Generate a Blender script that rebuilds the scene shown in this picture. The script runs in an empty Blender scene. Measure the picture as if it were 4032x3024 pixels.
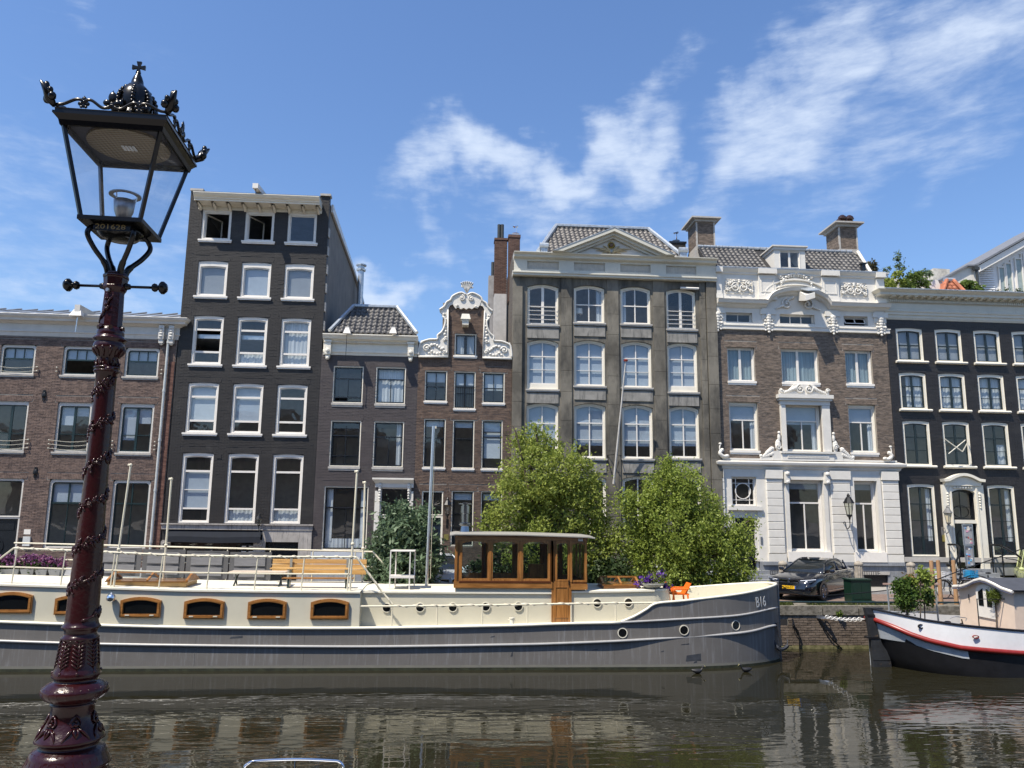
import bpy, math, random
from math import sin, cos, pi, radians, sqrt, atan2
import numpy as np
random.seed(7); np.random.seed(7)
SC = bpy.context.scene
COL = SC.collection
# ---------------------------------------------------------------- camera
F_PX = 3030.0
_pi, _ro, _ya = radians(9.53), radians(0.64), radians(4.15)
FW = np.array([sin(_ya)*cos(_pi), cos(_ya)*cos(_pi), sin(_pi)])
_r0 = np.array([cos(_ya), -sin(_ya), 0.0]); _u0 = np.cross(_r0, FW)
RT = cos(_ro)*_r0 + sin(_ro)*_u0
UP = -sin(_ro)*_r0 + cos(_ro)*_u0
CAM = np.array([0.0, 0.0, 4.6])
cd = bpy.data.cameras.new('camera'); cam = bpy.data.objects.new('camera', cd); COL.objects.link(cam)
cd.sensor_width = 36.0; cd.lens = 36.0*F_PX/4032.0; cd.clip_start = 0.1; cd.clip_end = 5000
from mathutils import Matrix, Vector
m = Matrix(((RT[0], UP[0], -FW[0]), (RT[1], UP[1], -FW[1]), (RT[2], UP[2], -FW[2]))).to_4x4()
m.translation = Vector(CAM); cam.matrix_world = m
SC.camera = cam
def ray(x, y): return RT*(x-2016)/F_PX + UP*(1512-y)/F_PX + FW
def W(x, y, Y):
 d = ray(x, y); p = CAM + d*(Y/d[1]); return float(p[0]), float(p[2])
def WP(x, y, Y):
 a, b = W(x, y, Y); return (a, Y, b)
def RC(l, t, r, b, Y):
 a = W(l, t, Y); c = W(r, b, Y); return a[0], c[0], c[1], a[1]
def WX(x, y, X):
 d = ray(x, y); p = CAM + d*(X/d[0]); return float(p[1]), float(p[2])
# ---------------------------------------------------------------- sky, sun, exposure
SUN = Vector((-0.45, -0.36, 1.0)).normalized()
SUN_EL = math.asin(SUN.z); SUN_AZ = atan2(SUN.x, SUN.y)
wd = bpy.data.worlds.new("World"); SC.world = wd; wd.use_nodes = True
nt = wd.node_tree; N = nt.nodes; L = nt.links
bg = N['Background']
sky = N.new('ShaderNodeTexSky'); sky.sky_type = 'NISHITA'; sky.sun_disc = False
sky.sun_elevation = SUN_EL; sky.sun_rotation = SUN_AZ
sky.air_density = 1.3; sky.dust_density = 0.6; sky.ozone_density = 2.2; sky.altitude = 0
tc = N.new('ShaderNodeTexCoord')
def vm(op, a, b=None):
 n = N.new('ShaderNodeVectorMath'); n.operation = op
 L.new(a, n.inputs[0])
 if b is not None:
  if isinstance(b, (tuple, list)): n.inputs[1].default_value = b
  else: L.new(b, n.inputs[1])
 return n.outputs['Value'] if op in ('LENGTH', 'DOT_PRODUCT') else n.outputs[0]
def mm(op, a, b=None, c=None, clamp=False):
 n = N.new('ShaderNodeMath'); n.operation = op; n.use_clamp = clamp
 for i, v in enumerate((a, b, c)):
  if v is None: continue
  if isinstance(v, (int, float)): n.inputs[i].default_value = v
  else: L.new(v, n.inputs[i])
 return n.outputs[0]
def mr(v, a, b, c, d, smooth=True):
 n = N.new('ShaderNodeMapRange'); n.interpolation_type = 'SMOOTHSTEP' if smooth else 'LINEAR'
 L.new(v, n.inputs[0])
 for i, q in enumerate((a, b, c, d)): n.inputs[i+1].default_value = q
 return n.outputs[0]
dirv = vm('NORMALIZE', tc.outputs['Generated'])
sp = N.new('ShaderNodeSeparateXYZ'); L.new(dirv, sp.inputs[0])
az = mm('ARCTAN2', sp.outputs[0], sp.outputs[1]); el = mm('ARCSINE', sp.outputs[2])
P = N.new('ShaderNodeCombineXYZ'); L.new(az, P.inputs[0]); L.new(el, P.inputs[1])
# warp so cloud edges are ragged
nz = N.new('ShaderNodeTexNoise'); nz.inputs['Scale'].default_value = 9; nz.inputs['Detail'].default_value = 5
L.new(P.outputs[0], nz.inputs['Vector'])
wv = vm('SCALE', vm('SUBTRACT', nz.outputs['Color'], (.5, .5, .5)))
wv.node.inputs['Scale'].default_value = 0.24
PW = vm('ADD', P.outputs[0], wv)
def azel(x, y):
 d = ray(x, y); d = d/np.linalg.norm(d); return atan2(d[0], d[1]), math.asin(d[2])
CL = [(1900, 660, 480, 170, -4, 1.05), (2180, 700, 330, 150, 15, .95), (2480, 540, 420, 150, 38, .9), (2150, 850, 450, 130, 8, .6), (1700, 860, 190, 100, -50, .5),
         (3150, 420, 620, 250, 42, .85), (3000, 650, 560, 240, 18, .72), (3720, 260, 620, 330, 25, .7), (3550, 620, 640, 210, 18, .5),
         (1540, 1150, 300, 130, -10, .95), (150, 1130, 620, 110, -8, .6), (60, 860, 380, 60, -5, .38), (650, 1010, 330, 80, 5, .42),
         (2830, 900, 420, 80, 12, .35), (1800, 960, 120, 60, -50, .4), (420, 40, 260, 70, 20, .3), (100, 750, 900, 520, 0, .34), (2130, 440, 130, 40, 10, .35), (3950, 60, 500, 200, 20, .75)]
tot = None
for (x, y, a, b, ang, w) in CL:
 c = azel(x, y)
 mp = N.new('ShaderNodeMapping'); mp.vector_type = 'TEXTURE'
 mp.inputs['Location'].default_value = (c[0], c[1], 0)
 mp.inputs['Rotation'].default_value = (0, 0, radians(ang))
 mp.inputs['Scale'].default_value = (a/3030*1.25, b/3030*1.4, 1)
 L.new(PW, mp.inputs[0])
 s = mr(vm('LENGTH', mp.outputs[0]), 0.0, 1.0, w, 0.0)
 tot = s if tot is None else mm('MAXIMUM', tot, s)
# loose clouds elsewhere in the sky, same kind
proj = N.new('ShaderNodeCombineXYZ')
zz = mm('ADD', mm('MAXIMUM', sp.outputs[2], 0.0), .22)
L.new(mm('DIVIDE', sp.outputs[0], zz), proj.inputs[0]); L.new(mm('DIVIDE', sp.outputs[1], zz), proj.inputs[1])
nb = N.new('ShaderNodeTexNoise'); nb.inputs['Scale'].default_value = 1.1; nb.inputs['Detail'].default_value = 3
L.new(proj.outputs[0], nb.inputs['Vector'])
back = mm('MULTIPLY', mr(nb.outputs[0], .5, .7, 0, .8), mr(sp.outputs[1], .35, -.1, 0, 1))
tot = mm('MAXIMUM', tot, back)
n1 = N.new('ShaderNodeTexNoise'); n1.inputs['Scale'].default_value = 7.5; n1.inputs['Detail'].default_value = 9
n1.inputs['Roughness'].default_value = .6; n1.inputs['Distortion'].default_value = .35
mp = N.new('ShaderNodeMapping'); mp.inputs['Rotation'].default_value = (0, 0, radians(-32)); mp.inputs['Scale'].default_value = (.85, 2.9, 1)
L.new(P.outputs[0], mp.inputs[0]); L.new(mp.outputs[0], n1.inputs['Vector'])
n2 = N.new('ShaderNodeTexNoise'); n2.inputs['Scale'].default_value = 26; n2.inputs['Detail'].default_value = 6; n2.inputs['Roughness'].default_value = .6
L.new(mp.outputs[0], n2.inputs['Vector'])
nn = mm('ADD', mm('MULTIPLY', n1.outputs[0], .64), mm('MULTIPLY', n2.outputs[0], .36))
den = mm('ADD', mm('MULTIPLY', tot, 1.0), mm('MULTIPLY', mm('SUBTRACT', nn, .5), 2.1))
den = mm('MULTIPLY', mr(den, .10, 1.25, 0, .9), mr(tot, 0.0, .25, 0, 1))
mx = N.new('ShaderNodeMix'); mx.data_type = 'RGBA'
L.new(den, mx.inputs['Factor'])
hs = N.new('ShaderNodeHueSaturation'); hs.inputs['Saturation'].default_value = 1.0
L.new(vm('MULTIPLY', sky.outputs[0], (.84, 1.0, 1.27)), hs.inputs['Color'])
L.new(hs.outputs[0], mx.inputs['A']); mx.inputs['B'].default_value = (5.6, 6.4, 7.7, 1)
L.new(mx.outputs['Result'], bg.inputs['Color'])
bg.inputs['Strength'].default_value = 0.088
sl = bpy.data.lights.new('sun', 'SUN'); so = bpy.data.objects.new('sun', sl); COL.objects.link(so)
sl.energy = 5.0; sl.angle = radians(0.5); sl.color = (1, .91, .77)
so.rotation_euler = SUN.to_track_quat('Z', 'Y').to_euler(); so.location = (-20, -15, 60)
vs = SC.view_settings; vs.view_transform = 'Standard'; vs.look = 'None'; vs.gamma = 1; vs.use_curve_mapping = False
vs.exposure = 0.65
SC.render.engine = 'CYCLES'
SC.cycles.use_denoising = True; SC.cycles.max_bounces = 7; SC.cycles.transparent_max_bounces = 24
SC.cycles.caustics_reflective = False; SC.cycles.caustics_refractive = False
SC.cycles.diffuse_bounces = 3; SC.cycles.glossy_bounces = 4
# ---------------------------------------------------------------- materials
MATS = {}
def mat(name, col, rough=.6, metal=0., var=.12, vs=4., bump=0., bs=30., coat=0., stretch=(1, 1, 1), col2=None, lo=.35, hi=.65, spec=.5, dirt=None, bright_detail=4):
 if name in MATS: return MATS[name]
 M = bpy.data.materials.new(name); M.use_nodes = True
 t = M.node_tree; n = t.nodes; l = t.links; b = n['Principled BSDF']
 col = tuple(c*.9 for c in col); col2 = col2 and tuple(c*.9 for c in col2)
 b.inputs['Roughness'].default_value = rough; b.inputs['Metallic'].default_value = metal
 b.inputs['Specular IOR Level'].default_value = spec
 if coat: b.inputs['Coat Weight'].default_value = coat; b.inputs['Coat Roughness'].default_value = .06
 g = n.new('ShaderNodeNewGeometry'); mp = n.new('ShaderNodeMapping'); mp.inputs['Scale'].default_value = stretch
 l.new(g.outputs['Position'], mp.inputs[0])
 no = n.new('ShaderNodeTexNoise'); no.inputs['Scale'].default_value = vs; no.inputs['Detail'].default_value = bright_detail
 no.inputs['Roughness'].default_value = .65
 l.new(mp.outputs[0], no.inputs['Vector'])
 rp = n.new('ShaderNodeMapRange'); rp.inputs[1].default_value = lo; rp.inputs[2].default_value = hi
 l.new(no.outputs[0], rp.inputs[0])
 mi = n.new('ShaderNodeMix'); mi.data_type = 'RGBA'; l.new(rp.outputs[0], mi.inputs['Factor'])
 c1 = tuple(c*(1-var) for c in col[:3])+(1,)
 c2 = (tuple(col2[:3])+(1,)) if col2 else tuple(min(1, c*(1+var)) for c in col[:3])+(1,)
 mi.inputs['A'].default_value = c1; mi.inputs['B'].default_value = c2
 out = mi.outputs['Result']
 if dirt:   # (colour, scale, lo, hi, stretch)
  dc, ds, dl, dh, dst = dirt
  m2 = n.new('ShaderNodeMapping'); m2.inputs['Scale'].default_value = dst; l.new(g.outputs['Position'], m2.inputs[0])
  n2 = n.new('ShaderNodeTexNoise'); n2.inputs['Scale'].default_value = ds; n2.inputs['Detail'].default_value = 6
  n2.inputs['Roughness'].default_value = .7
  l.new(m2.outputs[0], n2.inputs['Vector'])
  r2 = n.new('ShaderNodeMapRange'); r2.inputs[1].default_value = dl; r2.inputs[2].default_value = dh; l.new(n2.outputs[0], r2.inputs[0])
  x = n.new('ShaderNodeMix'); x.data_type = 'RGBA'; l.new(r2.outputs[0], x.inputs['Factor']); l.new(out, x.inputs['A'])
  x.inputs['B'].default_value = tuple(dc)+(1,); out = x.outputs['Result']
 l.new(out, b.inputs['Base Color'])
 if bump:
  bn = n.new('ShaderNodeTexNoise'); bn.inputs['Scale'].default_value = bs; bn.inputs['Detail'].default_value = 4
  l.new(mp.outputs[0], bn.inputs['Vector'])
  bu = n.new('ShaderNodeBump'); bu.inputs['Strength'].default_value = bump; bu.inputs['Distance'].default_value = .02
  l.new(bn.outputs[0], bu.inputs['Height']); l.new(bu.outputs[0], b.inputs['Normal'])
 MATS[name] = M; return M
def glass(name, tint=(.75, .8, .8), wav=.0, refl=1.0, ior=1.5, haze=.0):
 if name in MATS: return MATS[name]
 M = bpy.data.materials.new(name); M.use_nodes = True
 t = M.node_tree; n = t.nodes; l = t.links; n.remove(n['Principled BSDF'])
 o = n['Material Output']; tr = n.new('ShaderNodeBsdfTransparent'); tr.inputs[0].default_value = tint+(1,)
 gl = n.new('ShaderNodeBsdfGlossy'); gl.inputs['Roughness'].default_value = .02; gl.inputs['Color'].default_value = (refl, refl, refl, 1)
 fr = n.new('ShaderNodeFresnel'); gb = n.new('ShaderNodeNewGeometry'); mf = n.new('ShaderNodeMapRange'); mf.inputs[3].default_value = ior; mf.inputs[4].default_value = 1/ior
 l.new(gb.outputs['Backfacing'], mf.inputs[0]); l.new(mf.outputs[0], fr.inputs[0])   # same reflection from either side of the sheet
 mi = n.new('ShaderNodeMixShader'); l.new(fr.outputs[0], mi.inputs[0]); l.new(tr.outputs[0], mi.inputs[1]); l.new(gl.outputs[0], mi.inputs[2])
 if wav:
  g = n.new('ShaderNodeNewGeometry'); no = n.new('ShaderNodeTexNoise'); no.inputs['Scale'].default_value = 1.1; no.inputs['Detail'].default_value = 2
  l.new(g.outputs['Position'], no.inputs['Vector']); bu = n.new('ShaderNodeBump'); bu.inputs['Strength'].default_value = wav; bu.inputs['Distance'].default_value = .05
  l.new(no.outputs[0], bu.inputs['Height']); l.new(bu.outputs[0], gl.inputs['Normal'])
 if haze:   # dust on the lantern; on windows, pale film painted to lift black panes
  df = n.new('ShaderNodeBsdfDiffuse'); df.inputs[0].default_value = (.7, .7, .68, 1); tl = n.new('ShaderNodeBsdfTranslucent'); tl.inputs[0].default_value = (.7, .7, .68, 1)
  a2 = n.new('ShaderNodeMixShader'); a2.inputs[0].default_value = .35; l.new(df.outputs[0], a2.inputs[1]); l.new(tl.outputs[0], a2.inputs[2])
  m3 = n.new('ShaderNodeMixShader'); m3.inputs[0].default_value = haze; l.new(mi.outputs[0], m3.inputs[1]); l.new(a2.outputs[0], m3.inputs[2]); mi = m3
 l.new(mi.outputs[0], o.inputs[0]); MATS[name] = M; return M
def leafmat(name, c1, c2, rough=.5, tr=.35):
 if name in MATS: return MATS[name]
 M = bpy.data.materials.new(name); M.use_nodes = True
 t = M.node_tree; n = t.nodes; l = t.links; b = n['Principled BSDF']; b.inputs['Roughness'].default_value = rough
 b.inputs['Specular IOR Level'].default_value = .3
 g = n.new('ShaderNodeNewGeometry')
 no = n.new('ShaderNodeTexNoise'); no.inputs['Scale'].default_value = 1.6; no.inputs['Detail'].default_value = 3
 l.new(g.outputs['Position'], no.inputs['Vector'])
 ad = n.new('ShaderNodeMath'); ad.operation = 'MULTIPLY_ADD'; l.new(g.outputs['Random Per Island'], ad.inputs[0]); ad.inputs[1].default_value = .6
 sb = n.new('ShaderNodeMath'); sb.operation = 'MULTIPLY'; l.new(no.outputs[0], sb.inputs[0]); sb.inputs[1].default_value = .5
 l.new(sb.outputs[0], ad.inputs[2])
 mi = n.new('ShaderNodeMix'); mi.data_type = 'RGBA'; l.new(ad.outputs[0], mi.inputs['Factor'])
 mi.inputs['A'].default_value = c1+(1,); mi.inputs['B'].default_value = c2+(1,)
 l.new(mi.outputs['Result'], b.inputs['Base Color'])
 ts = n.new('ShaderNodeBsdfTranslucent'); l.new(mi.outputs['Result'], ts.inputs[0])
 ms = n.new('ShaderNodeMixShader'); ms.inputs[0].default_value = tr
 l.new(b.outputs[0], ms.inputs[1]); l.new(ts.outputs[0], ms.inputs[2]); l.new(ms.outputs[0], n['Material Output'].inputs[0])
 MATS[name] = M; return M
# ---------------------------------------------------------------- mesh builder
class MB:
 def __init__(s): s.v = []; s.f = []
 def add(s, vs, fs):
  o = len(s.v); s.v.extend(vs); s.f.extend([tuple(i+o for i in f) for f in fs]); return s
 def box(s, x0, x1, y0, y1, z0, z1):
  if x0 > x1: x0, x1 = x1, x0
  if y0 > y1: y0, y1 = y1, y0
  if z0 > z1: z0, z1 = z1, z0
  return s.add([(x0, y0, z0), (x1, y0, z0), (x1, y1, z0), (x0, y1, z0), (x0, y0, z1), (x1, y0, z1), (x1, y1, z1), (x0, y1, z1)],
             [(0, 3, 2, 1), (4, 5, 6, 7), (0, 1, 5, 4), (1, 2, 6, 5), (2, 3, 7, 6), (3, 0, 4, 7)])
 def quad(s, a, b, c, d): return s.add([a, b, c, d], [(0, 1, 2, 3)])
 def prism(s, pts, y0, y1):      # polygon in XZ extruded along Y
  n = len(pts); a = sum(pts[i][0]*pts[(i+1) % n][1]-pts[(i+1) % n][0]*pts[i][1] for i in range(n))
  if a < 0: pts = pts[::-1]
  vs = [(p[0], y0, p[1]) for p in pts]+[(p[0], y1, p[1]) for p in pts]
  return s.add(vs, [tuple(range(n)), tuple(range(2*n-1, n-1, -1))]+[((i+1) % n, i, i+n, (i+1) % n+n) for i in range(n)])
 def prismz(s, pts, z0, z1):     # polygon in XY extruded along Z
  n = len(pts); a = sum(pts[i][0]*pts[(i+1) % n][1]-pts[(i+1) % n][0]*pts[i][1] for i in range(n))
  if a < 0: pts = pts[::-1]
  vs = [(p[0], p[1], z0) for p in pts]+[(p[0], p[1], z1) for p in pts]
  return s.add(vs, [tuple(range(n-1, -1, -1)), tuple(range(n, 2*n))]+[(i, (i+1) % n, (i+1) % n+n, i+n) for i in range(n)])
 def prismx(s, pts, x0, x1):     # polygon in YZ extruded along X
  n = len(pts)
  vs = [(x0, p[0], p[1]) for p in pts]+[(x1, p[0], p[1]) for p in pts]
  return s.add(vs, [tuple(range(n-1, -1, -1)), tuple(range(n, 2*n))]+[(i, (i+1) % n, (i+1) % n+n, i+n) for i in range(n)])
 def ring(s, o, i, y0, y1):      # frame between two outlines in XZ
  n = len(o)
  vs = [(p[0], y0, p[1]) for p in o]+[(p[0], y0, p[1]) for p in i]+[(p[0], y1, p[1]) for p in o]+[(p[0], y1, p[1]) for p in i]
  fs = []
  for k in range(n):
   j = (k+1) % n
   fs += [(k, j, n+j, n+k), (2*n+j, 2*n+k, 3*n+k, 3*n+j), (j, k, 2*n+k, 2*n+j), (n+k, n+j, 3*n+j, 3*n+k)]
  return s.add(vs, fs)
 def lathe(s, prof, cx, cy, seg=24, cap=True):   # prof [(r,z)]
  vs = []; fs = []
  for r, z in prof:
   for k in range(seg):
    a = 2*pi*k/seg; vs.append((cx+r*cos(a), cy+r*sin(a), z))
  for i in range(len(prof)-1):
   for k in range(seg):
    j = (k+1) % seg; fs.append((i*seg+k, i*seg+j, (i+1)*seg+j, (i+1)*seg+k))
  if cap: fs.append(tuple(range(seg-1, -1, -1))); fs.append(tuple(range((len(prof)-1)*seg, len(prof)*seg)))
  return s.add(vs, fs)
 def tube(s, pts, r, seg=8, cap=True):
  pts = [Vector(p) for p in pts]; n = len(pts)
  rs = r if isinstance(r, (list, tuple)) else [r]*n
  vs = []; fs = []; up = None
  for i, p in enumerate(pts):
   d = (pts[min(i+1, n-1)]-pts[max(i-1, 0)])
   if d.length < 1e-9: d = Vector((0, 0, 1))
   d.normalize()
   if up is None:
    up = Vector((0, 0, 1)) if abs(d.z) < .9 else Vector((1, 0, 0))
   a = up-d*up.dot(d)
   if a.length < 1e-6: a = d.orthogonal()
   a.normalize(); b = d.cross(a); up = a
   for k in range(seg):
    t = 2*pi*k/seg; q = p+(a*cos(t)+b*sin(t))*rs[i]; vs.append(tuple(q))
  for i in range(n-1):
   for k in range(seg):
    j = (k+1) % seg; fs.append((i*seg+k, i*seg+j, (i+1)*seg+j, (i+1)*seg+k))
  if cap: fs.append(tuple(range(seg-1, -1, -1))); fs.append(tuple(range((n-1)*seg, n*seg)))
  return s.add(vs, fs)
 def ball(s, c, r, seg=10, rings=6):
  rx, ry, rz = r if isinstance(r, (tuple, list)) else (r, r, r)
  vs = [(c[0], c[1], c[2]-rz)]; fs = []
  for i in range(1, rings):
   t = -pi/2+pi*i/rings
   for k in range(seg):
    a = 2*pi*k/seg; vs.append((c[0]+rx*cos(t)*cos(a), c[1]+ry*cos(t)*sin(a), c[2]+rz*sin(t)))
  vs.append((c[0], c[1], c[2]+rz)); top = len(vs)-1
  for k in range(seg):
   j = (k+1) % seg; fs.append((0, 1+j, 1+k)); fs.append((top, top-seg+k, top-seg+j))
  for i in range(rings-2):
   for k in range(seg):
    j = (k+1) % seg; o = 1+i*seg; fs.append((o+k, o+j, o+seg+j, o+seg+k))
  return s.add(vs, fs)
 def loft(s, rings, close=True, cap=True):
  n = len(rings[0]); vs = [p for r in rings for p in r]; fs = []
  for i in range(len(rings)-1):
   for k in range(n if close else n-1):
    j = (k+1) % n; fs.append((i*n+k, i*n+j, (i+1)*n+j, (i+1)*n+k))
  if cap: fs.append(tuple(range(n-1, -1, -1))); fs.append(tuple(range((len(rings)-1)*n, len(rings)*n)))
  return s.add(vs, fs)
 def scroll(s, cx, cz, r, Y, a0=0., turns=1.6, d=1, th=.03, flat=1.):
  n = int(14*turns)+2; pts = []; rs = []
  for i in range(n):
   t = i/(n-1); a = a0+d*turns*2*pi*t; q = r*(1-.86*t)
   pts.append((cx+q*cos(a), Y-.012*t, cz+q*sin(a)*flat)); rs.append(th*(1-.35*t))
  s.tube(pts, rs, 6); s.ball((cx, Y-.02, cz), th*1.25, 6, 4); return s
 def leafrow(s, pts, r0, r1, Y):   # plump leaves along a line (carved ornament)
  n = len(pts)
  for i, p in enumerate(pts):
   r = r0+(r1-r0)*i/max(1, n-1); s.ball((p[0], Y, p[1]), (r*random.uniform(.9, 1.2), r*.7, r*random.uniform(.8, 1.1)), 7, 5)
  return s
 def build(s, name, m, parent=None, smooth=False, **pr):
  if parent is not None:
   o = np.array(org(parent))
  else: o = np.zeros(3)
  me = bpy.data.meshes.new(name)
  v = (np.array(s.v, dtype=float)-o).tolist()
  me.from_pydata(v, [], s.f)
  if isinstance(m, (list, tuple)):
   for q in m: me.materials.append(q)
  elif m: me.materials.append(m)
  if smooth: me.shade_smooth() if smooth is True else me.shade_smooth()
  ob = bpy.data.objects.new(name, me); COL.objects.link(ob)
  if parent is not None: ob.parent = parent
  ob['org'] = [float(x) for x in o]
  for k, q in pr.items(): ob[k] = q
  if smooth == 'auto':
   mark_sharp(me, 40)
  return ob
def mark_sharp(me, ang):
 try:
  me.set_sharp_from_angle(angle=radians(ang))
 except Exception: pass
def org(o): return list(o['org']) if 'org' in o else list(o.location)
def thing(name, label, cat, loc=(0, 0, 0), group=None):
 o = bpy.data.objects.new(name, None); COL.objects.link(o); o.location = loc; o['org'] = [float(x) for x in loc]
 o['label'] = label; o['category'] = cat
 if group: o['group'] = group
 return o
def tag(o, label=None, cat=None, group=None, kind=None):
 if label: o['label'] = label
 if cat: o['category'] = cat
 if group: o['group'] = group
 if kind: o['kind'] = kind
 return o
def inst(name, me, parent, loc, rot=(0, 0, 0), scale=(1, 1, 1)):
 o = bpy.data.objects.new(name, me); COL.objects.link(o); o.parent = parent
 b = org(parent); o.location = (loc[0]-b[0], loc[1]-b[1], loc[2]-b[2]); o.rotation_euler = rot; o.scale = scale
 return o
def text_mesh(txt, size, extrude=.004):
 c = bpy.data.curves.new('t', 'FONT'); c.body = txt; c.size = size; c.extrude = extrude; c.align_x = 'CENTER'; c.align_y = 'CENTER'
 c.resolution_u = 3
 o = bpy.data.objects.new('t', c); COL.objects.link(o)
 me = bpy.data.meshes.new_from_object(o.evaluated_get(bpy.context.evaluated_depsgraph_get()))
 bpy.data.objects.remove(o); return me
def bezier(p, n=12):
 # catmull-rom through points
 p = [np.array(q, dtype=float) for q in p]; p = [2*p[0]-p[1]]+p+[2*p[-1]-p[-2]]; out = []
 for i in range(1, len(p)-2):
  for k in range(n):
   t = k/n; a, b, c, d = p[i-1], p[i], p[i+1], p[i+2]
   out.append(tuple(.5*((2*b)+(-a+c)*t+(2*a-5*b+4*c-d)*t*t+(-a+3*b-3*c+d)*t**3)))
 out.append(tuple(p[-2])); return out
# ---------------------------------------------------------------- shared materials
CREAM = mat('cream_paint', (.78, .74, .64), .45, var=.05, vs=2, dirt=((.5, .47, .4), 3, .62, .85, (6, 6, .7)))
WHITE = mat('white_paint', (.76, .73, .68), .4, var=.04, vs=3)
WHITEW = mat('white_plaster', (.70, .675, .62), .6, var=.05, vs=2, bump=.15, bs=12, dirt=((.55, .53, .48), 2.5, .62, .8, (5, 5, .6)))
GREYW = mat('grey_white_paint', (.60, .58, .54), .5, var=.06, vs=2, dirt=((.4, .39, .36), 3, .6, .8, (4, 4, .6)))
BLACKP = mat('black_paint', (.012, .014, .018), .25, var=.1)
DGREEN = mat('dark_green_paint', (.012, .028, .03), .3, var=.1)
SILLW = mat('white_sill_paint', (.82, .78, .72), .35, var=.04)
SILLG = mat('grey_stone_sill', (.42, .4, .37), .7, var=.12, vs=8)
BLUESTONE = mat('blue_stone', (.24, .255, .28), .7, var=.14, vs=3, dirt=((.12, .12, .125), 4, .52, .75, (6, 6, .6)))
ZINC = mat('zinc', (.5, .54, .58), .38, .7, var=.12, vs=3)
LEAD = mat('lead_flashing', (.42, .46, .5), .45, .5, var=.2, vs=9)
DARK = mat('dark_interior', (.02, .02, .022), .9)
ROOM = mat('interior_plaster', (.42, .40, .37), .9)
BLIND = mat('roller_blind', (.36, .42, .50), .8, var=.04)
BLINDW = mat('white_blind', (.46, .52, .58), .8, var=.04)
BLINDG = mat('grey_blind', (.25, .275, .31), .8, var=.05)
CURT = mat('net_curtain', (.48, .52, .56), .9, var=.2, vs=1.0, stretch=(22, 1, .4))
CURTB = mat('blue_grey_curtain', (.22, .30, .34), .9, var=.3, vs=1.0, stretch=(20, 1, .3))
PANE = glass('window_glass', (.93, .96, .97), wav=.14, refl=1.0, ior=1.7, haze=.024)
IRON = mat('black_iron', (.015, .016, .018), .35, .4)
STEEL = mat('steel', (.55, .57, .6), .28, .9)
CHROME = mat('chrome', (.8, .82, .85), .06, 1.0, var=.01)
def brickmat(name, c1, c2, rough=.85, mort=None):
 M = mat(name, c1, rough, var=.0, vs=1.0, stretch=(4.2, 4.2, 15), col2=c2, lo=.36, hi=.64, bright_detail=2, dirt=((c1[0]*.45, c1[1]*.45, c1[2]*.5), 1.2, .58, .85, (1, 1, .6)))
 return M
# ---------------------------------------------------------------- facade helpers
def holes_minus(a, b, z0, z1, holes):
 iv = [(a, b)]
 for h in holes:
  if h[2] < z1 and h[3] > z0:
   nv = []
   for p, q in iv:
    if h[1] <= p or h[0] >= q: nv.append((p, q))
    else:
     if h[0] > p: nv.append((p, h[0]))
     if h[1] < q: nv.append((h[1], q))
   iv = nv
 return iv
def wall(parent, x0, x1, z0, z1, Y, holes, m, name='front_wall', reveal=.28, arches=None, thick=.3):
 xs = sorted({x0, x1, *[min(max(h[0], x0), x1) for h in holes], *[min(max(h[1], x0), x1) for h in holes]})
 zs = sorted({z0, z1, *[min(max(h[2], z0), z1) for h in holes], *[min(max(h[3], z0), z1) for h in holes]})
 b = MB()
 for j in range(len(zs)-1):
  run = None
  for i in range(len(xs)-1):
   cx = (xs[i]+xs[i+1])/2; cz = (zs[j]+zs[j+1])/2
   inh = any(h[0] < cx < h[1] and h[2] < cz < h[3] for h in holes)
   if not inh: b.quad((xs[i], Y, zs[j]), (xs[i+1], Y, zs[j]), (xs[i+1], Y, zs[j+1]), (xs[i], Y, zs[j+1]))
 for h in holes:
  a, c, d, e = h[:4]; Y2 = Y+reveal
  b.quad((a, Y, d), (a, Y, e), (a, Y2, e), (a, Y2, d)); b.quad((c, Y, d), (c, Y2, d), (c, Y2, e), (c, Y, e))
  b.quad((a, Y, e), (c, Y, e), (c, Y2, e), (a, Y2, e)); b.quad((a, Y, d), (a, Y2, d), (c, Y2, d), (c, Y, d))
  r = h[4] if len(h) > 4 else 0
  if r > 0:
   n = 10
   for k in range(n):
    t0 = k/n; t1 = (k+1)/n; u0 = a+(c-a)*t0; u1 = a+(c-a)*t1
    w0 = e-r*(2*t0-1)**2; w1 = e-r*(2*t1-1)**2
    b.quad((u0, Y, w0), (u1, Y, w1), (u1, Y, e), (u0, Y, e))
    b.quad((u0, Y, w0), (u0, Y2, w0), (u1, Y2, w1), (u1, Y, w1))
 # inner skin and edges so the wall has thickness
 Y3 = Y+reveal
 for j in range(len(zs)-1):
  for i in range(len(xs)-1):
   cx = (xs[i]+xs[i+1])/2; cz = (zs[j]+zs[j+1])/2
   if not any(h[0] < cx < h[1] and h[2] < cz < h[3] for h in holes):
    b.quad((xs[i], Y3, zs[j]), (xs[i], Y3, zs[j+1]), (xs[i+1], Y3, zs[j+1]), (xs[i+1], Y3, zs[j]))
 b.quad((x0, Y, z0), (x0, Y, z1), (x0, Y3, z1), (x0, Y3, z0)); b.quad((x1, Y, z0), (x1, Y3, z0), (x1, Y3, z1), (x1, Y, z1))
 b.quad((x0, Y, z1), (x1, Y, z1), (x1, Y3, z1), (x0, Y3, z1))
 return b.build(name, m, parent)
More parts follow.
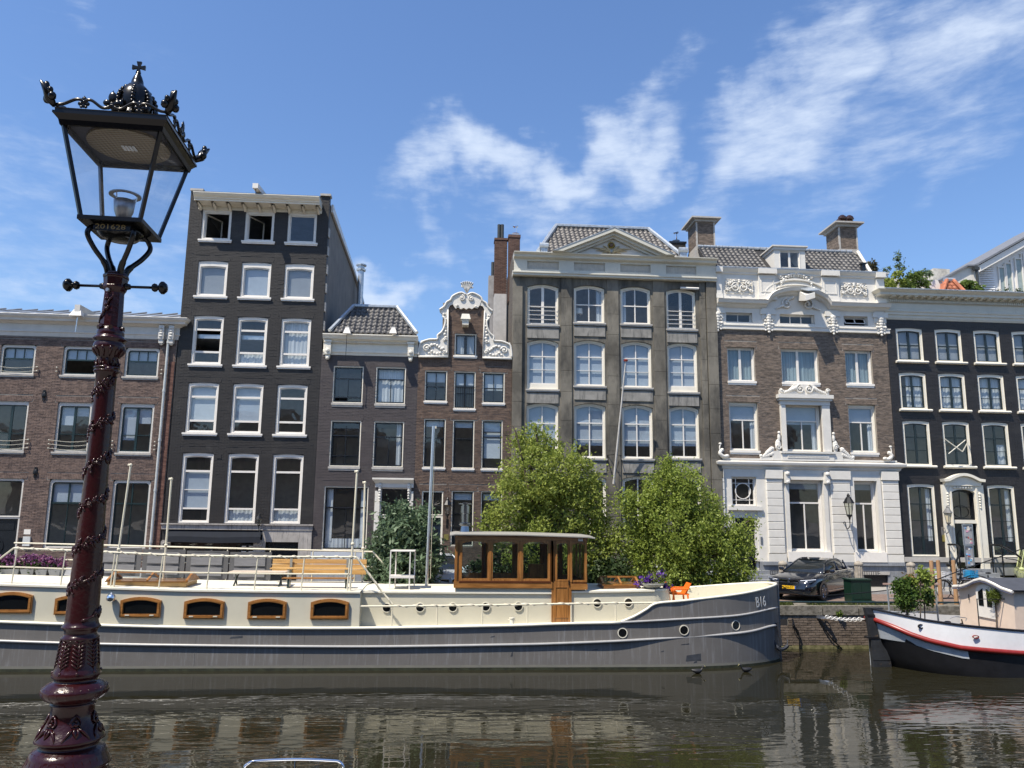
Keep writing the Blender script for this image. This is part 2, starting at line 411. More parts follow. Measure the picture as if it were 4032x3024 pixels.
def shell(parent, x0, x1, z0, z1, Y, depth, m, floors, left=True, right=True, back=True, roofz=None):
 b = MB()
 b.box(x0, x0+.2, Y+.29, Y+depth, z0, z1).build('side_wall', m, parent)
 MB().box(x1-.2, x1, Y+.29, Y+depth, z0, z1).build('side_wall', m, parent)
 MB().box(x0+.2, x1-.2, Y+depth-.2, Y+depth, z0, z1).build('rear_wall', m, parent)
 MB().box(x0+.2, x1-.2, Y+.29, Y+depth-.2, z1-.2, z1-.02).build('flat_roof', ZINC, parent)
 for z in floors:
  MB().box(x0+.2, x1-.2, Y+.3, Y+depth-.2, z-.12, z+.12).build('storey_floor', ROOM, parent)
 MB().box(x0+.201, x1-.201, Y+4.2, Y+4.3, z0, z1-.2).build('inner_wall', ROOM, parent)
_bm = {}
def bricks(parent, x0, x1, z0, z1, Y, holes, m, bw=.215, bh=.054, mo=.011, pro=.012, soldiers=(), indiv=0, clip=None, vis=None):
 b = MB(); singles = []
 hs = list(holes)+[(s[0], s[1], s[2], s[3]) for s in soldiers]
 nrow = int((z1-z0)/(bh+mo))
 for r in range(nrow):
  za = z0+r*(bh+mo); zb = za+bh
  off = (bw+mo)/2*(r % 2); x = x0-off
  header = False
  while x < x1:
   a = max(x, x0); c = min(x+bw, x1); x += bw+mo
   if c-a < .03: continue
   for p, q in holes_minus(a, c, za+.004, zb-.004, hs):
    if q-p < .03: continue
    if clip and not clip((p+q)/2, (za+zb)/2): continue
    pr = pro+random.uniform(-.005, .006)
    if indiv and q-p > bw-.001 and (vis is None or vis(p, q, za)):
     singles.append(((p-0)**2+(za-4.6)**2, p, za, pr)); continue
    j = random.uniform(-.002, .002)
    b.add([(p, Y, za+j), (q, Y, za+j), (q, Y, zb+j), (p, Y, zb+j), (p, Y-pr, za+j), (q, Y-pr, za+j), (q, Y-pr, zb+j), (p, Y-pr, zb+j)],
             [(4, 5, 6, 7), (0, 1, 5, 4), (2, 3, 7, 6), (1, 2, 6, 5), (3, 0, 4, 7)])
 for s in soldiers:   # flat gauged arches: bricks on end, slightly fanned
  n = max(3, int((s[1]-s[0])/.066)); w = (s[1]-s[0])/n; cx = (s[0]+s[1])/2
  for k in range(n):
   a = s[0]+k*w+.005; c = a+w-.01; fan = .16; rise = s[4] if len(s) > 4 else 0
   ta = a+(a-cx)*fan*.0; sh0 = (a-cx)*fan*.5;
   t = ((a+c)/2-cx)/((s[1]-s[0])/2); dz = rise*(1-t*t)
   lo = s[2]+dz+.004; hi = s[3]-.006
   if clip and not clip((a+c)/2, (lo+hi)/2): continue
   sa = (a-cx)*.10;
   pr = pro+random.uniform(0, .006)
   A = [(a-sa*.5, lo), (c-sa*.5, lo), (c+sa*.2, hi), (a+sa*.2, hi)]
   b.add([(p[0], Y, p[1]) for p in A]+[(p[0], Y-pr, p[1]) for p in A], [(4, 5, 6, 7), (0, 1, 5, 4), (2, 3, 7, 6), (1, 2, 6, 5), (3, 0, 4, 7)])
 if indiv:
  singles.sort()
  key = (bw, bh, pro, m.name)
  if key not in _bm:
   q = MB().add([(0, 0, 0), (bw, 0, 0), (bw, 0, bh), (0, 0, bh), (0.002, -pro, .002), (bw-.002, -pro, .002), (bw-.002, -pro, bh-.002), (0.002, -pro, bh-.002)],
              [(4, 5, 6, 7), (0, 1, 5, 4), (2, 3, 7, 6), (1, 2, 6, 5), (3, 0, 4, 7)])
   me = bpy.data.meshes.new('brick'); me.from_pydata(q.v, [], q.f); me.materials.append(m); _bm[key] = me
  for k, (d, p, za, pr) in enumerate(singles):
   if k < indiv: inst('brick', _bm[key], parent, (p, Y, za), (0, random.uniform(-.006, .006), 0), (1, pr/pro, 1))
   else:
    q = p+bw; zb = za+bh
    b.add([(p, Y, za), (q, Y, za), (q, Y, zb), (p, Y, zb), (p, Y-pr, za), (q, Y-pr, za), (q, Y-pr, zb), (p, Y-pr, zb)],
             [(4, 5, 6, 7), (0, 1, 5, 4), (2, 3, 7, 6), (1, 2, 6, 5), (3, 0, 4, 7)])
 o = b.build('brickwork', m, parent); o['kind'] = 'stuff'; return o
def outl(x0, x1, z0, z1, r=0, n=9, rc=0):
 if rc:   # rounded upper corners
  p = [(x0, z0), (x1, z0), (x1, z1-rc)]
  for k in range(1, 5): t = k/5*pi/2; p.append((x1-rc+rc*cos(t), z1-rc+rc*sin(t)))
  p.append((x1-rc, z1)); p.append((x0+rc, z1))
  for k in range(1, 5): t = pi/2+k/5*pi/2; p.append((x0+rc+rc*cos(t), z1-rc+rc*sin(t)))
  p.append((x0, z1-rc)); return p
 p = [(x0, z0), (x1, z0)]
 for k in range(n+1):
  t = 1-2*k/n; p.append(((x0+x1)/2+(x1-x0)/2*t, z1-r*t*t))
 return p
def window(parent, rc_, Y, cas=WHITE, cw=.07, sash=WHITE, sw=.055, vb=(), hb=(), bt=.035, arch=0., rcor=0., rec=.05, sill=None,
          blind=None, curt=None, opened=False, kick=0., cast=None, glassm=None, hbt=None, splitpane=True, content=None, curtm=None, blindm=None):
 """rc_ = outer rect of the opening (x0,x1,z0,z1)."""
 x0, x1, z0, z1 = rc_; yc = Y+rec
 ct = cast or cw
 a0, a1, b0, b1 = x0+cw, x1-cw, z0+cw*.8, z1-ct
 w = MB().ring(outl(x0, x1, z0, z1, arch, rc=rcor), outl(a0, a1, b0, b1, arch, rc=rcor*.8), yc, yc+.12).build('window', cas, parent)
 MB().ring(outl(x0+.012, x1-.012, z0+.012, z1-.012, arch, rc=rcor), outl(x0+.03, x1-.03, z0+.03, z1-.03, arch, rc=rcor*.9), yc-.02, yc+.0).build('moulding', cas, w)
 if kick:
  MB().box(a0, a1, yc+.03, yc+.1, b0, b0+kick).build('kick_panel', cas, w); b0 += kick
 ys = yc+.05
 c0, c1, d0, d1 = a0+sw, a1-sw, b0+sw, b1-sw
 s = MB().ring(outl(a0, a1, b0, b1, arch, rc=rcor*.8), outl(c0, c1, d0, d1, arch, rc=rcor*.5), ys, ys+.05)
 W_, H_ = c1-c0, d1-d0
 vbs = []
 for v in vb:      # (frac, thickness, from, to)
  if not isinstance(v, (tuple, list)): v = (v,)
  f = v[0]; t = v[1] if len(v) > 1 else bt; u0 = v[2] if len(v) > 2 else 0; u1 = v[3] if len(v) > 3 else 1
  x = c0+W_*f; s.box(x-t/2, x+t/2, ys+.004, ys+.046, d0+H_*u0-.01, d0+H_*u1+.01-(0 if u1 < 1 else -.0)); vbs.append((f, t, u0, u1))
 hbs = []
 for h in hb:
  if not isinstance(h, (tuple, list)): h = (h,)
  f = h[0]; t = h[1] if len(h) > 1 else (hbt or bt); u0 = h[2] if len(h) > 2 else 0; u1 = h[3] if len(h) > 3 else 1
  z = d0+H_*f; s.box(c0+W_*u0-.01, c0+W_*u1+.01, ys-.004, ys+.042, z-t/2, z+t/2); hbs.append((f, t, u0, u1))
 s.build('sash', sash, w)
 # panes: cells of the bar grid
 zc = sorted([0, 1]+[h[0] for h in hbs if h[2] == 0 and h[3] == 1])
 for j in range(len(zc)-1):
  zm = (zc[j]+zc[j+1])/2
  xc = sorted([0, 1]+[v[0] for v in vbs if v[2] <= zm <= v[3]])
  for i in range(len(xc)-1):
   if opened and (j, i) in opened: continue
   e = .008
   tilt = random.uniform(-.004, .004); til2 = random.uniform(-.004, .004)
   xa, xb_, za, zb = c0+W_*xc[i], c0+W_*xc[i+1], d0+H_*zc[j], d0+H_*zc[j+1]
   top = zb if j == len(zc)-2 else zb
   MB().add([(xa-e, ys+.025+tilt, za-e), (xb_+e, ys+.025-tilt, za-e), (xb_+e, ys+.025-tilt+til2, top+e), (xa-e, ys+.025+tilt+til2, top+e)], [(0, 1, 2, 3)]).build('pane', glassm or PANE, w)
 if blind:         # (from, to) in fractions of height, from the top
  for bl in (blind if isinstance(blind, list) else [blind]):
   u0 = bl[2] if len(bl) > 2 else 0; u1 = bl[3] if len(bl) > 3 else 1
   MB().box(c0+W_*u0-.02, c0+W_*u1+.02, ys+.09, ys+.095, d0+H_*(1-bl[1])-.01, d0+H_*(1-bl[0])+.06).build('blind', blindm or BLIND, w)
 if curt:
  for cu in (curt if isinstance(curt, list) else [curt]):   # (x from, x to, z from, z to)
   xa = c0+W_*cu[0]-.02; xb_ = c0+W_*cu[1]+.02; za = d0+H_*cu[2]-.03; zb = d0+H_*cu[3]+.03
   n = max(8, int((xb_-xa)/.035)); q = MB(); ph = random.uniform(0, 6)
   vs = []
   for k in range(n+1):
    x = xa+(xb_-xa)*k/n; y = ys+.12+.010*sin(k*1.25+ph)+.008*sin(k*.47+ph*2)
    vs += [(x, y, za), (x, y, zb)]
   q.add(vs, [(2*k, 2*k+2, 2*k+3, 2*k+1) for k in range(n)])
   q.build('curtain', curtm or CURT, w)
 if sill:          # (mat, height, overhang, projection)
  sm, sh, so_, spj = sill
  q = MB().box(x0-so_, x1+so_, Y-spj, Y+rec+.04, z0-sh*.55, z0-.001)
  q.box(x0-so_+.02, x1+so_-.02, Y-spj+.025, Y+rec+.04, z0-sh, z0-sh*.55-.001)
  q.build('sill', sm, w)
 return w
def cornice(parent, x0, x1, prof, Y, m, name='cornice', ret=True):
 """prof: list of (projection, z) from bottom to top; mitred returns at both ends"""
 b = MB(); n = len(prof)
 vs = []
 for p, z in prof: vs += [(x0-p*(1 if ret else 0), Y-p, z), (x1+p*(1 if ret else 0), Y-p, z)]
 for p, z in prof: vs += [(x0-p*(1 if ret else 0), Y+.25, z), (x1+p*(1 if ret else 0), Y+.25, z)]
 fs = [(2*i, 2*i+1, 2*i+3, 2*i+2) for i in range(n-1)]
 o = 2*n
 fs += [(o+2*i+1, o+2*i, o+2*i+2, o+2*i+3) for i in range(n-1)]
 fs += [(2*i, 2*i+2, o+2*i+2, o+2*i) for i in range(n-1)] + [(2*i+1, o+2*i+1, o+2*i+3, 2*i+3) for i in range(n-1)]
 fs += [(2*n-2, 2*n-1, 4*n-1, 4*n-2), (0, o, o+1, 1)]
 b.add(vs, fs); return b.build(name, m, parent)
TILE = None
def tile_mesh(m):
 k = 'tile'+m.name
 if k in _bm: return _bm[k]
 w, l = .245, .36; n = 6; vs = []
 for j, (v, lift) in enumerate(((0, .028), (1, .0))):
  for i in range(n+1):
   t = i/n; z = .034*sin(t*2*pi+.6)+.01
   vs.append((t*w, v*l, z+lift))
 for i in range(n+1):
  t = i/n; vs.append((t*w, 0, .034*sin(t*2*pi+.6)+.01-.006))
 fs = [(i, i+1, n+2+i, n+1+i) for i in range(n)] + [(2*n+2+i, 2*n+3+i, i+1, i) for i in range(n)]
 me = bpy.data.meshes.new('roof_tile'); me.from_pydata(vs, [], fs); me.materials.append(m)
 me.shade_smooth(); _bm[k] = me; return me
def inpoly(x, y, P):
 c = False; n = len(P)
 for i in range(n):
  x0, y0 = P[i]; x1, y1 = P[(i+1) % n]
  if (y0 > y) != (y1 > y) and x < (x1-x0)*(y-y0)/(y1-y0)+x0: c = not c
 return c
def tiled_roof(parent, BL, BR, TR, TL, m, name='roof', cut=(), hip=True, undm=None, expo=.30):
 """planar trapezoid; BL..TL world points"""
 A, B, C_, D = map(Vector, (BL, BR, TR, TL))
 xa = Vector((1, 0, 0)); up = (C_+D)/2-(A+B)/2; up.x = 0; Lh = up.length; up.normalize(); nrm = xa.cross(up);
 if nrm.y > 0: nrm = -nrm
 pts = [(p.x-A.x, (p-A).dot(up)) for p in (A, B, C_, D)]
 r = MB().add([tuple(p-nrm*.03) for p in (A, B, C_, D)]+[tuple(p-nrm*.15) for p in (A, B, C_, D)], [(0, 1, 2, 3), (7, 6, 5, 4), (0, 4, 5, 1), (1, 5, 6, 2), (2, 6, 7, 3), (3, 7, 4, 0)]).build(name, undm or DARK, parent)
 me = tile_mesh(m); rot = Matrix((xa, up, xa.cross(up))).transposed().to_euler()
 rows = int(Lh/expo)+1; xmin = min(p[0] for p in pts); xmax = max(p[0] for p in pts)
 for j in range(rows):
  v = j*expo-.03; ncol = int((xmax-xmin)/.235)+1
  for i in range(ncol):
   u = xmin+i*.235
   if not inpoly(u+.12, min(v+.15, Lh-.02), pts): continue
   p = A+xa*u+up*v
   wx, wz = p.x+.12, p.z+.1
   if any(c(wx, wz) for c in cut): continue
   q = p+nrm*random.uniform(-.004, .006)
   inst('roof_tile', me, r, tuple(q), (rot.x+random.uniform(-.012, .012), rot.y, rot.z+random.uniform(-.012, .012)))
 return r
def chimney(parent, x0, x1, y0, y1, z0, z1, m, capm, capw=.06, caph=.12, name='chimney'):
 c = MB().box(x0, x1, y0, y1, z0, z1).build(name, MATS.get('mortar_brown') or m, parent)
 b = MB();
 # brick faces front and sides
 r = 0; z = z0
 while z < z1-.05:
  for side in range(3):
   if side == 0: L0, L1 = x0, x1
   else: L0, L1 = y0, y1
   x = L0-.113*(r % 2)
   while x < L1:
    a = max(x, L0); c_ = min(x+.215, L1); x += .226
    if c_-a < .03: continue
    p = .01+random.uniform(0, .005)
    if side == 0: b.box(a, c_, y0-p, y0-.001, z, z+.054)
    elif side == 1: b.box(x0-p, x0-.001, a, c_, z, z+.054)
    else: b.box(x1+.001, x1+p, a, c_, z, z+.054)
  z += .065; r += 1
 o = b.build('brickwork', m, c); o['kind'] = 'stuff'
 MB().box(x0-capw, x1+capw, y0-capw, y1+capw, z1, z1+caph).build('cap', capm, c)
 return c
def lantern_wall(label, x, Y, z, s, m=None, glasscol=None, arm=.35, style=0):
 """wall lantern: z = centre of the lamp body"""
 t = thing('wall_lantern', label, 'lantern', (x, Y, z-.6*s))
 m = m or IRON; y = Y-arm
 MB().lathe([(.17*s, z+.16*s), (.2*s, z+.17*s), (.17*s, z+.22*s), (.09*s, z+.36*s), (.05*s, z+.4*s), (.06*s, z+.43*s), (.02*s, z+.5*s)], x, y, 8).build('roof', m, t)
 MB().lathe([(.09*s, z-.24*s), (.16*s, z+.16*s)], x, y, 6, cap=False).build('glass', glasscol or glass('lantern_glass', (.85, .86, .8)), t)
 b = MB()
 for k in range(6):
  a = 2*pi*k/6; b.tube([(x+.09*s*cos(a), y+.09*s*sin(a), z-.24*s), (x+.165*s*cos(a), y+.165*s*sin(a), z+.17*s)], .011*s, 4)
 b.lathe([(.1*s, z-.24*s), (.1*s, z-.27*s), (.04*s, z-.33*s), (.03*s, z-.4*s)], x, y, 8); b.build('frame', m, t)
 pts = bezier([(x, y, z-.38*s), (x, y+.02, z-.62*s), (x, y+arm*.45, z-.72*s), (x, y+arm*.62, z-.5*s), (x, y+arm*.85, z-.52*s), (x, Y-.01, z-.62*s)], 5)
 q = MB().tube(pts, .018*s, 6); q.box(x-.05*s, x+.05*s, Y-.03, Y-.001, z-.85*s, z-.45*s); q.build('bracket', m, t)
 return t
# ================================================================ setting
YF = 33.5; ZG = 1.5
def structure(o): o['kind'] = 'structure'; return o
M_water = bpy.data.materials.new('canal_water'); M_water.use_nodes = True
def _water():
 t = M_water.node_tree; n = t.nodes; l = t.links; b = n['Principled BSDF']
 b.inputs['Base Color'].default_value = (.015, .014, .008, 1); b.inputs['Roughness'].default_value = .0; b.inputs['IOR'].default_value = 1.333
 b.inputs['Specular IOR Level'].default_value = .5
 g = n.new('ShaderNodeNewGeometry')
 def nz(sc, stx, sty, det, w=0):
  mp = n.new('ShaderNodeMapping'); mp.inputs['Scale'].default_value = (stx, sty, 1); mp.inputs['Rotation'].default_value = (0, 0, w); l.new(g.outputs['Position'], mp.inputs[0])
  q = n.new('ShaderNodeTexNoise'); q.inputs['Scale'].default_value = sc; q.inputs['Detail'].default_value = det; q.inputs['Roughness'].default_value = .5
  l.new(mp.outputs[0], q.inputs['Vector']); return q.outputs[0]
 def M_(op, a, b_):
  q = n.new('ShaderNodeMath'); q.operation = op
  for i, v in enumerate((a, b_)):
   if isinstance(v, (int, float)): q.inputs[i].default_value = v
   else: l.new(v, q.inputs[i])
  return q.outputs[0]
 sp_ = n.new('ShaderNodeSeparateXYZ'); l.new(g.outputs['Position'], sp_.inputs[0])
 # calm strip in the lee of the hull, livelier towards the middle of the canal
 amp = n.new('ShaderNodeMapRange'); amp.interpolation_type = 'SMOOTHSTEP'
 for i, v in enumerate((22.2, 18.6, .16, 1.0)): amp.inputs[i+1].default_value = v
 l.new(sp_.outputs[1], amp.inputs[0])
 ax = n.new('ShaderNodeMapRange'); ax.interpolation_type = 'SMOOTHSTEP'
 for i, v in enumerate((10.5, 12.5, 0, 2.1)): ax.inputs[i+1].default_value = v
 l.new(sp_.outputs[0], ax.inputs[0])
 am = M_('MAXIMUM', amp.outputs[0], ax.outputs[0])
 patch = n.new('ShaderNodeMapRange')
 for i, v in enumerate((.35, .65, .45, 1.25)): patch.inputs[i+1].default_value = v
 l.new(nz(.35, .5, 1.0, 2), patch.inputs[0])
 am = M_('MULTIPLY', am, patch.outputs[0])
 h = M_('ADD', M_('MULTIPLY', nz(1.0, .7, 2.0, 2), .40), M_('MULTIPLY', nz(2.6, .45, 1.6, 2, .12), .28))
 h = M_('ADD', h, M_('MULTIPLY', nz(6.0, .5, 1.5, 2, -.1), .018))
 h = M_('MULTIPLY', h, am)
 bu = n.new('ShaderNodeBump'); bu.inputs['Strength'].default_value = 1.0; bu.inputs['Distance'].default_value = .029
 l.new(h, bu.inputs['Height']); l.new(bu.outputs[0], b.inputs['Normal'])
_water()
structure(MB().quad((-900, -900, 0), (900, -900, 0), (900, 900, 0), (-900, 900, 0)).build('water', M_water))
BRICKROAD = mat('street_clinkers', (.17, .12, .1), .85, var=.35, vs=1.0, stretch=(6, 12, 1), bump=.3, bs=20)
PAVE = mat('pavement_slabs', (.30, .29, .27), .85, var=.1, vs=2)
EARTH = mat('earth', (.10, .085, .06), .95, var=.3, vs=5)
structure(MB().box(-700, 700, 28.4, 900, -1.5, ZG-.12).build('ground', EARTH))
structure(MB().box(-90, 90, 28.35, 31.4, -1, ZG-.004).build('road', BRICKROAD))
structure(MB().box(-90, 90, 31.42, YF+6, -1, ZG+.10).build('pavement', PAVE))
structure(MB().box(-90, 90, 31.28, 31.419, -1, ZG+.12).build('kerb', mat('kerb_stone', (.36, .36, .35), .8)))
# the bank the camera and the lamp post stand on
structure(MB().box(-700, 700, -900, 4.55, -1.5, 2.94).build('near_quay', mat('near_quay_stone', (.3, .28, .26), .85, var=.15)))
# quay wall: brick face, coping stones
YQ = 27.5
BRK_Q = brickmat('quay_brick', (.085, .066, .05), (.21, .165, .13))
MORTQ = mat('quay_mortar', (.24, .22, .18), .95, var=.3, vs=6, dirt=((.03, .035, .02), 5, .45, .7, (3, 3, 1)))
qw = thing('quay_wall', 'old brown brick quay wall with mossy foot and stone coping along the canal', 'wall', (0, YQ, 0))
MB().box(-60, 60, YQ, YQ+.6, -1.2, 1.14).build('wall_core', MORTQ, qw)
def qvis(p, q, z): return 10.9 < p < 14.9 and z > .12
bricks(qw, 10.4, 16.2, .12, 1.12, YQ, [(11.55, 11.9, .78, 1.02)], BRK_Q, bw=.26, bh=.068, mo=.017, pro=.022, indiv=300, vis=qvis)
o = MB()
for k in range(-60, 10):   # rest of the wall, hidden behind the barge
 for r in range(5): o.box(k+.0, k+.98, YQ-.01, YQ-.001, .12+r*.2, .3+r*.2)
for k in range(17, 60):
 for r in range(5): o.box(k+.0, k+.98, YQ-.01, YQ-.001, .12+r*.2, .3+r*.2)
tag(o.build('brickwork', BRK_Q, qw), kind='stuff')
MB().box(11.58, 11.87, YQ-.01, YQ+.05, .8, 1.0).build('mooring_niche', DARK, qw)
MOSS = mat('mossy_ledge', (.10, .105, .03), .9, var=.4, vs=5, col2=(.22, .2, .1))
q = MB()
for k in range(-30, 40): q.box(k*1.5, k*1.5+1.48, YQ-.07-random.uniform(0, .02), YQ-.0, -.25, .09+random.uniform(-.015, .015))
q.build('foot_beam', MOSS, qw)
COPE = mat('coping_stone', (.20, .185, .155), .85, var=.2, vs=4, bump=.4, bs=10, dirt=((.06, .055, .04), 3, .45, .65, (2, 2, 3)))
for k in range(-12, 26):
 x = k*1.32+random.uniform(-.02, .02)
 b = MB(); j = random.uniform(-.012, .012)
 b.box(x, x+1.29, YQ-.05+j, YQ+.9, 1.15, ZG-.035+j*.5); b.build('coping_stone', COPE, qw)
# weeds on the quay edge
WEED = leafmat('weed_green', (.06, .10, .02), (.15, .17, .05))
def weeds(name, x0, x1, y, z, n, h, label, kind='stuff'):
 b = MB()
 for i in range(n):
  x = random.uniform(x0, x1); yy = y+random.uniform(-.12, .12); a = random.uniform(0, 2*pi); hh = h*random.uniform(.3, 1)
  dx, dy = cos(a)*hh*.5, sin(a)*hh*.5; w = .012
  b.add([(x-w, yy, z), (x+w, yy, z), (x+dx+w, yy+dy, z+hh*.8), (x+dx*1.3, yy+dy*1.3, z+hh)], [(0, 1, 2, 3)])
 o = b.build(name, WEED); tag(o, label, 'weeds', kind='stuff'); return o
weeds('weeds', 10.8, 12.2, YQ+.25, ZG-.05, 700, .16, 'low green weeds on the quay edge in front of the black car')
weeds('weeds', 12.8, 16.5, YQ+.3, ZG-.05, 900, .14, 'thin weeds on the quay edge by the green cabinet')
# ================================================================ houses
def ctr(x0, x1): return ((x0+x1)/2, YF, ZG)
MORT1 = mat('mortar_brown', (.21, .19, .17), .95, var=.15, vs=3)
BR1 = brickmat('brick_brown_purple', (.085, .058, .05), (.20, .14, .115))
BR4 = brickmat('brick_brown', (.075, .05, .04), (.17, .115, .085))
BR6 = brickmat('brick_grey_brown', (.10, .08, .065), (.24, .185, .145))
BRCH = brickmat('brick_chimney_red', (.07, .035, .026), (.14, .08, .06))
PBLK = mat('painted_brick_charcoal', (.0195, .0172, .0165), .6, var=.2, vs=3, stretch=(1, 1, 6), bump=.2, bs=14, dirt=((.042, .039, .036), .7, .52, .8, (1, 1, 1.6)))
PGRY = mat('painted_brick_grey_brown', (.066, .055, .056), .65, var=.18, vs=3, stretch=(1, 1, 6), bump=.2, bs=14, dirt=((.095, .085, .08), .8, .52, .8, (1, 1, 1.5)))
PBLK8 = mat('painted_brick_black', (.024, .022, .023), .5, var=.25, vs=3, stretch=(1, 1, 6), bump=.2, bs=14, dirt=((.04, .038, .036), .8, .52, .8, (1, 1, 1.5)))
TILE_G = mat('roof_tile_grey', (.045, .045, .05), .55, var=.3, vs=3, col2=(.125, .12, .118))
TILE_O = mat('roof_tile_orange', (.36, .12, .06), .7, var=.3, vs=4)
def hz(y, x=2016): return W(x, y, YF)[1]
def soldier_over(r, h=.24, over=.12, rise=0): return (r[0]-over, r[1]+over, r[3]+.0, r[3]+h, rise)
# ---------------- H1: long low brown brick house at the left
X0, X1 = -30.0, -12.10
h1 = thing('brick_house', 'purple brown brick house with white cornice and zinc roof behind the lamp post', 'house', ctr(X0, X1))
z_top = hz(1330, 400)
r1 = [RC(7, 1355, 128, 1476, YF), RC(253, 1362, 377, 1480, YF), RC(499, 1369, 617, 1489, YF)]
dx1 = r1[1][0]-r1[0][0]; w1 = r1[1][1]-r1[1][0]
za, zb = r1[1][2], r1[1][3]
rowA = [(r1[1][0]+dx1*k, r1[1][0]+dx1*k+w1, za, zb) for k in (-4, -3, -2, -1, 0, 1)]
q = RC(230, 1583, 344, 1781, YF); q2 = RC(477, 1588, 589.5, 1785, YF); dxb = q2[0]-q[0]; wB = q[1]-q[0]
rowB = [(q[0]+dxb*k, q[0]+dxb*k+wB, q[2], q[3]) for k in (-4, -3, -2, -1, 0, 1)]
q = RC(197, 1886, 320, 2159, YF); q2 = RC(447, 1890, 562, 2163, YF); dxc = q2[0]-q[0]; wC = q[1]-q[0]
rowC = [(q[0]+dxc*k, q[0]+dxc*k+wC, q[2], q[3]) for k in (-4, -3, -2, 0, 1)]
door1 = (q[0]-dxc*1.0, q[0]-dxc*1.0+wC, ZG+.45, q[3])
holes1 = rowA+rowB+rowC+[door1]
sold = [soldier_over(r, .25, .14) for r in rowA[3:]+rowB[2:]+rowC[2:]+[door1]]
wall(h1, X0, X1, ZG-.3, z_top, YF, holes1, MORT1)
bricks(h1, -21.5, X1, ZG+.35, z_top, YF, holes1, BR1, soldiers=sold, indiv=300, vis=lambda p, q_, z: 3.2 < z < 9 and -16.9 < p)
BLUEP = mat('grey_blue_plinth', (.25, .27, .3), .7, var=.15, vs=3)
MB().box(-21.4, X1-.02, YF-.06, YF-.001, ZG-.2, ZG+.72).build('plinth', mat('plinth_white_grey', (.5, .5, .49), .6, var=.1), h1)
shell(h1, X0, X1, ZG-.3, z_top+.5, YF, 9, MORT1, [ZG+.45, rowB[4][2]-.6, rowA[4][2]-.5])
for i, r in enumerate(rowA):
 window(h1, r, YF, cas=GREYW, cw=.085, cast=.11, sash=DGREEN, sw=.05, rcor=.16, vb=[(1/3, .035, .58, 1), (2/3, .035, .58, 1)], hb=[(.57, .06)],
          sill=(SILLG, .13, .05, .07), blind=(0, .42) if i in (3, 4, 5) else None, opened=[] if i != 4 else [(0, 0)])
for i, r in enumerate(rowB):
 window(h1, r, YF, cas=GREYW, cw=.085, cast=.15, sash=DGREEN, sw=.05, vb=[(.5, .10)], hb=[(.36, .035)], rcor=.1, sill=(SILLG, .13, .05, .08),
          blind=[(0, .42, 0, .45), (0, .2, .55, 1)] if i == 4 else ([(0, .75, 0, .45), (0, .35, .55, 1)] if i == 5 else None))
for i, r in enumerate(rowC):
 window(h1, r, YF, cas=GREYW, cw=.09, cast=.12, sash=DGREEN, sw=.05, rcor=.16, vb=[(.5, .06, .68, 1), (.5, .03, 0, .68)], hb=[(.68, .06)],
          blind=(0, .3) if i == 3 else None)
dw = window(h1, (door1[0], door1[1], door1[2]+2.25, door1[3]), YF, cas=GREYW, cw=.09, sash=BLACKP, sw=.05, rcor=.12)
d = MB().box(door1[0]+.09, door1[1]-.09, YF+.14, YF+.2, door1[2], door1[2]+2.25).build('door', BLACKP, h1)
MB().ring(outl(door1[0], door1[1], door1[2], door1[2]+2.26), outl(door1[0]+.09, door1[1]-.09, door1[2]+.02, door1[2]+2.2), YF+.05, YF+.2).build('door_frame', GREYW, d)
b = MB()
for zz0, zz1 in ((.15, .5), (1.75, 2.1)): b.box(door1[0]+.25, door1[1]-.25, YF+.12, YF+.139, door1[2]+zz0, door1[2]+zz1)
cxd = (door1[0]+door1[1])/2
b.ring([(cxd+.17*cos(t/16*2*pi), door1[2]+1.1+.26*sin(t/16*2*pi)) for t in range(16)], [(cxd+.13*cos(t/16*2*pi), door1[2]+1.1+.21*sin(t/16*2*pi)) for t in range(16)], YF+.11, YF+.139)
b.build('door_panels', BLACKP, d)
MB().box(door1[0]-.2, door1[1]+.2, YF-.9, YF-.061, ZG+.1, ZG+.28).box(door1[0]-.1, door1[1]+.1, YF-.5, YF-.0611, ZG+.281, ZG+.45).build('door_steps', BLUESTONE, h1)
# intercom, letter box and small plate beside the door
x, z = W(108, 2094, YF); MB().box(x-.13, x+.13, YF-.02, YF-.001-.012, z-.1, z+.1).build('name_plate', WHITE, h1)
x, z = W(108, 2130, YF); MB().box(x-.14, x+.14, YF-.1, YF-.013, z-.2, z+.18).build('letter_box', mat('letter_box_grey', (.6, .62, .62), .4), h1)
x, z = W(81, 2131, YF); MB().box(x-.08, x+.08, YF-.03, YF-.013, z-.14, z+.14).build('door_bell', BLACKP, h1)
zc0 = hz(1333, 500)
zc1 = hz(1254, 500)
hC = zc1-zc0
cornice(h1, X0, X1+.02, [(.02, zc0), (.05, zc0+.16), (.09, zc0+.18), (.09, zc0+.22), (.06, zc0+.24), (.06, zc0+hC*.58), (.14, zc0+hC*.62), (.2, zc0+hC*.68), (.34, zc0+hC*.70), (.36, zc0+hC*.8), (.44, zc0+hC*.88), (.48, zc0+hC*.98), (.46, zc0+hC)], YF, GREYW)
for xx in (W(644, 1300, YF)[0], W(683, 1300, YF)[0]):
 b = MB().box(xx-.11, xx+.11, YF-.26, YF-.02, zc0-.02, zc0+hC*.66); b.box(xx-.09, xx+.09, YF-.22, YF-.02, zc0-.2, zc0-.02)
 b.ball((xx, YF-.12, zc0-.2), .09, 8, 5)
 for k in range(4): b.ball((xx, YF-.27, zc0+.1+k*.12), (.08, .03, .05), 8, 5)
 b.build('bracket', GREYW, h1)
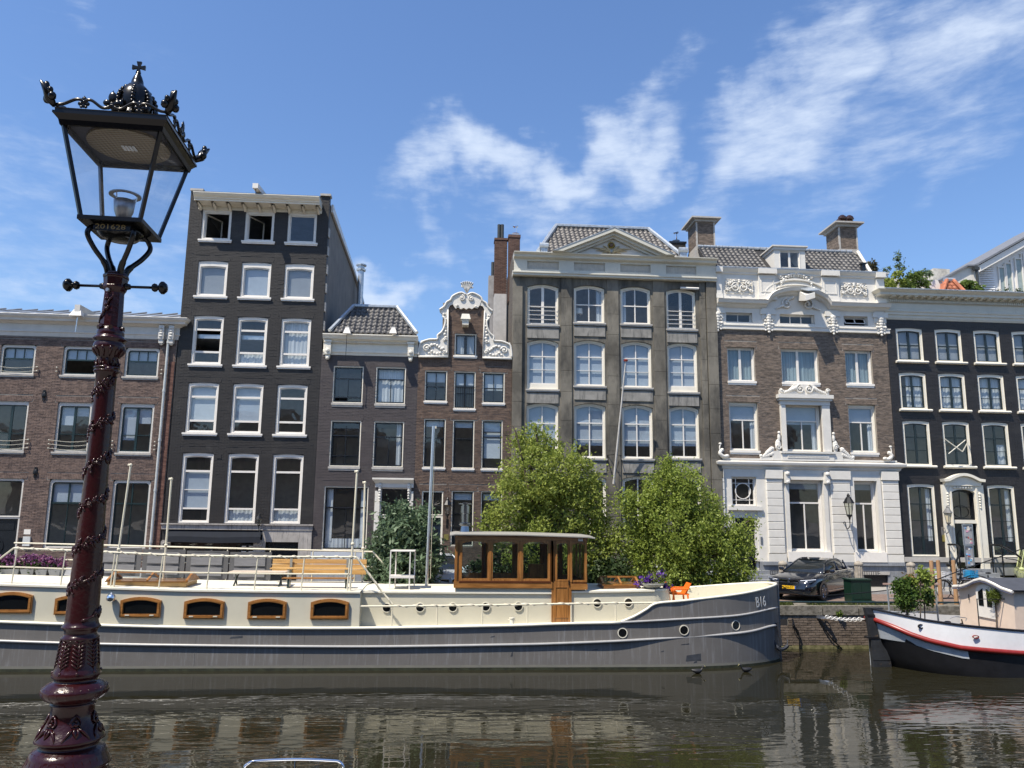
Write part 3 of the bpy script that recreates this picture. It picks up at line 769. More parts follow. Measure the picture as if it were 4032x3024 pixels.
# zinc roof: long panels with rolled seams
zr0 = zc1+.02;
P0 = (YF-.3, zr0); P1 = (YF+1.6, W(400, 1229, YF+1.6)[1])
MB().add([(X0, P0[0], P0[1]), (X1, P0[0], P0[1]), (X1, P1[0], P1[1]), (X0, P1[0], P1[1]), (X0, YF+8.5, P1[1]), (X1, YF+8.5, P1[1])], [(0, 1, 2, 3), (3, 2, 5, 4)]).build('zinc_roof', ZINC, h1)
for k in range(25):
 x = X1-.15-k*.68
 MB().tube([(x-.25, P0[0]+.02, P0[1]+.02), (x+.15, P1[0], P1[1]+.04)], .035, 6).build('seam', ZINC, h1)
# hoist beam
x, z = W(306, 1225, YF-.5)
b = MB(); b.add([(x-.02, YF-.75, z-.28), (x+.2, YF-.75, z-.28), (x+.2, YF-.75, z+.22), (x-.02, YF-.75, z+.22), (x+.6, YF+2.2, z-.6), (x+.8, YF+2.2, z-.6), (x+.8, YF+2.2, z-.1), (x+.6, YF+2.2, z-.1)],
         [(0, 1, 2, 3), (5, 4, 7, 6), (0, 4, 5, 1), (3, 2, 6, 7), (1, 5, 6, 2), (0, 3, 7, 4)])
hb_ = b.build('hoist_beam', GREYW, h1)
MB().add([(x-.2, YF-.8, z-.26), (x+.3, YF-.8, z-.26), (x+.22, YF-.72, z+.02), (x-.06, YF-.72, z+.02), (x-.2, YF-.5, z-.26), (x+.3, YF-.5, z-.26), (x+.22, YF-.5, z+.02), (x-.06, YF-.5, z+.02)], [(0, 1, 2, 3), (0, 4, 5, 1), (1, 5, 6, 2), (0, 3, 7, 4), (3, 2, 6, 7)]).build('end_cap', WHITE, hb_)
MB().tube([(x+.09, YF-.65, z-.28), (x+.07, YF-.65, z-.95)], .02, 5).build('hook', STEEL, hb_)
# rain pipe
b = MB(); a_ = W(667, 1295, YF-.12); c_ = W(589, 2174, YF-.12)
b.tube([(a_[0], YF-.12, a_[1]), (a_[0]+.0, YF-.12, c_[1]-.6)], .055, 8)
for k in range(5): zz = a_[1]-.6-k*2.1; b.tube([(a_[0], YF-.12, zz-.05), (a_[0], YF-.12, zz+.05)], .07, 8)
b.build('rain_pipe', mat('pipe_grey', (.5, .53, .53), .4), h1, smooth=False)
BR1b = brickmat('brick_red_strip', (.09, .04, .03), (.2, .1, .075))
b = MB(); zt = z_top-.9
zz = ZG+.4
while zz < hz(1430, 690): b.box(-12.32+random.uniform(0, .02), -12.12, YF-.04, YF-.013, zz, zz+.054); zz += .065
tag(b.build('brick_strip', BR1b, h1), kind='stuff')
for (px, py, o_) in ((175, 1557, 0), (141, 1860, 0)):   # wall anchors
 x, z = W(px, py, YF); MB().box(x-.05, x+.05, YF-.05, YF-.013, z-.22, z+.22).ball((x, YF-.05, z), (.1, .05, .12), 8, 5).build('wall_anchor', IRON, h1)
# wire guard rails in front of windows
wr = MAT_W = mat('wire_pale', (.5, .48, .4), .5)
for r in rowA[3:]+rowB[3:]:
 b = MB(); tall = r[3]-r[2] > 1.7
 for k in range(3 if tall else 2):
  z = r[2]+.12+k*.17
  if r is not rowA[4] and r is not rowA[5] and r is not rowB[5]:
   b.tube(bezier([(r[0]-.15, YF-.09, z+.02), ((r[0]+r[1])/2, YF-.1, z-.05), (r[1]+.15, YF-.09, z+.02)], 6), .011, 5)
  for s in (r[0]-.17, r[1]+.17): b.ball((s, YF-.08, z+.02), .038, 6, 4); b.tube([(s, YF-.09, z+.02), (s, YF-.0, z+.02)], .012, 4)
 b.build('guard_wire', wr, h1)
# ---------------- H2: tall charcoal house
X0, X1 = -12.05, -5.93
h2 = thing('tall_house', 'tall narrow charcoal painted brick house with white windows in five rows of three', 'house', ctr(X0, X1))
zt2 = W(754, 752, YF)[1]
R2 = {}
R2['A'] = [RC(794, 811, 911.6, 945, YF), RC(962, 820, 1078, 952, YF), RC(1130, 829, 1248, 961, YF)]
R2['B'] = [RC(777.8, 1022.5, 890, 1167, YF), RC(951, 1031.6, 1065, 1172.6, YF), RC(1119.5, 1038.8, 1235, 1179.8, YF)]
R2['C'] = [RC(762.7, 1239.8, 873, 1435, YF), RC(936, 1247, 1048.5, 1440.5, YF), RC(1108, 1252.4, 1220, 1444, YF)]
R2['D'] = [RC(741, 1504, 853, 1706, YF), RC(916.5, 1509, 1030, 1708, YF), RC(1090, 1513, 1206, 1712, YF)]
R2['E'] = [RC(717.5, 1783, 826, 2062, YF), RC(896.6, 1785, 1007, 2062, YF), RC(1073.8, 1785, 1184, 2062, YF)]
cols = [np.mean([R2[k][i][0] for k in 'ABCDE'])+np.mean([R2[k][i][1] for k in 'ABCDE']) for i in range(3)]
for k in 'ABCDE':
 z0m = np.mean([r[2] for r in R2[k]]); z1m = np.mean([r[3] for r in R2[k]])
 R2[k] = [(float(cols[i]/2-.64), float(cols[i]/2+.64), float(z0m), float(z1m)) for i in range(3)]
zband = R2['E'][0][2]
H = sum(R2.values(), [])
holes2 = [(a, b, c, d, 0 if c > 16 else .045) for a, b, c, d in H]
xd = W(1034, 2120, YF)[0]
shop = (X0+.28, xd-.02, ZG-.2, zband-.28); door2 = (W(1045, 2160, YF)[0], W(1175, 2160, YF)[0], ZG, W(1100, 2134, YF)[1])
wall(h2, X0, X1, ZG-.3, zt2, YF, holes2+[shop, door2], PBLK)
sold = [soldier_over(r, .22, .1) for r in H if r[2] < 16]
bricks(h2, X0, X1, zband+.02, zt2-.02, YF, holes2, PBLK, pro=.009, soldiers=sold)
shell(h2, X0, X1, ZG-.3, hz(1320, 1200), YF, 13, mat('render_beige_grey', (.22, .195, .17), .85, var=.12, vs=1.2, dirt=((.13, .125, .12), 1.5, .5, .75, (1, 1, .4))), [zband-.3, R2['D'][0][2]-.5, R2['C'][0][2]-.5])
# upper part with roof dropping to the rear
REND = MATS['render_beige_grey']
yA, zA = WX(1311, 800, X1); yB, zB = WX(1391, 1073, X1); yC, zC = WX(1427, 1185, X1)
zl = hz(1320, 1200)-.05
for xx in (X0, X1-.22):
 MB().prismx([(YF+.29, zl), (46.5, zl), (46.5, zC-.15), (yB, zB), (YF+.3, zt2-.35)], xx, xx+.22).build('side_wall', REND, h2)
MB().box(X0+.22, X1-.22, 46.28, 46.48, zl, zC-.2).build('rear_wall', REND, h2)
MB().add([(X0+.1, YF+.2, zt2-.32), (X1+.02, YF+.2, zt2-.32), (X1+.02, yB, zB+.04), (X0+.1, yB, zB+.04), (X1+.02, 46.6, zC-.1), (X0+.1, 46.6, zC-.1)], [(0, 1, 2, 3), (3, 2, 4, 5)]).build('roof', ZINC, h2)
MB().add([(X1+.03, YF+.32, zt2-.62), (X1+.03, YF+.32, zt2-.25), (X1+.03, yB, zB+.08), (X1+.03, yB, zB-.12), (X1+.03, 46.6, zC-.05), (X1+.03, 46.6, zC-.25)]+[(X1+.12, YF+.32, zt2-.62), (X1+.12, YF+.32, zt2-.25), (X1+.12, yB, zB+.08), (X1+.12, yB, zB-.12), (X1+.12, 46.6, zC-.05), (X1+.12, 46.6, zC-.25)],
 [(0, 1, 2, 3), (3, 2, 4, 5), (6, 9, 8, 7), (9, 11, 10, 8), (1, 7, 8, 2), (2, 8, 10, 4), (0, 3, 9, 6), (3, 5, 11, 9), (0, 6, 7, 1)]).build('verge_board', WHITE, h2)
b = MB(); zz = zl+.3
while zz < zt2-1.2: b.box(X1+.001, X1+.05, YF+.02, YF+.28, zz, zz+.42); zz += .86
b.build('quoins', SILLG, h2)
MB().tube([(X1+.35, 42.6, zl-2.0), (X1+.35, 42.6, WX(1400, 988, X1+.35)[1])], .17, 10).build('flue_pipe', ZINC, h2)
fz = WX(1400, 988, X1+.35)[1]
MB().lathe([(.26, fz-.28), (.28, fz-.2), (.19, fz-.15), (.19, fz), (.3, fz+.02), (.3, fz+.08), (.05, fz+.12)], X1+.35, 42.6, 12).build('flue_cap', ZINC, h2)
MB().box(X1-.02, X1+.0, YF+.3, YF+.31, 0, 1)
for i, r in enumerate(R2['A']):
 w = window(h2, r, YF, cas=WHITE, cw=.09, cast=.24, sash=WHITE, sw=.045, rec=.04, sill=(SILLW, .13, .09, .09), opened=[(0, 0)] if i < 2 else None)
 if i < 2:   # inward opened casement
  x0, x1, z0, z1 = r[0]+.14, r[1]-.14, r[2]+.12, r[3]-.29
  b = MB();
  import itertools
  aa = radians(62); wv_ = (x1-x0)*.98
  def pt(u, z, e=0): return (x0+u*cos(aa)-e*sin(aa), YF+.14+u*sin(aa)+e*cos(aa), z)
  for (u0, u1, q0, q1) in ((0, .05, z0, z1), (wv_-.05, wv_, z0, z1), (0, wv_, z0, z0+.05), (0, wv_, z1-.05, z1)):
   b.add([pt(u0, q0), pt(u1, q0), pt(u1, q1), pt(u0, q1), pt(u0, q0, .04), pt(u1, q0, .04), pt(u1, q1, .04), pt(u0, q1, .04)], [(0, 1, 2, 3), (7, 6, 5, 4), (0, 4, 5, 1), (1, 5, 6, 2), (2, 6, 7, 3), (3, 7, 4, 0)])
  b.build('open_casement', WHITE, w)
  MB().add([pt(.04, z0+.04, .02), pt(wv_-.04, z0+.04, .02), pt(wv_-.04, z1-.04, .02), pt(.04, z1-.04, .02)], [(0, 1, 2, 3)]).build('pane', PANE, w)
for i, r in enumerate(R2['B']):
 window(h2, r, YF, cas=WHITE, cw=.09, cast=.22, sash=WHITE, sw=.05, arch=.045, rec=.04, sill=(SILLW, .13, .09, .09), blind=(0, 1), blindm=(BLINDG, BLIND, BLINDG)[i])
for i, r in enumerate(R2['C']):
 window(h2, r, YF, cas=WHITE, cw=.09, cast=.13, sash=WHITE, sw=.045, arch=.045, rec=.04, hb=[(.235, .085), (.77, .085)], sill=(SILLW, .13, .09, .09),
          opened=[(1, 0)] if i == 0 else None, curt=None if i == 0 else ([(0, 1, 0, .24)] if i == 1 else [(0, 1, 0, 1)]), blind=None if i else None)
for i, r in enumerate(R2['D']):
 window(h2, r, YF, cas=WHITE, cw=.09, cast=.13, sash=WHITE, sw=.045, arch=.045, rec=.04, hb=[(.22, .085), (.77, .085)], sill=(SILLW, .13, .09, .09),
          blind=(0, .78) if i < 2 else None, blindm=BLINDW if i == 0 else BLIND)
for i, r in enumerate(R2['E']):
 window(h2, r, YF, cas=WHITE, cw=.09, cast=.13, sash=WHITE, sw=.045, arch=.045, rec=.04, hb=[(.185, .07), (.775, .085)]+([(.48, .03)] if i == 0 else []),
          blind=(.23, .8) if i == 0 else None, curt=[(0, 1, 0, .17)] if i else None, curtm=CURT)
x, z = W(863, 1797, YF); MB().box(x-.1, x+.1, YF-.03, YF-.01, z-.09, z+.09).build('vent', DARK, h2)
# roof cornice: deep white eaves with brackets
zb_, zt_ = W(1000, 832, YF)[1], W(1000, 762, YF-.6)[1]
xL, xR = W(762, 745, YF-.6)[0], W(1262, 770, YF-.6)[0]
zt_ = W(1000, 760, YF-.7)[1]
b = MB()
zs_ = zb_+.16; hs_ = (W(1000, 762, YF-.86)[1]-zs_)/.68
b.prismx([(YF-.02, zb_), (YF-.02, zs_), (YF-.62, zs_+.02), (YF-.62, zs_+.2*hs_), (YF-.68, zs_+.22*hs_), (YF-.68, zs_+.3*hs_), (YF-.78, zs_+.42*hs_), (YF-.86, zs_+.62*hs_), (YF-.86, zs_+.68*hs_), (YF+.3, zs_+.7*hs_), (YF+.3, zb_)], X0+.38, X1-.32)
b.build('cornice', CREAM, h2)
for k in range(9):
 x = X0+.5+k*(X1-X0-.95)/8
 MB().add([(x-.05, YF-.56, zs_+.01), (x+.05, YF-.56, zs_+.01), (x+.05, YF-.03, zs_-.22), (x-.05, YF-.03, zs_-.22), (x-.05, YF-.56, zs_-.06), (x+.05, YF-.56, zs_-.06), (x+.05, YF-.03, zs_-.0), (x-.05, YF-.03, zs_-.0)],
           [(4, 5, 1, 0), (4, 7, 3, 0)[::-1], (5, 1, 2, 6), (0, 1, 2, 3), (3, 2, 6, 7), (0, 4, 5, 1), (0, 3, 7, 4)]).build('eaves_bracket', CREAM, h2)
MB().box(X0+.4, X1-.34, YF-.8, YF+.4, zs_+.70*hs_+.002, zs_+.70*hs_+.03).build('roof_edge', BLACKP, h2)
for xa, xb in ((X0-.02, X0+.55), (X1-.42, X1+.05)):
 MB().box(xa, xb, YF-.08, YF+.3, zt2+.0, zt2+.1).build('parapet_cap', SILLG, h2)
x, z = W(1007, 742, YF-1.0)
b = MB(); b.add([(x-.12, YF-1.1, z-.02), (x+.12, YF-1.1, z-.02), (x+.12, YF-1.1, z+.2), (x-.12, YF-1.1, z+.2), (x+.25, YF+.6, z-.3), (x+.45, YF+.6, z-.3), (x+.45, YF+.6, z-.08), (x+.25, YF+.6, z-.08)], [(0, 1, 2, 3), (5, 4, 7, 6), (0, 4, 5, 1), (3, 2, 6, 7), (1, 5, 6, 2), (0, 3, 7, 4)])
hb_ = b.build('hoist_beam', WHITE, h2); MB().tube([(x, YF-1.0, z-.03), (x+.02, YF-1.0, z-.25)], .02, 5).build('hook', IRON, hb_)
# stone band, awning, shop front, portal
STN = mat('streaked_stone', (.36, .34, .32), .8, var=.15, vs=3, dirt=((.1, .095, .1), 3.5, .5, .7, (5, 5, .45)))
MB().box(X0-.02, X1+.02, YF-.1, YF+.2, zband-.26, zband-.01).box(X0-.05, X1+.05, YF-.16, YF-.1001, zband-.06, zband-.012).build('stone_band', STN, h2)
b = MB(); n = 24; pts = []
xw0, xw1 = X0+.3, xd-.02
for k in range(n+1):
 x = xw0+(xw1-xw0)*k/n; pts.append(x)
vs = []
for x in pts:
 s = .02*sin(x*2.1)
 vs += [(x, YF-.02, zband-.3), (x, YF-.3, zband-.55+s), (x, YF-.34, zband-.78+s*.7)]
b.add(vs, [f for k in range(n) for f in ((3*k, 3*k+3, 3*k+4, 3*k+1), (3*k+1, 3*k+4, 3*k+5, 3*k+2))]); b.build('awning', mat('awning_navy', (.004, .007, .014), .95, var=.2), h2)
MB().box(shop[0], shop[1]-.55, YF+.2, YF+.26, ZG, zband-.3).build('shop_front', mat('dark_oak', (.022, .012, .010), .4, var=.3), h2)
nb_ = 5; ws = (shop[1]-.62-shop[0])/nb_
for k in range(nb_):
 x0 = shop[0]+k*ws+.12; zz1 = zband-.8; d = MB().ring(outl(x0, x0+ws-.24, ZG+.9, zz1), outl(x0+.04, x0+ws-.28, ZG+.94, zz1-.04), YF+.16, YF+.199).build('shop_window', mat('dark_oak', (0, 0, 0)), h2)
 MB().box(x0+.04, x0+ws-.28, YF+.185, YF+.19, ZG+.94, zz1-.04).build('pane', PANE, d)
 MB().box(x0+.04, x0+ws-.28, YF+.17, YF+.18, zz1-.42, zz1-.4).build('bar', WHITE, d)
x0, x1 = W(942, 2170, YF-.1)[0], W(992, 2170, YF-.1)[0]; z0, z1 = W(960, 2186, YF-.1)[1], W(960, 2142, YF-.1)[1]
sb = MB().box(x0, x1, YF-.06, YF-.02, z0-.25, z1).build('notice_board', BLACKP, h2)
for i in range(2):
 for j in range(2): MB().box(x0+.08+i*.29, x0+.26+i*.29, YF-.065, YF-.0601, z1-.12-j*.22, z1-.08-j*.22).build('name_strip', WHITE, sb)
# stone portal with carved blocks
for xa, xb in ((X0, X0+.26), (W(999, 2160, YF)[0], door2[0]), (door2[1], X1)):
 MB().box(xa, xb, YF-.07, YF+.02, ZG, door2[3]-.001).build('stone_pier', STN, h2)
MB().box(xd, X1, YF-.07, YF-.001, door2[3], zband-.27).build('stone_lintel', STN, h2)
for px in (655, 1016):
 x, z = W(px, 2140, YF-.1); b = MB().box(x-.17, x+.17, YF-.16, YF-.071, z-.12, z+.14)
 for k in range(5): b.ball((x-.1+.05*k, YF-.17, z+.03*sin(k*2)), .045, 6, 4)
 b.build('carved_block', STN, h2)
MB().box(door2[0], door2[1], YF+.15, YF+.2, ZG, door2[3]).build('door', BLACKP, h2)
MB().box(door2[0]+.1, door2[1]-.1, YF+.13, YF+.149, door2[3]-.22, door2[3]-.2).build('transom_bar', DGREEN, h2)
lantern_wall('black half round wall lamp on the stone band of the tall charcoal house', *[W(1021, 2050, YF-.3)[0], YF, W(1021, 2052, YF-.3)[1]], 0.62)
# ---------------- H3: grey-brown painted house with tiled roof and cream cornice
X0, X1 = -5.92, -1.42
X0 = -5.925
X1 = W(1648, 1400, YF)[0]
h3 = thing('house', 'grey brown painted house with tiled hip roof and cream cornice beside the tall charcoal one', 'house', ctr(X0, X1))
zc1 = W(1450, 1317, YF-.35)[1]; zc0 = W(1450, 1401, YF)[1]
R3 = [RC(1314, 1440, 1426, 1588, YF), RC(1482, 1442, 1594, 1590, YF), RC(1303, 1655, 1417, 1838, YF), RC(1473, 1656.5, 1587, 1838, YF)]
xa0 = (R3[0][0]+R3[2][0])/2; xa1 = (R3[0][1]+R3[2][1])/2; xb0 = (R3[1][0]+R3[3][0])/2; xb1 = (R3[1][1]+R3[3][1])/2
R3 = [(xa0, xa1, R3[0][2], R3[0][3]), (xb0, xb1, R3[0][2], R3[0][3]), (xa0, xa1, R3[2][2], R3[2][3]), (xb0, xb1, R3[2][2], R3[2][3])]
big = RC(1278, 1914, 1442, 2167, YF)
por = RC(1498, 1919, 1606, 2350, YF); por = (por[0], por[1], ZG+.6, por[3])
holes3 = R3+[big, por]
wall(h3, X0, X1, ZG-.3, zc0+.1, YF, holes3, PGRY)
bricks(h3, X0, X1, W(1450, 2175, YF)[1], zc0, YF, [*R3, big, (W(1470, 1900, YF)[0], X1, 0, W(1500, 1880, YF)[1])], PGRY, pro=.009, soldiers=[soldier_over(r, .22, .08) for r in R3+[big]])
shell(h3, X0, X1, ZG-.3, zc1-.1, YF, 9, PGRY, [ZG+.6, R3[2][2]-.5, R3[0][2]-.5])
GR3 = mat('pale_grey_blue_stone', (.42, .46, .52), .6, var=.08)
MB().box(X0, W(1440, 2180, YF)[0], YF-.12, YF-.001, ZG+.55, W(1350, 2171, YF)[1]-.02).build('plinth', GR3, h3)
MB().box(X0, W(1440, 2180, YF)[0], YF-.1, YF-.0011, ZG-.1, ZG+.549).build('plinth_base', BLUESTONE, h3)
lay = [dict(vb=[(.5, .03, 0, .69)], hb=[(.69, .05), (.11, .05)]), dict(vb=[(.5, .04, 0, .69)], hb=[(.69, .05)]), dict(vb=[(.5, .03, 0, .92)], hb=[(.87, .03), (.70, .05), (.21, .03)]), dict(vb=[(.5, .03, 0, .68)], hb=[(.68, .05)])]
for i, r in enumerate(R3):
 window(h3, r, YF, cas=CREAM, cw=.05, sash=BLACKP, sw=.06, rec=.03, sill=(SILLG, .17, .02, .06), curt=[(0, 1, 0, 1)] if i == 1 else ([(.82, .97, 0, 1)] if i == 3 else None),
          curtm=CURT, opened=[(0, 0)] if i in (0,) else None, **lay[i])
window(h3, big, YF, cas=CREAM, cw=.05, sash=BLACKP, sw=.06, rec=.03, vb=[(.5, .03, 0, .68)], hb=[(.68, .06)], curt=[(0, .14, .12, 1), (0, 1, 0, .14), (.88, 1, .12, 1)])
# door surround
sx0, sx1 = W(1477, 1950, YF)[0], X1-.03; zt = W(1540, 1882, YF-.2)[1]
for xa, xb in ((sx0, por[0]+.0), (por[1], sx1)):
 MB().box(xa, xb, YF-.09, YF+.05, ZG+.5, zt-.55).build('pilaster', WHITEW, h3)
MB().box(sx0, sx1, YF-.1, YF+.05, por[3]+.0, zt-.22).build('frieze', WHITEW, h3)
b = MB().box(sx0-.12, sx1+.0, YF-.3, YF-.001, zt-.07, zt); b.add([(sx0-.12, YF-.3, zt-.07), (sx1, YF-.3, zt-.07), (sx1, YF-.1, zt-.24), (sx0, YF-.1, zt-.24), (sx0-.12, YF, zt-.07), (sx1, YF, zt-.07), (sx1, YF, zt-.24), (sx0, YF, zt-.24)], [(0, 3, 2, 1), (0, 4, 7, 3), (1, 2, 6, 5), (3, 7, 6, 2)])
b.build('door_cornice', WHITEW, h3)
for x in (sx0+.2, sx1-.2):
 MB().leafrow([(x, zt-.3-k*.11) for k in range(7)], .08, .04, YF-.13).build('carved_console', WHITEW, h3)
window(h3, (por[0], por[1], ZG+2.95, por[3]), YF, cas=WHITE, cw=.06, sash=BLACKP, sw=.04, rec=.02)
MB().box(por[0]+.06, por[1]-.06, YF+.1, YF+.15, ZG+.6, ZG+2.94).build('door', DGREEN, h3)
MB().box(por[0], por[1], YF+.02, YF+.1, ZG+2.85, ZG+2.949).build('transom', WHITE, h3)
# cornice
hC = zc1-zc0
cornice(h3, X0+.06, X1-.04, [(.03, zc0), (.05, zc0+.1), (.09, zc0+.12), (.09, zc0+.2), (.04, zc0+.23), (.04, zc0+hC*.60), (.1, zc0+hC*.64), (.22, zc0+hC*.74), (.3, zc0+hC*.76), (.34, zc0+hC*.86), (.4, zc0+hC*.95), (.4, zc0+hC)], YF, CREAM, ret=False)
nd = 44
for k in range(nd):
 x = X0+.5+k*(X1-X0-1.0)/(nd-1); MB().box(x-.025, x+.025, YF-.17, YF-.041, zc0+hC*.60, zc0+hC*.68).build('dentil', CREAM, h3)
for x in (X0+.28, X1-.34):
 b = MB().box(x-.13, x+.13, YF-.24, YF-.02, zc0+.0, zc0+hC*.66); b.box(x-.16, x+.16, YF-.28, YF-.02, zc0+hC*.6, zc0+hC*.7); b.box(x-.1, x+.1, YF-.17, YF-.02, zc0-.12, zc0)
 b.ball((x, YF-.14, zc0-.16), .09, 8, 5); b.ball((x, YF-.25, zc0+.16), (.09, .06, .1), 8, 5); b.build('bracket', CREAM, h3)
YR0, YR1 = YF-.05, YF+1.55
A = WP(1300, 1303, YR0+.1); B = WP(1641, 1322, YR0+.1); Cc = WP(1563, 1215, YR1); D = WP(1393, 1210, YR1)
zr = (A[2]+B[2])/2-.02; zt_ = (Cc[2]+D[2])/2
A = (A[0], YR0, zr); B = (B[0], YR0, zr); Cc = (Cc[0], YR1, zt_); D = (D[0], YR1, zt_)
rf3 = tiled_roof(h3, A, B, Cc, D, TILE_G)
for p, q in ((A, D), (D, Cc), (Cc, B)):
 MB().tube([tuple(Vector(p)+Vector((0, -.06, .06))), tuple(Vector(q)+Vector((0, -.06, .06)))], .09, 6).build('hip_flashing', LEAD, rf3)
# roof flanks and back
MB().add([A, D, (D[0], YF+5, D[2]), (A[0], YF+6, A[2]), B, Cc, (Cc[0], YF+5, Cc[2]), (B[0], YF+6, B[2])], [(0, 3, 2, 1), (4, 5, 6, 7), (1, 2, 6, 5), (3, 7, 6, 2)]).build('roof_flank', LEAD, rf3)
for i, px in enumerate((1368, 1549)):
 x, z = W(px, 1307, YF-.6)
 b = MB().box(x-.08, x+.08, YF-.72, YF+.3, z-.02, z+.2); b.add([(x-.16, YF-.8, z-.1), (x+.16, YF-.8, z-.1), (x+.09, YF-.74, z+.12), (x-.09, YF-.74, z+.12), (x-.16, YF-.6, z-.1), (x+.16, YF-.6, z-.1), (x+.09, YF-.6, z+.12), (x-.09, YF-.6, z+.12)], [(0, 1, 2, 3), (0, 4, 5, 1), (1, 5, 6, 2), (0, 3, 7, 4), (3, 2, 6, 7)])
 hb_ = b.build('hoist_beam', WHITE, h3)
 if i == 0:
  pts = [(x, YF-.7, z-.1), (x-.01, YF-.7, W(1366, 1418, YF-.7)[1])]
  q = MB().tube(pts, .013, 5); q.ring([(pts[1][0]+.04*cos(k), pts[1][2]+.04*sin(k)) for k in np.linspace(0, 2*pi, 9)[:-1]], [(pts[1][0]+.022*cos(k), pts[1][2]+.022*sin(k)) for k in np.linspace(0, 2*pi, 9)[:-1]], YF-.71, YF-.69)
  q.build('hook', IRON, hb_)
# ---------------- H4: brown brick neck gable
X0 = X1; X1 = W(2016, 1500, YF)[0]-.01
h4 = thing('gabled_house', 'narrow brown brick house with a white scrolled neck gable', 'house', ctr(X0, X1))
zsh = W(1830, 1409, YF)[1]
def RW(l, t, r, b): return RC(l, t, r, b, YF)
R4 = [RW(1674, 1458, 1759, 1581), RW(1789.5, 1461.7, 1871, 1610), RW(1901.6, 1465, 1986.6, 1588), RW(1670, 1648, 1751.5, 1841.7), RW(1784, 1652, 1865.5, 1845), RW(1898, 1653.6, 1977.5, 1847)]
tr4 = RW(1661, 1932, 1744, 2021); tr4 = (tr4[0], tr4[1], ZG+.9, tr4[3]); g4 = [RW(1778.6, 1932, 1862, 2150), RW(1894, 1934, 1976, 2150)]
small = RW(1791, 1313, 1875, 1402)
xm = (W(1764, 1300, YF)[0]+W(1905, 1300, YF)[0])/2; nw = (W(1905, 1300, YF)[0]-W(1764, 1300, YF)[0])/2
ztop4 = W(1835, 1195, YF)[1]
wall(h4, X0, X1, ZG-.3, zsh, YF, R4+[tr4]+g4, MORT1)
wall(h4, xm-nw-.25, xm+nw+.25, zsh, ztop4, YF, [small], MORT1, name='gable_wall')
sold = [soldier_over(r, .26, .13) for r in R4+[tr4]+g4]
bricks(h4, X0, X1, ZG+.75, zsh, YF, R4+[tr4]+g4, BR4, soldiers=sold, indiv=300, vis=lambda p, q_, z: z > 5.2)
bricks(h4, xm-nw, xm+nw, zsh, ztop4, YF, [small], BR4, soldiers=[soldier_over(small, .2, .08)])
shell(h4, X0, X1, ZG-.3, zsh+.1, YF, 9, MORT1, [ZG+.9, R4[3][2]-.5, R4[0][2]-.5])
MB().box(X0+.02, X1-.02, YF-.05, YF-.001, ZG-.1, ZG+.74).build('plinth', BLUESTONE, h4)
MB().add([(xm-nw-.2, YF+.29, zsh), (xm+nw+.2, YF+.29, zsh), (xm+nw+.2, YF+.29, ztop4-.6), (xm, YF+.29, ztop4), (xm-nw-.2, YF+.29, ztop4-.6)]+[(xm-nw-.6, YF+8, zsh), (xm+nw+.6, YF+8, zsh), (xm, YF+8, ztop4)],
          [(0, 5, 7, 3, 4), (1, 2, 3, 7, 6), (0, 1, 6, 5)]).build('roof', TILE_G, h4)
for i, r in enumerate(R4):
 top = i < 3
 kw = dict(vb=[(.5, .035)], hb=[(.48, .045)]) if i in (0, 2) else (dict(vb=[(.5, .1)], hb=[(.4, .03)]) if i == 1 else dict(vb=[], hb=[(.62 if i < 5 else .67, .035)]+([(.78, .04)] if i == 5 else [])))
 window(h4, r, YF, cas=CREAM, cw=.045, sash=BLACKP, sw=.05, rec=.03, sill=(SILLW, .12, .03, .06), blind=[(0, .33)] if i in (0, 1) else ([(0, .58)] if i == 2 else ([(0, .8)] if i == 5 else ([(0, .12)]))), blindm=BLINDW, **kw)
r = R4[1]; b = MB()
for k in range(9): b.tube([(r[0]+.08+k*(r[1]-r[0]-.16)/8, YF-.02, r[2]+.05), (r[0]+.08+k*(r[1]-r[0]-.16)/8, YF-.02, r[2]+.95)], .01, 4)
b.tube([(r[0]+.02, YF-.02, r[2]+.95), (r[1]-.02, YF-.02, r[2]+.95)], .014, 5); b.build('french_balcony', IRON, h4)
window(h4, small, YF, cas=CREAM, cw=.05, sash=BLACKP, sw=.05, rec=.03, vb=[(.5, .13)], sill=(SILLW, .12, .05, .07), curt=[(0, 1, 0, 1)])
window(h4, (tr4[0], tr4[1], W(1700, 2030, YF)[1], tr4[3]), YF, cas=CREAM, cw=.06, sash=BLACKP, sw=.04, rec=.03)
# fan light rays
cxf = (tr4[0]+tr4[1])/2; czf = W(1700, 2000, YF)[1]; b = MB()
for k in range(20): a = 2*pi*k/20; b.tube([(cxf+.1*cos(a), YF+.09, czf+.1+.1*sin(a)), (cxf+.33*cos(a), YF+.09, czf+.1+.36*sin(a))], .008, 3)
b.build('fan_light', IRON, h4)
dz = W(1700, 2036, YF)[1]
MB().box(tr4[0]+.08, tr4[1]-.08, YF+.14, YF+.19, ZG+.9, dz).build('door', mat('dark_blue_door', (.012, .02, .035), .3), h4)
MB().ring(outl(tr4[0]-.0, tr4[1]+.0, ZG+.9, dz+.04), outl(tr4[0]+.08, tr4[1]-.08, ZG+.92, dz-.02), YF+.02, YF+.14).build('door_frame', CREAM, h4)
for z0, z1 in ((.15, .7), (.85, 1.5), (1.65, 2.0)): MB().box(tr4[0]+.2, tr4[1]-.2, YF+.125, YF+.139, ZG+.9+z0, ZG+.9+z1).build('door_panel', BLACKP, h4)
for i, r in enumerate(g4): window(h4, r, YF, cas=CREAM, cw=.045, sash=BLACKP, sw=.05, rec=.03, hb=[(.6, .035)], blind=(0, .13), blindm=BLINDW)
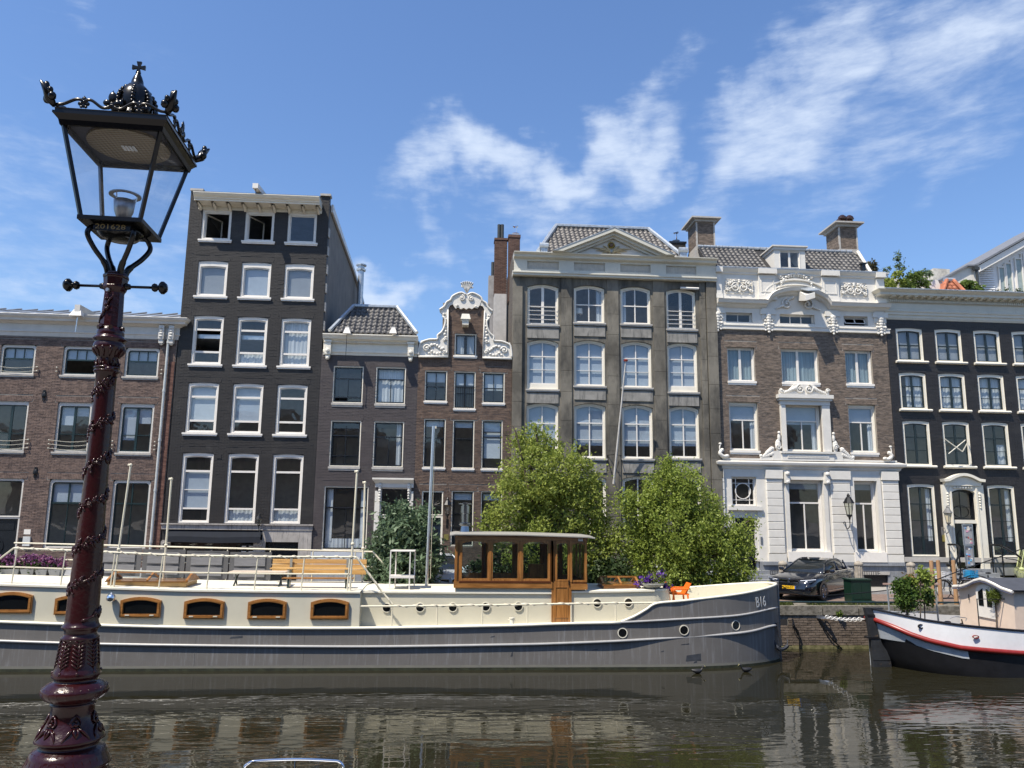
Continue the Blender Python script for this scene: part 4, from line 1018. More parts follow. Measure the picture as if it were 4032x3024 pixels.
MB().box(X0+.3, tr4[1]+.5, YF-1.0, YF-.051, ZG+.1, ZG+.5).box(X0+.35, tr4[1]+.3, YF-.65, YF-.0511, ZG+.501, ZG+.9).build('stoop', BLUESTONE, h4)
x, z = W(1757, 2115, YF); MB().box(x-.1, x+.1, YF-.03, YF-.013, z-.12, z+.12).build('brass_plate', mat('brass_plate', (.35, .3, .1), .35, .6), h4)
# white carved gable edging
YG = YF-.08
def gpt(px, py): return W(px, py, YF)
left = [gpt(1764, 1400), gpt(1764, 1230), gpt(1772, 1211), gpt(1790, 1205), gpt(1797, 1219), gpt(1815, 1216)]
# side wings: silhouettes traced at true size on the facade
wing = [(1648, 1409), (1648, 1392), (1654, 1362), (1658, 1340), (1668, 1346), (1690, 1336), (1720, 1335), (1722, 1318), (1738, 1305), (1748, 1285), (1752, 1262), (1744, 1250), (1738, 1232), (1731, 1224), (1731, 1216), (1748, 1206), (1757, 1190), (1772, 1180), (1777, 1181), (1786, 1200), (1772, 1204), (1766, 1216), (1765, 1400), (1765, 1409)]
wp = [gpt(*p) for p in wing]
g = MB()
def tri_prism(b, pts, y0, y1):
 from mathutils.geometry import tessellate_polygon
 a = sum(pts[i][0]*pts[(i+1) % len(pts)][1]-pts[(i+1) % len(pts)][0]*pts[i][1] for i in range(len(pts)))
 if a < 0: pts = pts[::-1]
 n = len(pts); t = tessellate_polygon([[Vector((p[0], p[1], 0)) for p in pts]])
 vs = [(p[0], y0, p[1]) for p in pts]+[(p[0], y1, p[1]) for p in pts]
 b.add(vs, [tuple(q) for q in t]+[tuple(n+i for i in q[::-1]) for q in t]+[((i+1) % n, i, i+n, (i+1) % n+n) for i in range(n)])
tri_prism(g, wp, YG, YF+.25)
tri_prism(g, [(2*xm-p[0], p[1]) for p in wp][::-1], YG, YF+.25)
top = [(1777, 1182), (1783, 1168), (1800, 1156), (1818, 1152), (1832, 1158), (1843, 1158), (1856, 1153), (1872, 1158), (1888, 1168), (1896, 1184), (1888, 1205), (1880, 1217), (1868, 1212), (1858, 1219), (1846, 1214), (1836, 1220), (1826, 1214), (1814, 1219), (1804, 1212), (1794, 1217), (1786, 1206)]
tri_prism(g, [gpt(*p) for p in top], YG-.02, YF+.25)
g.build('carved_gable', WHITEW, h4)
orn = MB()
def bz(pp): return [(x, YG-.04, z) for x, z in [gpt(*p) for p in pp]]
def mir(pts): return [(2*xm-p[0], p[1], p[2]) for p in pts]
for e in ([(1648, 1400), (1652, 1370), (1660, 1350), (1690, 1339), (1722, 1337), (1724, 1322), (1740, 1308), (1750, 1288), (1754, 1264), (1744, 1248)], [(1731, 1222), (1750, 1208), (1759, 1192), (1774, 1183), (1781, 1170), (1800, 1159), (1818, 1155), (1834, 1163)]):
 t = bezier(bz(e), 5); orn.tube(t, .045, 6); orn.tube(mir(t), .045, 6)
t = bz([(1648, 1406), (1765, 1407)]); orn.tube(t, .05, 6); orn.tube(mir(t), .05, 6)
t = bz([(1764, 1400), (1764, 1222)]); orn.tube(t, .03, 6); orn.tube(mir(t), .03, 6)
cs = W(1680, 1373, YF);
for s in (1, -1):
 f_ = (lambda x: x) if s == 1 else (lambda x: 2*xm-x)
 orn.scroll(f_(cs[0]), cs[1], .17, YG-.03, a0=0 if s == 1 else pi, turns=1.5, d=s, th=.04)
 c2 = W(1751, 1341, YF); orn.scroll(f_(c2[0]), c2[1], .09, YG-.03, turns=1.2, d=s, th=.03)
 c2 = W(1751, 1386, YF); orn.scroll(f_(c2[0]), c2[1], .10, YG-.03, turns=1.2, d=-s, th=.03)
 c2 = W(1819, 1176, YF); orn.scroll(f_(c2[0]), c2[1], .13, YG-.05, a0=pi/2, turns=1.6, d=-s, th=.035)
 c2 = W(1799, 1207, YF); orn.scroll(f_(c2[0]), c2[1], .07, YG-.05, turns=1.2, d=s, th=.025)
 c2 = W(1748, 1240, YF); orn.scroll(f_(c2[0]), c2[1], .06, YG-.03, turns=1.2, d=s, th=.025)
 L_ = [W(a, b, YF) for a, b in ((1690, 1366), (1700, 1360), (1712, 1358), (1722, 1363), (1730, 1370), (1738, 1376), (1745, 1373), (1700, 1385), (1710, 1392), (1722, 1394), (1734, 1391), (1690, 1392))]
 orn.leafrow([(f_(x), z) for x, z in L_], .075, .055, YG-.02)
 L_ = [W(a, b, YF) for a, b in ((1755, 1330), (1751, 1318), (1755, 1306), (1753, 1294), (1757, 1282), (1754, 1270), (1757, 1258), (1752, 1250))]
 orn.leafrow([(f_(x), z) for x, z in L_], .07, .045, YG-.02)
# shell on top
sx_, sz_ = W(1838, 1153, YF)
for k in range(7):
 a = radians(58+k*64/6); orn.tube([(sx_, YG, sz_-.02), (sx_+.2*cos(a), YG-.06, sz_+.2*sin(a)), (sx_+.47*cos(a), YG-.03, sz_+.46*sin(a)), (sx_+.5*cos(a), YG-.1, sz_+.49*sin(a))], [.04, .045, .042, .02], 6)
orn.scroll(sx_-.2, sz_+.25, .07, YG-.03, turns=1, th=.03); orn.scroll(sx_+.2, sz_+.25, .07, YG-.03, turns=1, d=-1, th=.03)
orn.build('gable_ornament', WHITEW, h4, smooth=True)
x, z = W(1833, 1262, YF-.4)
b = MB().box(x-.14, x+.14, YF-.55, YF-.01, z-.22, z+.12); b.add([(x-.22, YF-.62, z+.02), (x+.22, YF-.62, z+.02), (x+.16, YF-.58, z+.26), (x-.16, YF-.58, z+.26), (x-.22, YF-.1, z+.02), (x+.22, YF-.1, z+.02), (x+.16, YF-.1, z+.26), (x-.16, YF-.1, z+.26)], [(0, 1, 2, 3), (0, 4, 5, 1), (1, 5, 6, 2), (0, 3, 7, 4), (3, 2, 6, 7)])
b.box(x-.16, x+.16, YF-.58, YF-.02, z-.05, z+.0); b.build('hoist_beam', CREAM, h4)
lantern_wall('black iron wall lantern between the door and window of the gabled house', *[W(1762, 2000, YF-.35)[0], YF, W(1762, 2003, YF-.35)[1]], .95)
# chimneys behind the gable
xa, xb = W(1949, 1000, 36.5)[0], W(1996, 1000, 36.5)[0]
ch = chimney(h4, xa, xb, 36.5, 37.1, W(1970, 1158, 36.5)[1], W(1970, 945, 36.5)[1], BRCH, BRCH, .04, .1)
MB().box(xa, xb, 36.45, 37.15, 9, W(1970, 1158, 36.5)[1]).build('rendered_base', mat('pale_render', (.5, .49, .48), .85, var=.1), h4)
for px in (1965.5, 1978):
 x, z = W(px, 885, 36.8); MB().lathe([(.085, W(px, 945, 36.8)[1]), (.085, z)], x, 36.8, 10).build('flue', mat('flue_dark', (.05, .055, .055), .5, .3), ch)
xa, xb = W(1924, 1100, 37.5)[0], W(1948, 1100, 37.5)[0]
ch = MB().box(xa, xb, 37.5, 38, 9, W(1935, 1085, 37.5)[1]).build('chimney', mat('grey_render', (.33, .32, .32), .85, var=.15), h4)
MB().lathe([(.08, W(1940, 1080, 37.7)[1]-.1), (.08, W(1940, 1033, 37.7)[1])], W(1940, 1060, 37.7)[0], 37.7, 8).build('flue', mat('flue_dark', (0, 0, 0)), ch)
# ---------------- H5: grey stone house with pediment
X0 = W(2016, 1500, YF)[0]; X1 = W(2813, 1060, YF)[0]
h5 = thing('stone_house', 'grey weathered stone house with cream pediment and a sunflower emblem', 'house', ctr(X0, X1))
STONE5 = mat('weathered_stone', (.115, .105, .086), .85, var=.2, vs=1.0, stretch=(1, 1, .6), col2=(.205, .188, .155), bump=.35, bs=5, dirt=((.03, .03, .029), 1.0, .47, .72, (1.9, 1.9, .5)))
STONE5L = mat('pale_streaked_stone', (.26, .25, .23), .85, var=.2, vs=2, dirt=((.10, .10, .095), 2.2, .5, .68, (2.6, 2.6, .4)))
YQ5 = YF-.16       # main face stands a little proud of the neighbours
zf0 = W(2400, 1099, YF)[1]
rA = [RC(2075, 1118, 2196.6, 1281, YF), RC(2258, 1122, 2381, 1274, YF), RC(2441, 1127, 2563.6, 1279, YF), RC(2620, 1136, 2744.7, 1299, YF)]
cx5 = []
rB = [RC(2075, 1336, 2198, 1535, YF), RC(2260, 1338, 2383, 1522, YF), RC(2444, 1343, 2567, 1528, YF), RC(2627, 1349, 2750, 1546, YF)]
rC = [RC(2075, 1586, 2203, 1812, YF), RC(2261.7, 1587.5, 2388, 1806, YF), RC(2449.7, 1593, 2574.5, 1808, YF), RC(2634, 1598, 2755.5, 1806, YF)]
def colfix(rows):
 out = []
 for i in range(4):
  a = np.mean([r[i][0] for r in rows]); b_ = np.mean([r[i][1] for r in rows]); out.append((float(a), float(b_)))
 return out
cc = colfix([rA, rB, rC])
def fixr(row):
 return [(cc[i][0], cc[i][1], row[i][2], row[i][3]) for i in range(4)]
rA, rB, rC = fixr(rA), fixr(rB), fixr(rC)
zD1 = W(2510, 1875, YF)[1]
rD = [(c[0], c[1], zD1-2.75, zD1) for c in cc]
ar = .13
allr = rA+rB+rC+rD
door5 = rD.pop(0)
holes = [(a, b_, c, d, ar) for a, b_, c, d in rA+rB+rC+rD]+[(door5[0], door5[1], ZG+.5, door5[3], ar)]
wall(h5, X0, X1, ZG-.3, zf0, YF-.02, holes, STONE5, reveal=.3)
shell(h5, X0, X1, ZG-.3, zf0+1.2, YF, 11, brickmat('side_brick', (.07, .06, .05), (.13, .11, .09)), [ZG+.6, rC[0][2]-.5, rB[0][2]-.5, rA[0][2]-.5])
# piers between the windows and pilaster strips, with joints
def pier(xa, xb, zlo, zhi, pr, nm='pier'):
 z = zlo; k = 0
 while z < zhi-.05:
  hh = random.choice((.95, 1.3, 1.1)); zt = min(z+hh, zhi)
  if zhi-zt < .4: zt = zhi
  MB().box(xa, xb, YF-pr+random.uniform(-.004, .004), YF-.0205, z+.006, zt-.006).build('stone_block', STONE5, h5)
  z = zt
xs5 = [X0, *[v for c in cc for v in c], X1]
pier(X0+.01, X0+.42, ZG, zf0-.5, .14);
for i in range(3):
 a, b_ = cc[i][1]+.10, cc[i+1][0]-.10
 pier(a, b_, ZG, zf0-.01, .07)
pier(cc[3][1]+.16, cc[3][1]+.42, ZG, zf0-.01, .09); pier(cc[3][1]+.46, X1-.02, ZG, zf0-.01, .17)
x, z = W(2700, 1800, YF)
# aprons under windows (pale streaked panels)
for row in (rA, rB, rC):
 for i, r in enumerate(row):
  MB().box(r[0]-.0, r[1]+.0, YF-.06, YF-.0206, r[2]-.62, r[2]-.17).build('apron', STONE5L, h5)
REVEAL = dict(cas=CREAM, cw=.075, sash=WHITE, sw=.05, rec=.10, arch=ar)
for i, r in enumerate(rA):
 if i in (0, 3):
  w = window(h5, r, YF-.02, vb=[(.5, .12)], hb=[(.46, .03)], sill=(SILLG, .12, .04, .1), **REVEAL)
  b = MB()
  for k in range(4): b.tube([(r[0]+.05, YF-.0, r[2]+.25+k*.2), (r[1]-.05, YF-.0, r[2]+.25+k*.2)], .013, 5)
  b.build('balcony_rail', WHITE, w)
 else:
  window(h5, r, YF-.02, vb=[(.5, .05)], hb=[(.5, .05)], sill=(SILLG, .12, .04, .1), curt=[(.82, 1, 0, 1)] if i == 1 else [(0, .14, 0, 1)], **REVEAL)
lx, lz = W(2281, 1225, YF+.35)
b = MB().lathe([(.17, lz-.12), (.16, lz+.13)], lx, YF+.45, 14); lp = thing('table_lamp', 'white drum table lamp standing inside the top floor window of the stone house', 'lamp', (lx, YF+.45, lz-.5))
b.build('lamp_shade', WHITE, lp); MB().lathe([(.09, lz-.42), (.03, lz-.38), (.03, lz-.1)], lx, YF+.45, 10).build('stand', IRON, lp)
for i, r in enumerate(rB):
 window(h5, r, YF-.02, vb=[(.5, .045)], hb=[(.66, .045), (.33, .022)], sill=(SILLG, .12, .04, .1), blind=(0, 1), kick=.2 if i in (0, 3) else 0, **REVEAL)
for i, r in enumerate(rC):
 window(h5, r, YF-.02, vb=[(.5, .05)], hb=[(.665, .05), (.33, .022)], sill=(SILLG, .12, .04, .1), blind=(0, .78), **REVEAL)
for i, r in enumerate(rD):
 window(h5, r, YF-.02, vb=[(.5, .05)], hb=[(.6, .05)], sill=(SILLG, .12, .04, .1), **REVEAL)
MB().box(door5[0], door5[1], YF+.14, YF+.2, ZG+.5, ZG+2.9).build('door', DGREEN, h5)
window(h5, (door5[0], door5[1], ZG+2.9, door5[3]), YF-.02, **REVEAL)
MB().box(door5[0]-.3, door5[1]+.3, YF-1.1, YF-.18, ZG+.1, ZG+.5).build('stoop', BLUESTONE, h5)
MB().box(X0+.43, X1-.02, YF-.2, YF-.19+.0, ZG, ZG+.05)
sx0_, sz_ = W(2710, 1134, YF-.2); MB().tube([(sx0_-.35, YF-.15, sz_), (sx0_+.5, YF-.15, sz_)], .06, 8).build('awning_box', WHITE, h5)
# frieze and cornice
CR5 = mat('cream_grey_woodwork', (.60, .58, .50), .5, var=.05, vs=2, dirt=((.38, .36, .30), 3, .6, .8, (3, 3, .6)))
zc0 = zf0; zc1 = W(2400, 1001, YF-.5)[1]; zp0 = W(2300, 1071, YF)[1]; zp1 = W(2300, 1034, YF)[1]
pan = [RC(2075, 1033, 2198, 1071, YF), RC(2258, 1036, 2379, 1073, YF), RC(2439, 1045, 2558, 1078, YF), RC(2618, 1052, 2737, 1087, YF)]
pz0 = float(np.mean([p[2] for p in pan])); pz1 = float(np.mean([p[3] for p in pan])); pan = [(p[0], p[1], pz0, pz1) for p in pan]
wall(h5, X0+.02, X1, zc0, zc1-.05, YF-.2, pan, CR5, name='frieze', reveal=.1)
for p in pan: MB().box(p[0], p[1], YF-.12, YF-.1, p[2], p[3]).build('frieze_panel', mat('panel_beige', (.48, .45, .39), .7, var=.1, vs=4, dirt=((.3, .28, .24), 6, .5, .8, (6, 6, .5))), h5)
cornice(h5, X0-.04, X1+.0, [(.2, zc0-.02), (.26, zc0+.0), (.26, zc0+.08), (.31, zc0+.1), (.31, zc0+.16), (.24, zc0+.19), (.2, zc0+.2)], YF, CR5, name='architrave', ret=False)
hc = zc1-pz1
cornice(h5, X0-.0, X1-.0, [(.2, pz1+.06), (.25, pz1+.12), (.28, pz1+hc*.3), (.38, pz1+hc*.42), (.4, pz1+hc*.7), (.46, pz1+hc*.8), (.52, zc1-.03), (.52, zc1)], YF, CR5, ret=False)
# pediment
za_ = W(2415, 903, YF-.5)[1]; L_ = W(2180, 1000, YF-.5)[0]; R_ = W(2655, 1015, YF-.5)[0]; cxp = W(2415, 903, YF-.5)[0]
L_ = cxp-(R_-L_)/2; R_ = 2*cxp-L_
zb_ = zc1
th = .36
out = [(L_-.05, zb_), (R_+.05, zb_), (cxp, za_)]
sl = (za_-zb_)/(cxp-L_); e = .62
inn = [(L_+e*1.15, zb_+.02), (R_-e*1.15, zb_+.02), (cxp, za_-.36)]
ped = MB();
ped.prism([(L_, zb_), (cxp, za_), (cxp, za_-.17), (L_+.42, zb_)], YF-.75, YF+.2); ped.prism([(R_, zb_), (cxp, za_), (cxp, za_-.17), (R_-.42, zb_)], YF-.75, YF+.2)
ped.prism([(L_+.42, zb_), (cxp, za_-.17), (cxp, za_-.30), (L_+.75, zb_)], YF-.58, YF+.2); ped.prism([(R_-.42, zb_), (cxp, za_-.17), (cxp, za_-.30), (R_-.75, zb_)], YF-.58, YF+.2)
ped.prism([(L_+.75, zb_), (cxp, za_-.30), (cxp, za_-.40), (L_+1.0, zb_)], YF-.45, YF+.2); ped.prism([(R_-.75, zb_), (cxp, za_-.30), (cxp, za_-.40), (R_-1.0, zb_)], YF-.45, YF+.2)
ped.build('pediment', CR5, h5)
MB().prism([(L_+.9, zb_), (R_-.9, zb_), (cxp, za_-.36)], YF-.3, YF+.19).build('tympanum', GREYW, h5)
MB().prism([(L_-.03, zb_+.001), (cxp, za_+.03), (cxp, za_+.0), (L_+.03, zb_+.001)], YF-.77, YF+.2).prism([(R_+.03, zb_+.001), (cxp, za_+.03), (cxp, za_+.0), (R_-.03, zb_+.001)], YF-.77, YF+.2).build('lead_cap', LEAD, h5)
fx, fz = W(2407, 966, YF-.33)
YS = YF-.33
fl = MB()
for k in range(18):
 a = 2*pi*k/18; c_, s_ = cos(a), sin(a)
 fl.add([(fx+.09*c_-.03*s_, YS, fz+.09*s_+.03*c_), (fx+.2*c_, YS-.04, fz+.2*s_), (fx+.09*c_+.03*s_, YS, fz+.09*s_-.03*c_), (fx+.14*c_, YS-.07, fz+.14*s_)], [(0, 3, 1), (3, 2, 1), (0, 2, 3)])
fo = fl.build('sunflower', mat('sunflower_yellow', (.50, .38, .06), .6), h5)
MB().ball((fx, YS-.03, fz), (.1, .06, .1), 12, 6).build('seed_disc', mat('seed_brown', (.14, .09, .06), .8), fo)
lv = MB()
for s in (1, -1):
 for (dx, dz, ln, bend) in ((.18, -.26, .75, .15), (.16, -.3, .55, .02), (.1, -.34, .35, -.1), (.1, -.2, .3, .28)):
  pts = bezier([(fx+s*.02, YS-.01, fz-.38), (fx+s*(dx+.1), YS-.05, fz+dz+.05), (fx+s*(dx+ln), YS-.02, fz-.30+bend)], 6); n = len(pts)
  lv.tube(pts, [.01+.045*sin(pi*min(1, i/n+.1)) for i in range(n)], 5)
lv.tube([(fx-.22, YS-.03, fz-.46), (fx+.12, YS-.03, fz-.34)], .04, 6).tube([(fx+.22, YS-.03, fz-.46), (fx-.12, YS-.03, fz-.34)], .04, 6)
lv.build('flower_stems', mat('stem_ochre', (.42, .34, .2), .6), h5)
# roof behind
YR0, YR1 = YF+.7, YF+3.0
A = (W(2118, 985, YR0)[0], YR0, W(2118, 988, YR0)[1]-.1); B = (W(2690, 1000, YR0)[0], YR0, A[2]); D = WP(2190, 893, YR1); Cc = WP(2552, 907, YR1)
zz = (D[2]+Cc[2])/2; D = (D[0], YR1, zz); Cc = (Cc[0], YR1, zz)
def hid(x, z): return z < zb_+(za_-zb_)*max(0, 1-abs(x-cxp)/(R_-cxp))-.45
rf = tiled_roof(h5, A, B, Cc, D, mat('roof_tile_brown_grey', (.10, .09, .085), .5, var=.25, vs=3, col2=(.2, .185, .17)), cut=[hid])
for p, q in ((A, D), (D, Cc), (Cc, B)): MB().tube([tuple(Vector(p)+Vector((0, -.06, .06))), tuple(Vector(q)+Vector((0, -.06, .06)))], .1, 6).build('hip_flashing', LEAD, rf)
MB().add([A, D, (D[0], YF+7, D[2]), (A[0], YF+9, A[2]), B, Cc, (Cc[0], YF+7, Cc[2]), (B[0], YF+9, B[2])], [(0, 3, 2, 1), (4, 5, 6, 7), (1, 2, 6, 5), (3, 7, 6, 2)]).build('roof_flank', LEAD, rf)
for px, py in ((2142, 967), (2690, 985)):   # round lead vent rolls
 x, z = W(px, py, YR0-.1); s = 1 if px < 2400 else -1
 b = MB().tube([(x-.2, YR0-.1, z), (x+.2, YR0-.1, z)], .14, 10); b.box(x-.16, x+.16, YR0-.15, YR0+.2, z-.35, z-.05); b.build('dormer_vent', LEAD, h5)
MB().box(X0+.1, X1-.1, YF+.2, YF+1.0, zc1-.6, zc1-.02).build('gutter', ZINC, h5)
ch = chimney(h5, W(2004, 1000, 36.0)[0], W(2046, 1000, 36.0)[0], 36.0, 36.6, zc1-1.5, W(2025, 935, 36)[1], BRCH, BRCH, .04, .14)
cx_, cz_ = W(2030, 921, 36.3); MB().lathe([(.2, cz_-.0), (.06, cz_+.06), (.05, cz_+.3), (.14, cz_+.36), (.14, cz_+.4), (.03, cz_+.42)], cx_, 36.3, 10).build('cowl', CHROME, ch)
ch = chimney(h5, W(2640, 1000, 37.0)[0], W(2700, 1000, 37.0)[0], 37.0, 37.7, zc1-1, W(2660, 958, 37)[1], mat('brick_dark', (.04, .038, .035), .8, var=.3, vs=3), BLACKP, .05, .1)
cx_, cz_ = W(2662, 948, 37.3); MB().lathe([(.2, cz_-.0), (.06, cz_+.06), (.05, cz_+.35), (.14, cz_+.42), (.14, cz_+.46), (.03, cz_+.48)], cx_, 37.3, 10).build('cowl', CHROME, ch)
# flag pole on the facade
p0 = WP(2416, 1905, YF-.3); p1 = WP(2464, 1421, YF-1.3)
fp = thing('flag_pole', 'thin grey flag pole with red knob leaning out from the stone house', 'flag pole', p0)
MB().tube([p0, p1], [.05, .03], 8).build('pole', mat('pole_grey', (.55, .53, .5), .4), fp)
MB().lathe([(.08, p1[2]-.02), (.1, p1[2]+.03), (.05, p1[2]+.06)], p1[0], p1[1], 10).build('knob', mat('knob_red', (.4, .05, .03), .4), fp)
mid = WP(2425, 1790, YF-.5)
b = MB()
for s in (-1, 1): b.tube([(mid[0]+s*.3, YF-.02, mid[2]), (mid[0]+s*.08, mid[1], mid[2])], .018, 5); b.tube([(mid[0]+s*.3, YF-.02, mid[2]), (p0[0], p0[1], p0[2]+.1)], .012, 4)
b.tube([(mid[0]-.3, YF-.02, mid[2]), (mid[0]+.3, YF-.02, mid[2])], .018, 5); b.build('bracket', IRON, fp)
# ---------------- H6: white and brown brick house
X0 = W(2815, 1100, YF)[0]+.0; X1 = W(3485, 1250, YF)[0]
X0 = max(X0, 11.80)
h6 = thing('brick_house', 'brown brick house with white carved attic, white ground floor and a dormer', 'house', ctr(X0, X1))
zb0 = W(3200, 1827, YF)[1]; zfr0 = W(3100, 1304, YF)[1]; zfr1 = W(3100, 1212, YF)[1]; za0 = W(3100, 1197, YF)[1]; za1 = W(3100, 1066, YF)[1]
rA = [RC(2862, 1367, 2976, 1502.5, YF), RC(3074, 1372, 3227.5, 1508, YF), RC(3325, 1378, 3439.6, 1513, YF)]
rB = [RC(2869, 1582, 2990.6, 1772, YF), RC(3088, 1585.7, 3238, 1777, YF), RC(3338, 1593, 3458.6, 1788.6, YF)]
fz = [RC(2857, 1230, 2962, 1272, YF), RC(3068, 1236, 3207.6, 1277, YF), RC(3320, 1245, 3417, 1284, YF)]
for row in (rA, rB):
 a = np.mean([r[2] for r in row]); c = np.mean([r[3] for r in row])
 for i in range(3): row[i] = (row[i][0], row[i][1], float(a), float(c))
a = float(np.mean([r[2] for r in fz])); c = float(np.mean([r[3] for r in fz])); fz = [(r[0], r[1], a, c) for r in fz]
gd = RC(2878, 1876.6, 2990, 2235, YF); gd = (gd[0], gd[1], ZG+.75, gd[3])
gw = [RC(3101, 1889, 3252.7, 2171, YF), RC(3357.6, 1893, 3466, 2175, YF)]
gw = [(r[0], r[1], (gw[0][2]+gw[1][2])/2, (gw[0][3]+gw[1][3])/2) for r in gw]
bs_ = RC(3397, 2262, 3497, 2330, YF); bs_ = (bs_[0], bs_[1], ZG+.1, bs_[3])
MORT6 = mat('mortar_light', (.30, .27, .235), .95, var=.12, vs=3)
wall(h6, X0, X1, zb0, zfr0, YF, rA+rB, MORT6)
bricks(h6, X0, X1, zb0, zfr0, YF, rA+rB, BR6, soldiers=[soldier_over(rA[0], .26, .12), soldier_over(rA[1], .28, .12), soldier_over(rA[2], .26, .12), soldier_over(rB[0], .26, .12), soldier_over(rB[2], .26, .12)], bh=.056, mo=.012, indiv=300)
wall(h6, X0, X1, zfr0, za1-.05, YF-.04, fz, WHITEW, name='attic_wall')
wall(h6, X0, X1, ZG+1.15, zb0, YF-.05, [gd]+gw, WHITEW, name='ground_floor_wall')
wall(h6, X0, X1, ZG-.3, ZG+1.15, YF-.1, [bs_, (gd[0], gd[1], ZG+.75, ZG+1.15)], BLUESTONE, name='plinth')
MB().box(X0+.0, gd[0], YF-.18, YF-.1001, ZG+1.0, ZG+1.149).box(gd[1]+.12, X1, YF-.18, YF-.1001, ZG+1.0, ZG+1.149).build('plinth_band', BLUESTONE, h6)
shell(h6, X0, X1, ZG-.3, za1-.4, YF, 11, MORT6, [ZG+1.0, rB[0][2]-.5, rA[0][2]-.5, zfr0-.4])
for i, r in enumerate(rA):
 window(h6, r, YF, cas=WHITE, cw=.05, sash=WHITE, sw=.05, rec=.12, vb=[(.5 if i != 1 else .47, .11)], sill=(SILLW, .17, .03, .05), curt=[(0, 1, 0, 1)], curtm=CURTB)
for i, r in enumerate(rB):
 window(h6, r, YF, cas=CREAM, cw=.065, cast=.12, sash=WHITE, sw=.05, rec=.12, vb=[(.5, .05, 0, .67)], hb=[(.67, .05)], sill=(SILLW, .17, .03, .05) if i != 1 else None, blind=(0, .4 if i == 1 else .33), blindm=BLINDW if i == 1 else BLIND,
          curt=[(.86, 1, 0, .7)])
for i, r in enumerate(fz):
 if i < 2: window(h6, r, YF-.04, cas=WHITE, cw=.03, sash=WHITE, sw=.04, rec=.14, vb=[(.5, .03)] if i == 0 else [(.33, .04), (.67, .04)])
 else:
  w = window(h6, r, YF-.04, cas=WHITE, cw=.03, sash=WHITE, sw=.02, rec=.14, opened=[(0, 0)])
  ti = MB(); x0, x1, z0, z1 = r[0]+.08, r[1]-.08, r[2]+.07, r[3]-.07; dx = .0
  for u0, u1, q0, q1 in ((x0, x1, z0, z0+.04), (x0, x1, z1-.04, z1), (x0, x0+.04, z0, z1), (x1-.04, x1, z0, z1), ((x0+x1)/2-.02, (x0+x1)/2+.02, z0, z1)):
   def sk(x, z): return (x+.0, YF+.16-(z1-z)*.5, z1-(z1-z)*.9)
   ti.add([sk(u0, q0), sk(u1, q0), sk(u1, q1), sk(u0, q1)]+[(p[0], p[1]+.03, p[2]) for p in (sk(u0, q0), sk(u1, q0), sk(u1, q1), sk(u0, q1))], [(0, 1, 2, 3), (7, 6, 5, 4), (0, 4, 5, 1), (3, 2, 6, 7), (0, 3, 7, 4), (1, 5, 6, 2)])
  ti.build('tilted_sash', WHITE, w)
# mouldings between brick and frieze, main cornice with arched middle
cornice(h6, X0, X1+.03, [(.04, zfr0-.01), (.1, zfr0+.01), (.1, zfr0+.16), (.13, zfr0+.18), (.13, zfr0+.22), (.05, zfr0+.24)], YF, WHITEW, name='frieze_moulding')
cxm = (fz[1][0]+fz[1][1])/2+.02
def archz(x, base, w=1.45, h=.72):
 t = abs(x-cxm)/w
 return base+(h*sqrt(max(0, 1-t*t*.98)) if t < 1 else 0)
b = MB(); xs_ = list(np.linspace(X0-.02, cxm-1.5, 4))+list(np.linspace(cxm-1.44, cxm+1.44, 25))+list(np.linspace(cxm+1.5, X1+.12, 5))
prof = [(.05, -.28), (.16, -.2), (.2, -.12), (.34, -.1), (.38, .0), (.42, .06), (.2, .12), (.06, .14)]
vs = []; n = len(prof)
for x in xs_:
 for p, z in prof: vs.append((x, YF-p, archz(x, za0, h=.66)+z))
b.add(vs, [(i*n+k, (i+1)*n+k, (i+1)*n+k+1, i*n+k+1) for i in range(len(xs_)-1) for k in range(n-1)]+[tuple(range(n)), tuple(range((len(xs_)-1)*n, len(xs_)*n))])
b.build('cornice', WHITEW, h6)
# outer arch moulding + attic pilasters + top moulding
b = MB(); pts = [(x, YF-.1, archz(x, za0+.2, 1.62, .95)) for x in np.linspace(cxm-1.62, cxm+1.62, 22)]; b.tube([tuple(p) for p in pts], .05, 6)
pts = [(x, YF-.09, archz(x, za0+.1, 1.5, .82)) for x in np.linspace(cxm-1.5, cxm+1.5, 22)]; b.tube(pts, .035, 6); b.build('arch_moulding', WHITEW, h6)
cornice(h6, X0, X1, [(.05, za1-.28), (.1, za1-.24), (.1, za1-.18), (.18, za1-.1), (.22, za1-.04), (.22, za1)], YF, WHITEW, name='parapet_moulding')
MB().box(X0, X1, YF-.24, YF+.3, za1+.001, za1+.04).build('parapet_lead', LEAD, h6)
pil = [(X0, W(2838, 1120, YF)[0]), (W(2983, 1120, YF)[0], W(3050, 1120, YF)[0]), (W(3230, 1120, YF)[0], W(3296, 1120, YF)[0]), (W(3445, 1130, YF)[0], X1)]
for xa, xb in pil:
 b = MB().box(xa, xb, YF-.13, YF-.0401, za0+.2, za1-.28); b.box(xa-.03, xb+.03, YF-.27, YF-.05, za1-.24, za1-.002); b.box(xa-.03, xb+.03, YF-.17, YF-.0401, za0+.15, za0+.35)
 if xb-xa > .5:
  b.ring([(xa+.1, za0+.5), (xb-.1, za0+.5), (xb-.1, za1-.42), (xa+.1, za1-.42)], [(xa+.14, za0+.54), (xb-.14, za0+.54), (xb-.14, za1-.46), (xa+.14, za1-.46)], YF-.155, YF-.1301)
 b.build('attic_pilaster', WHITEW, h6)
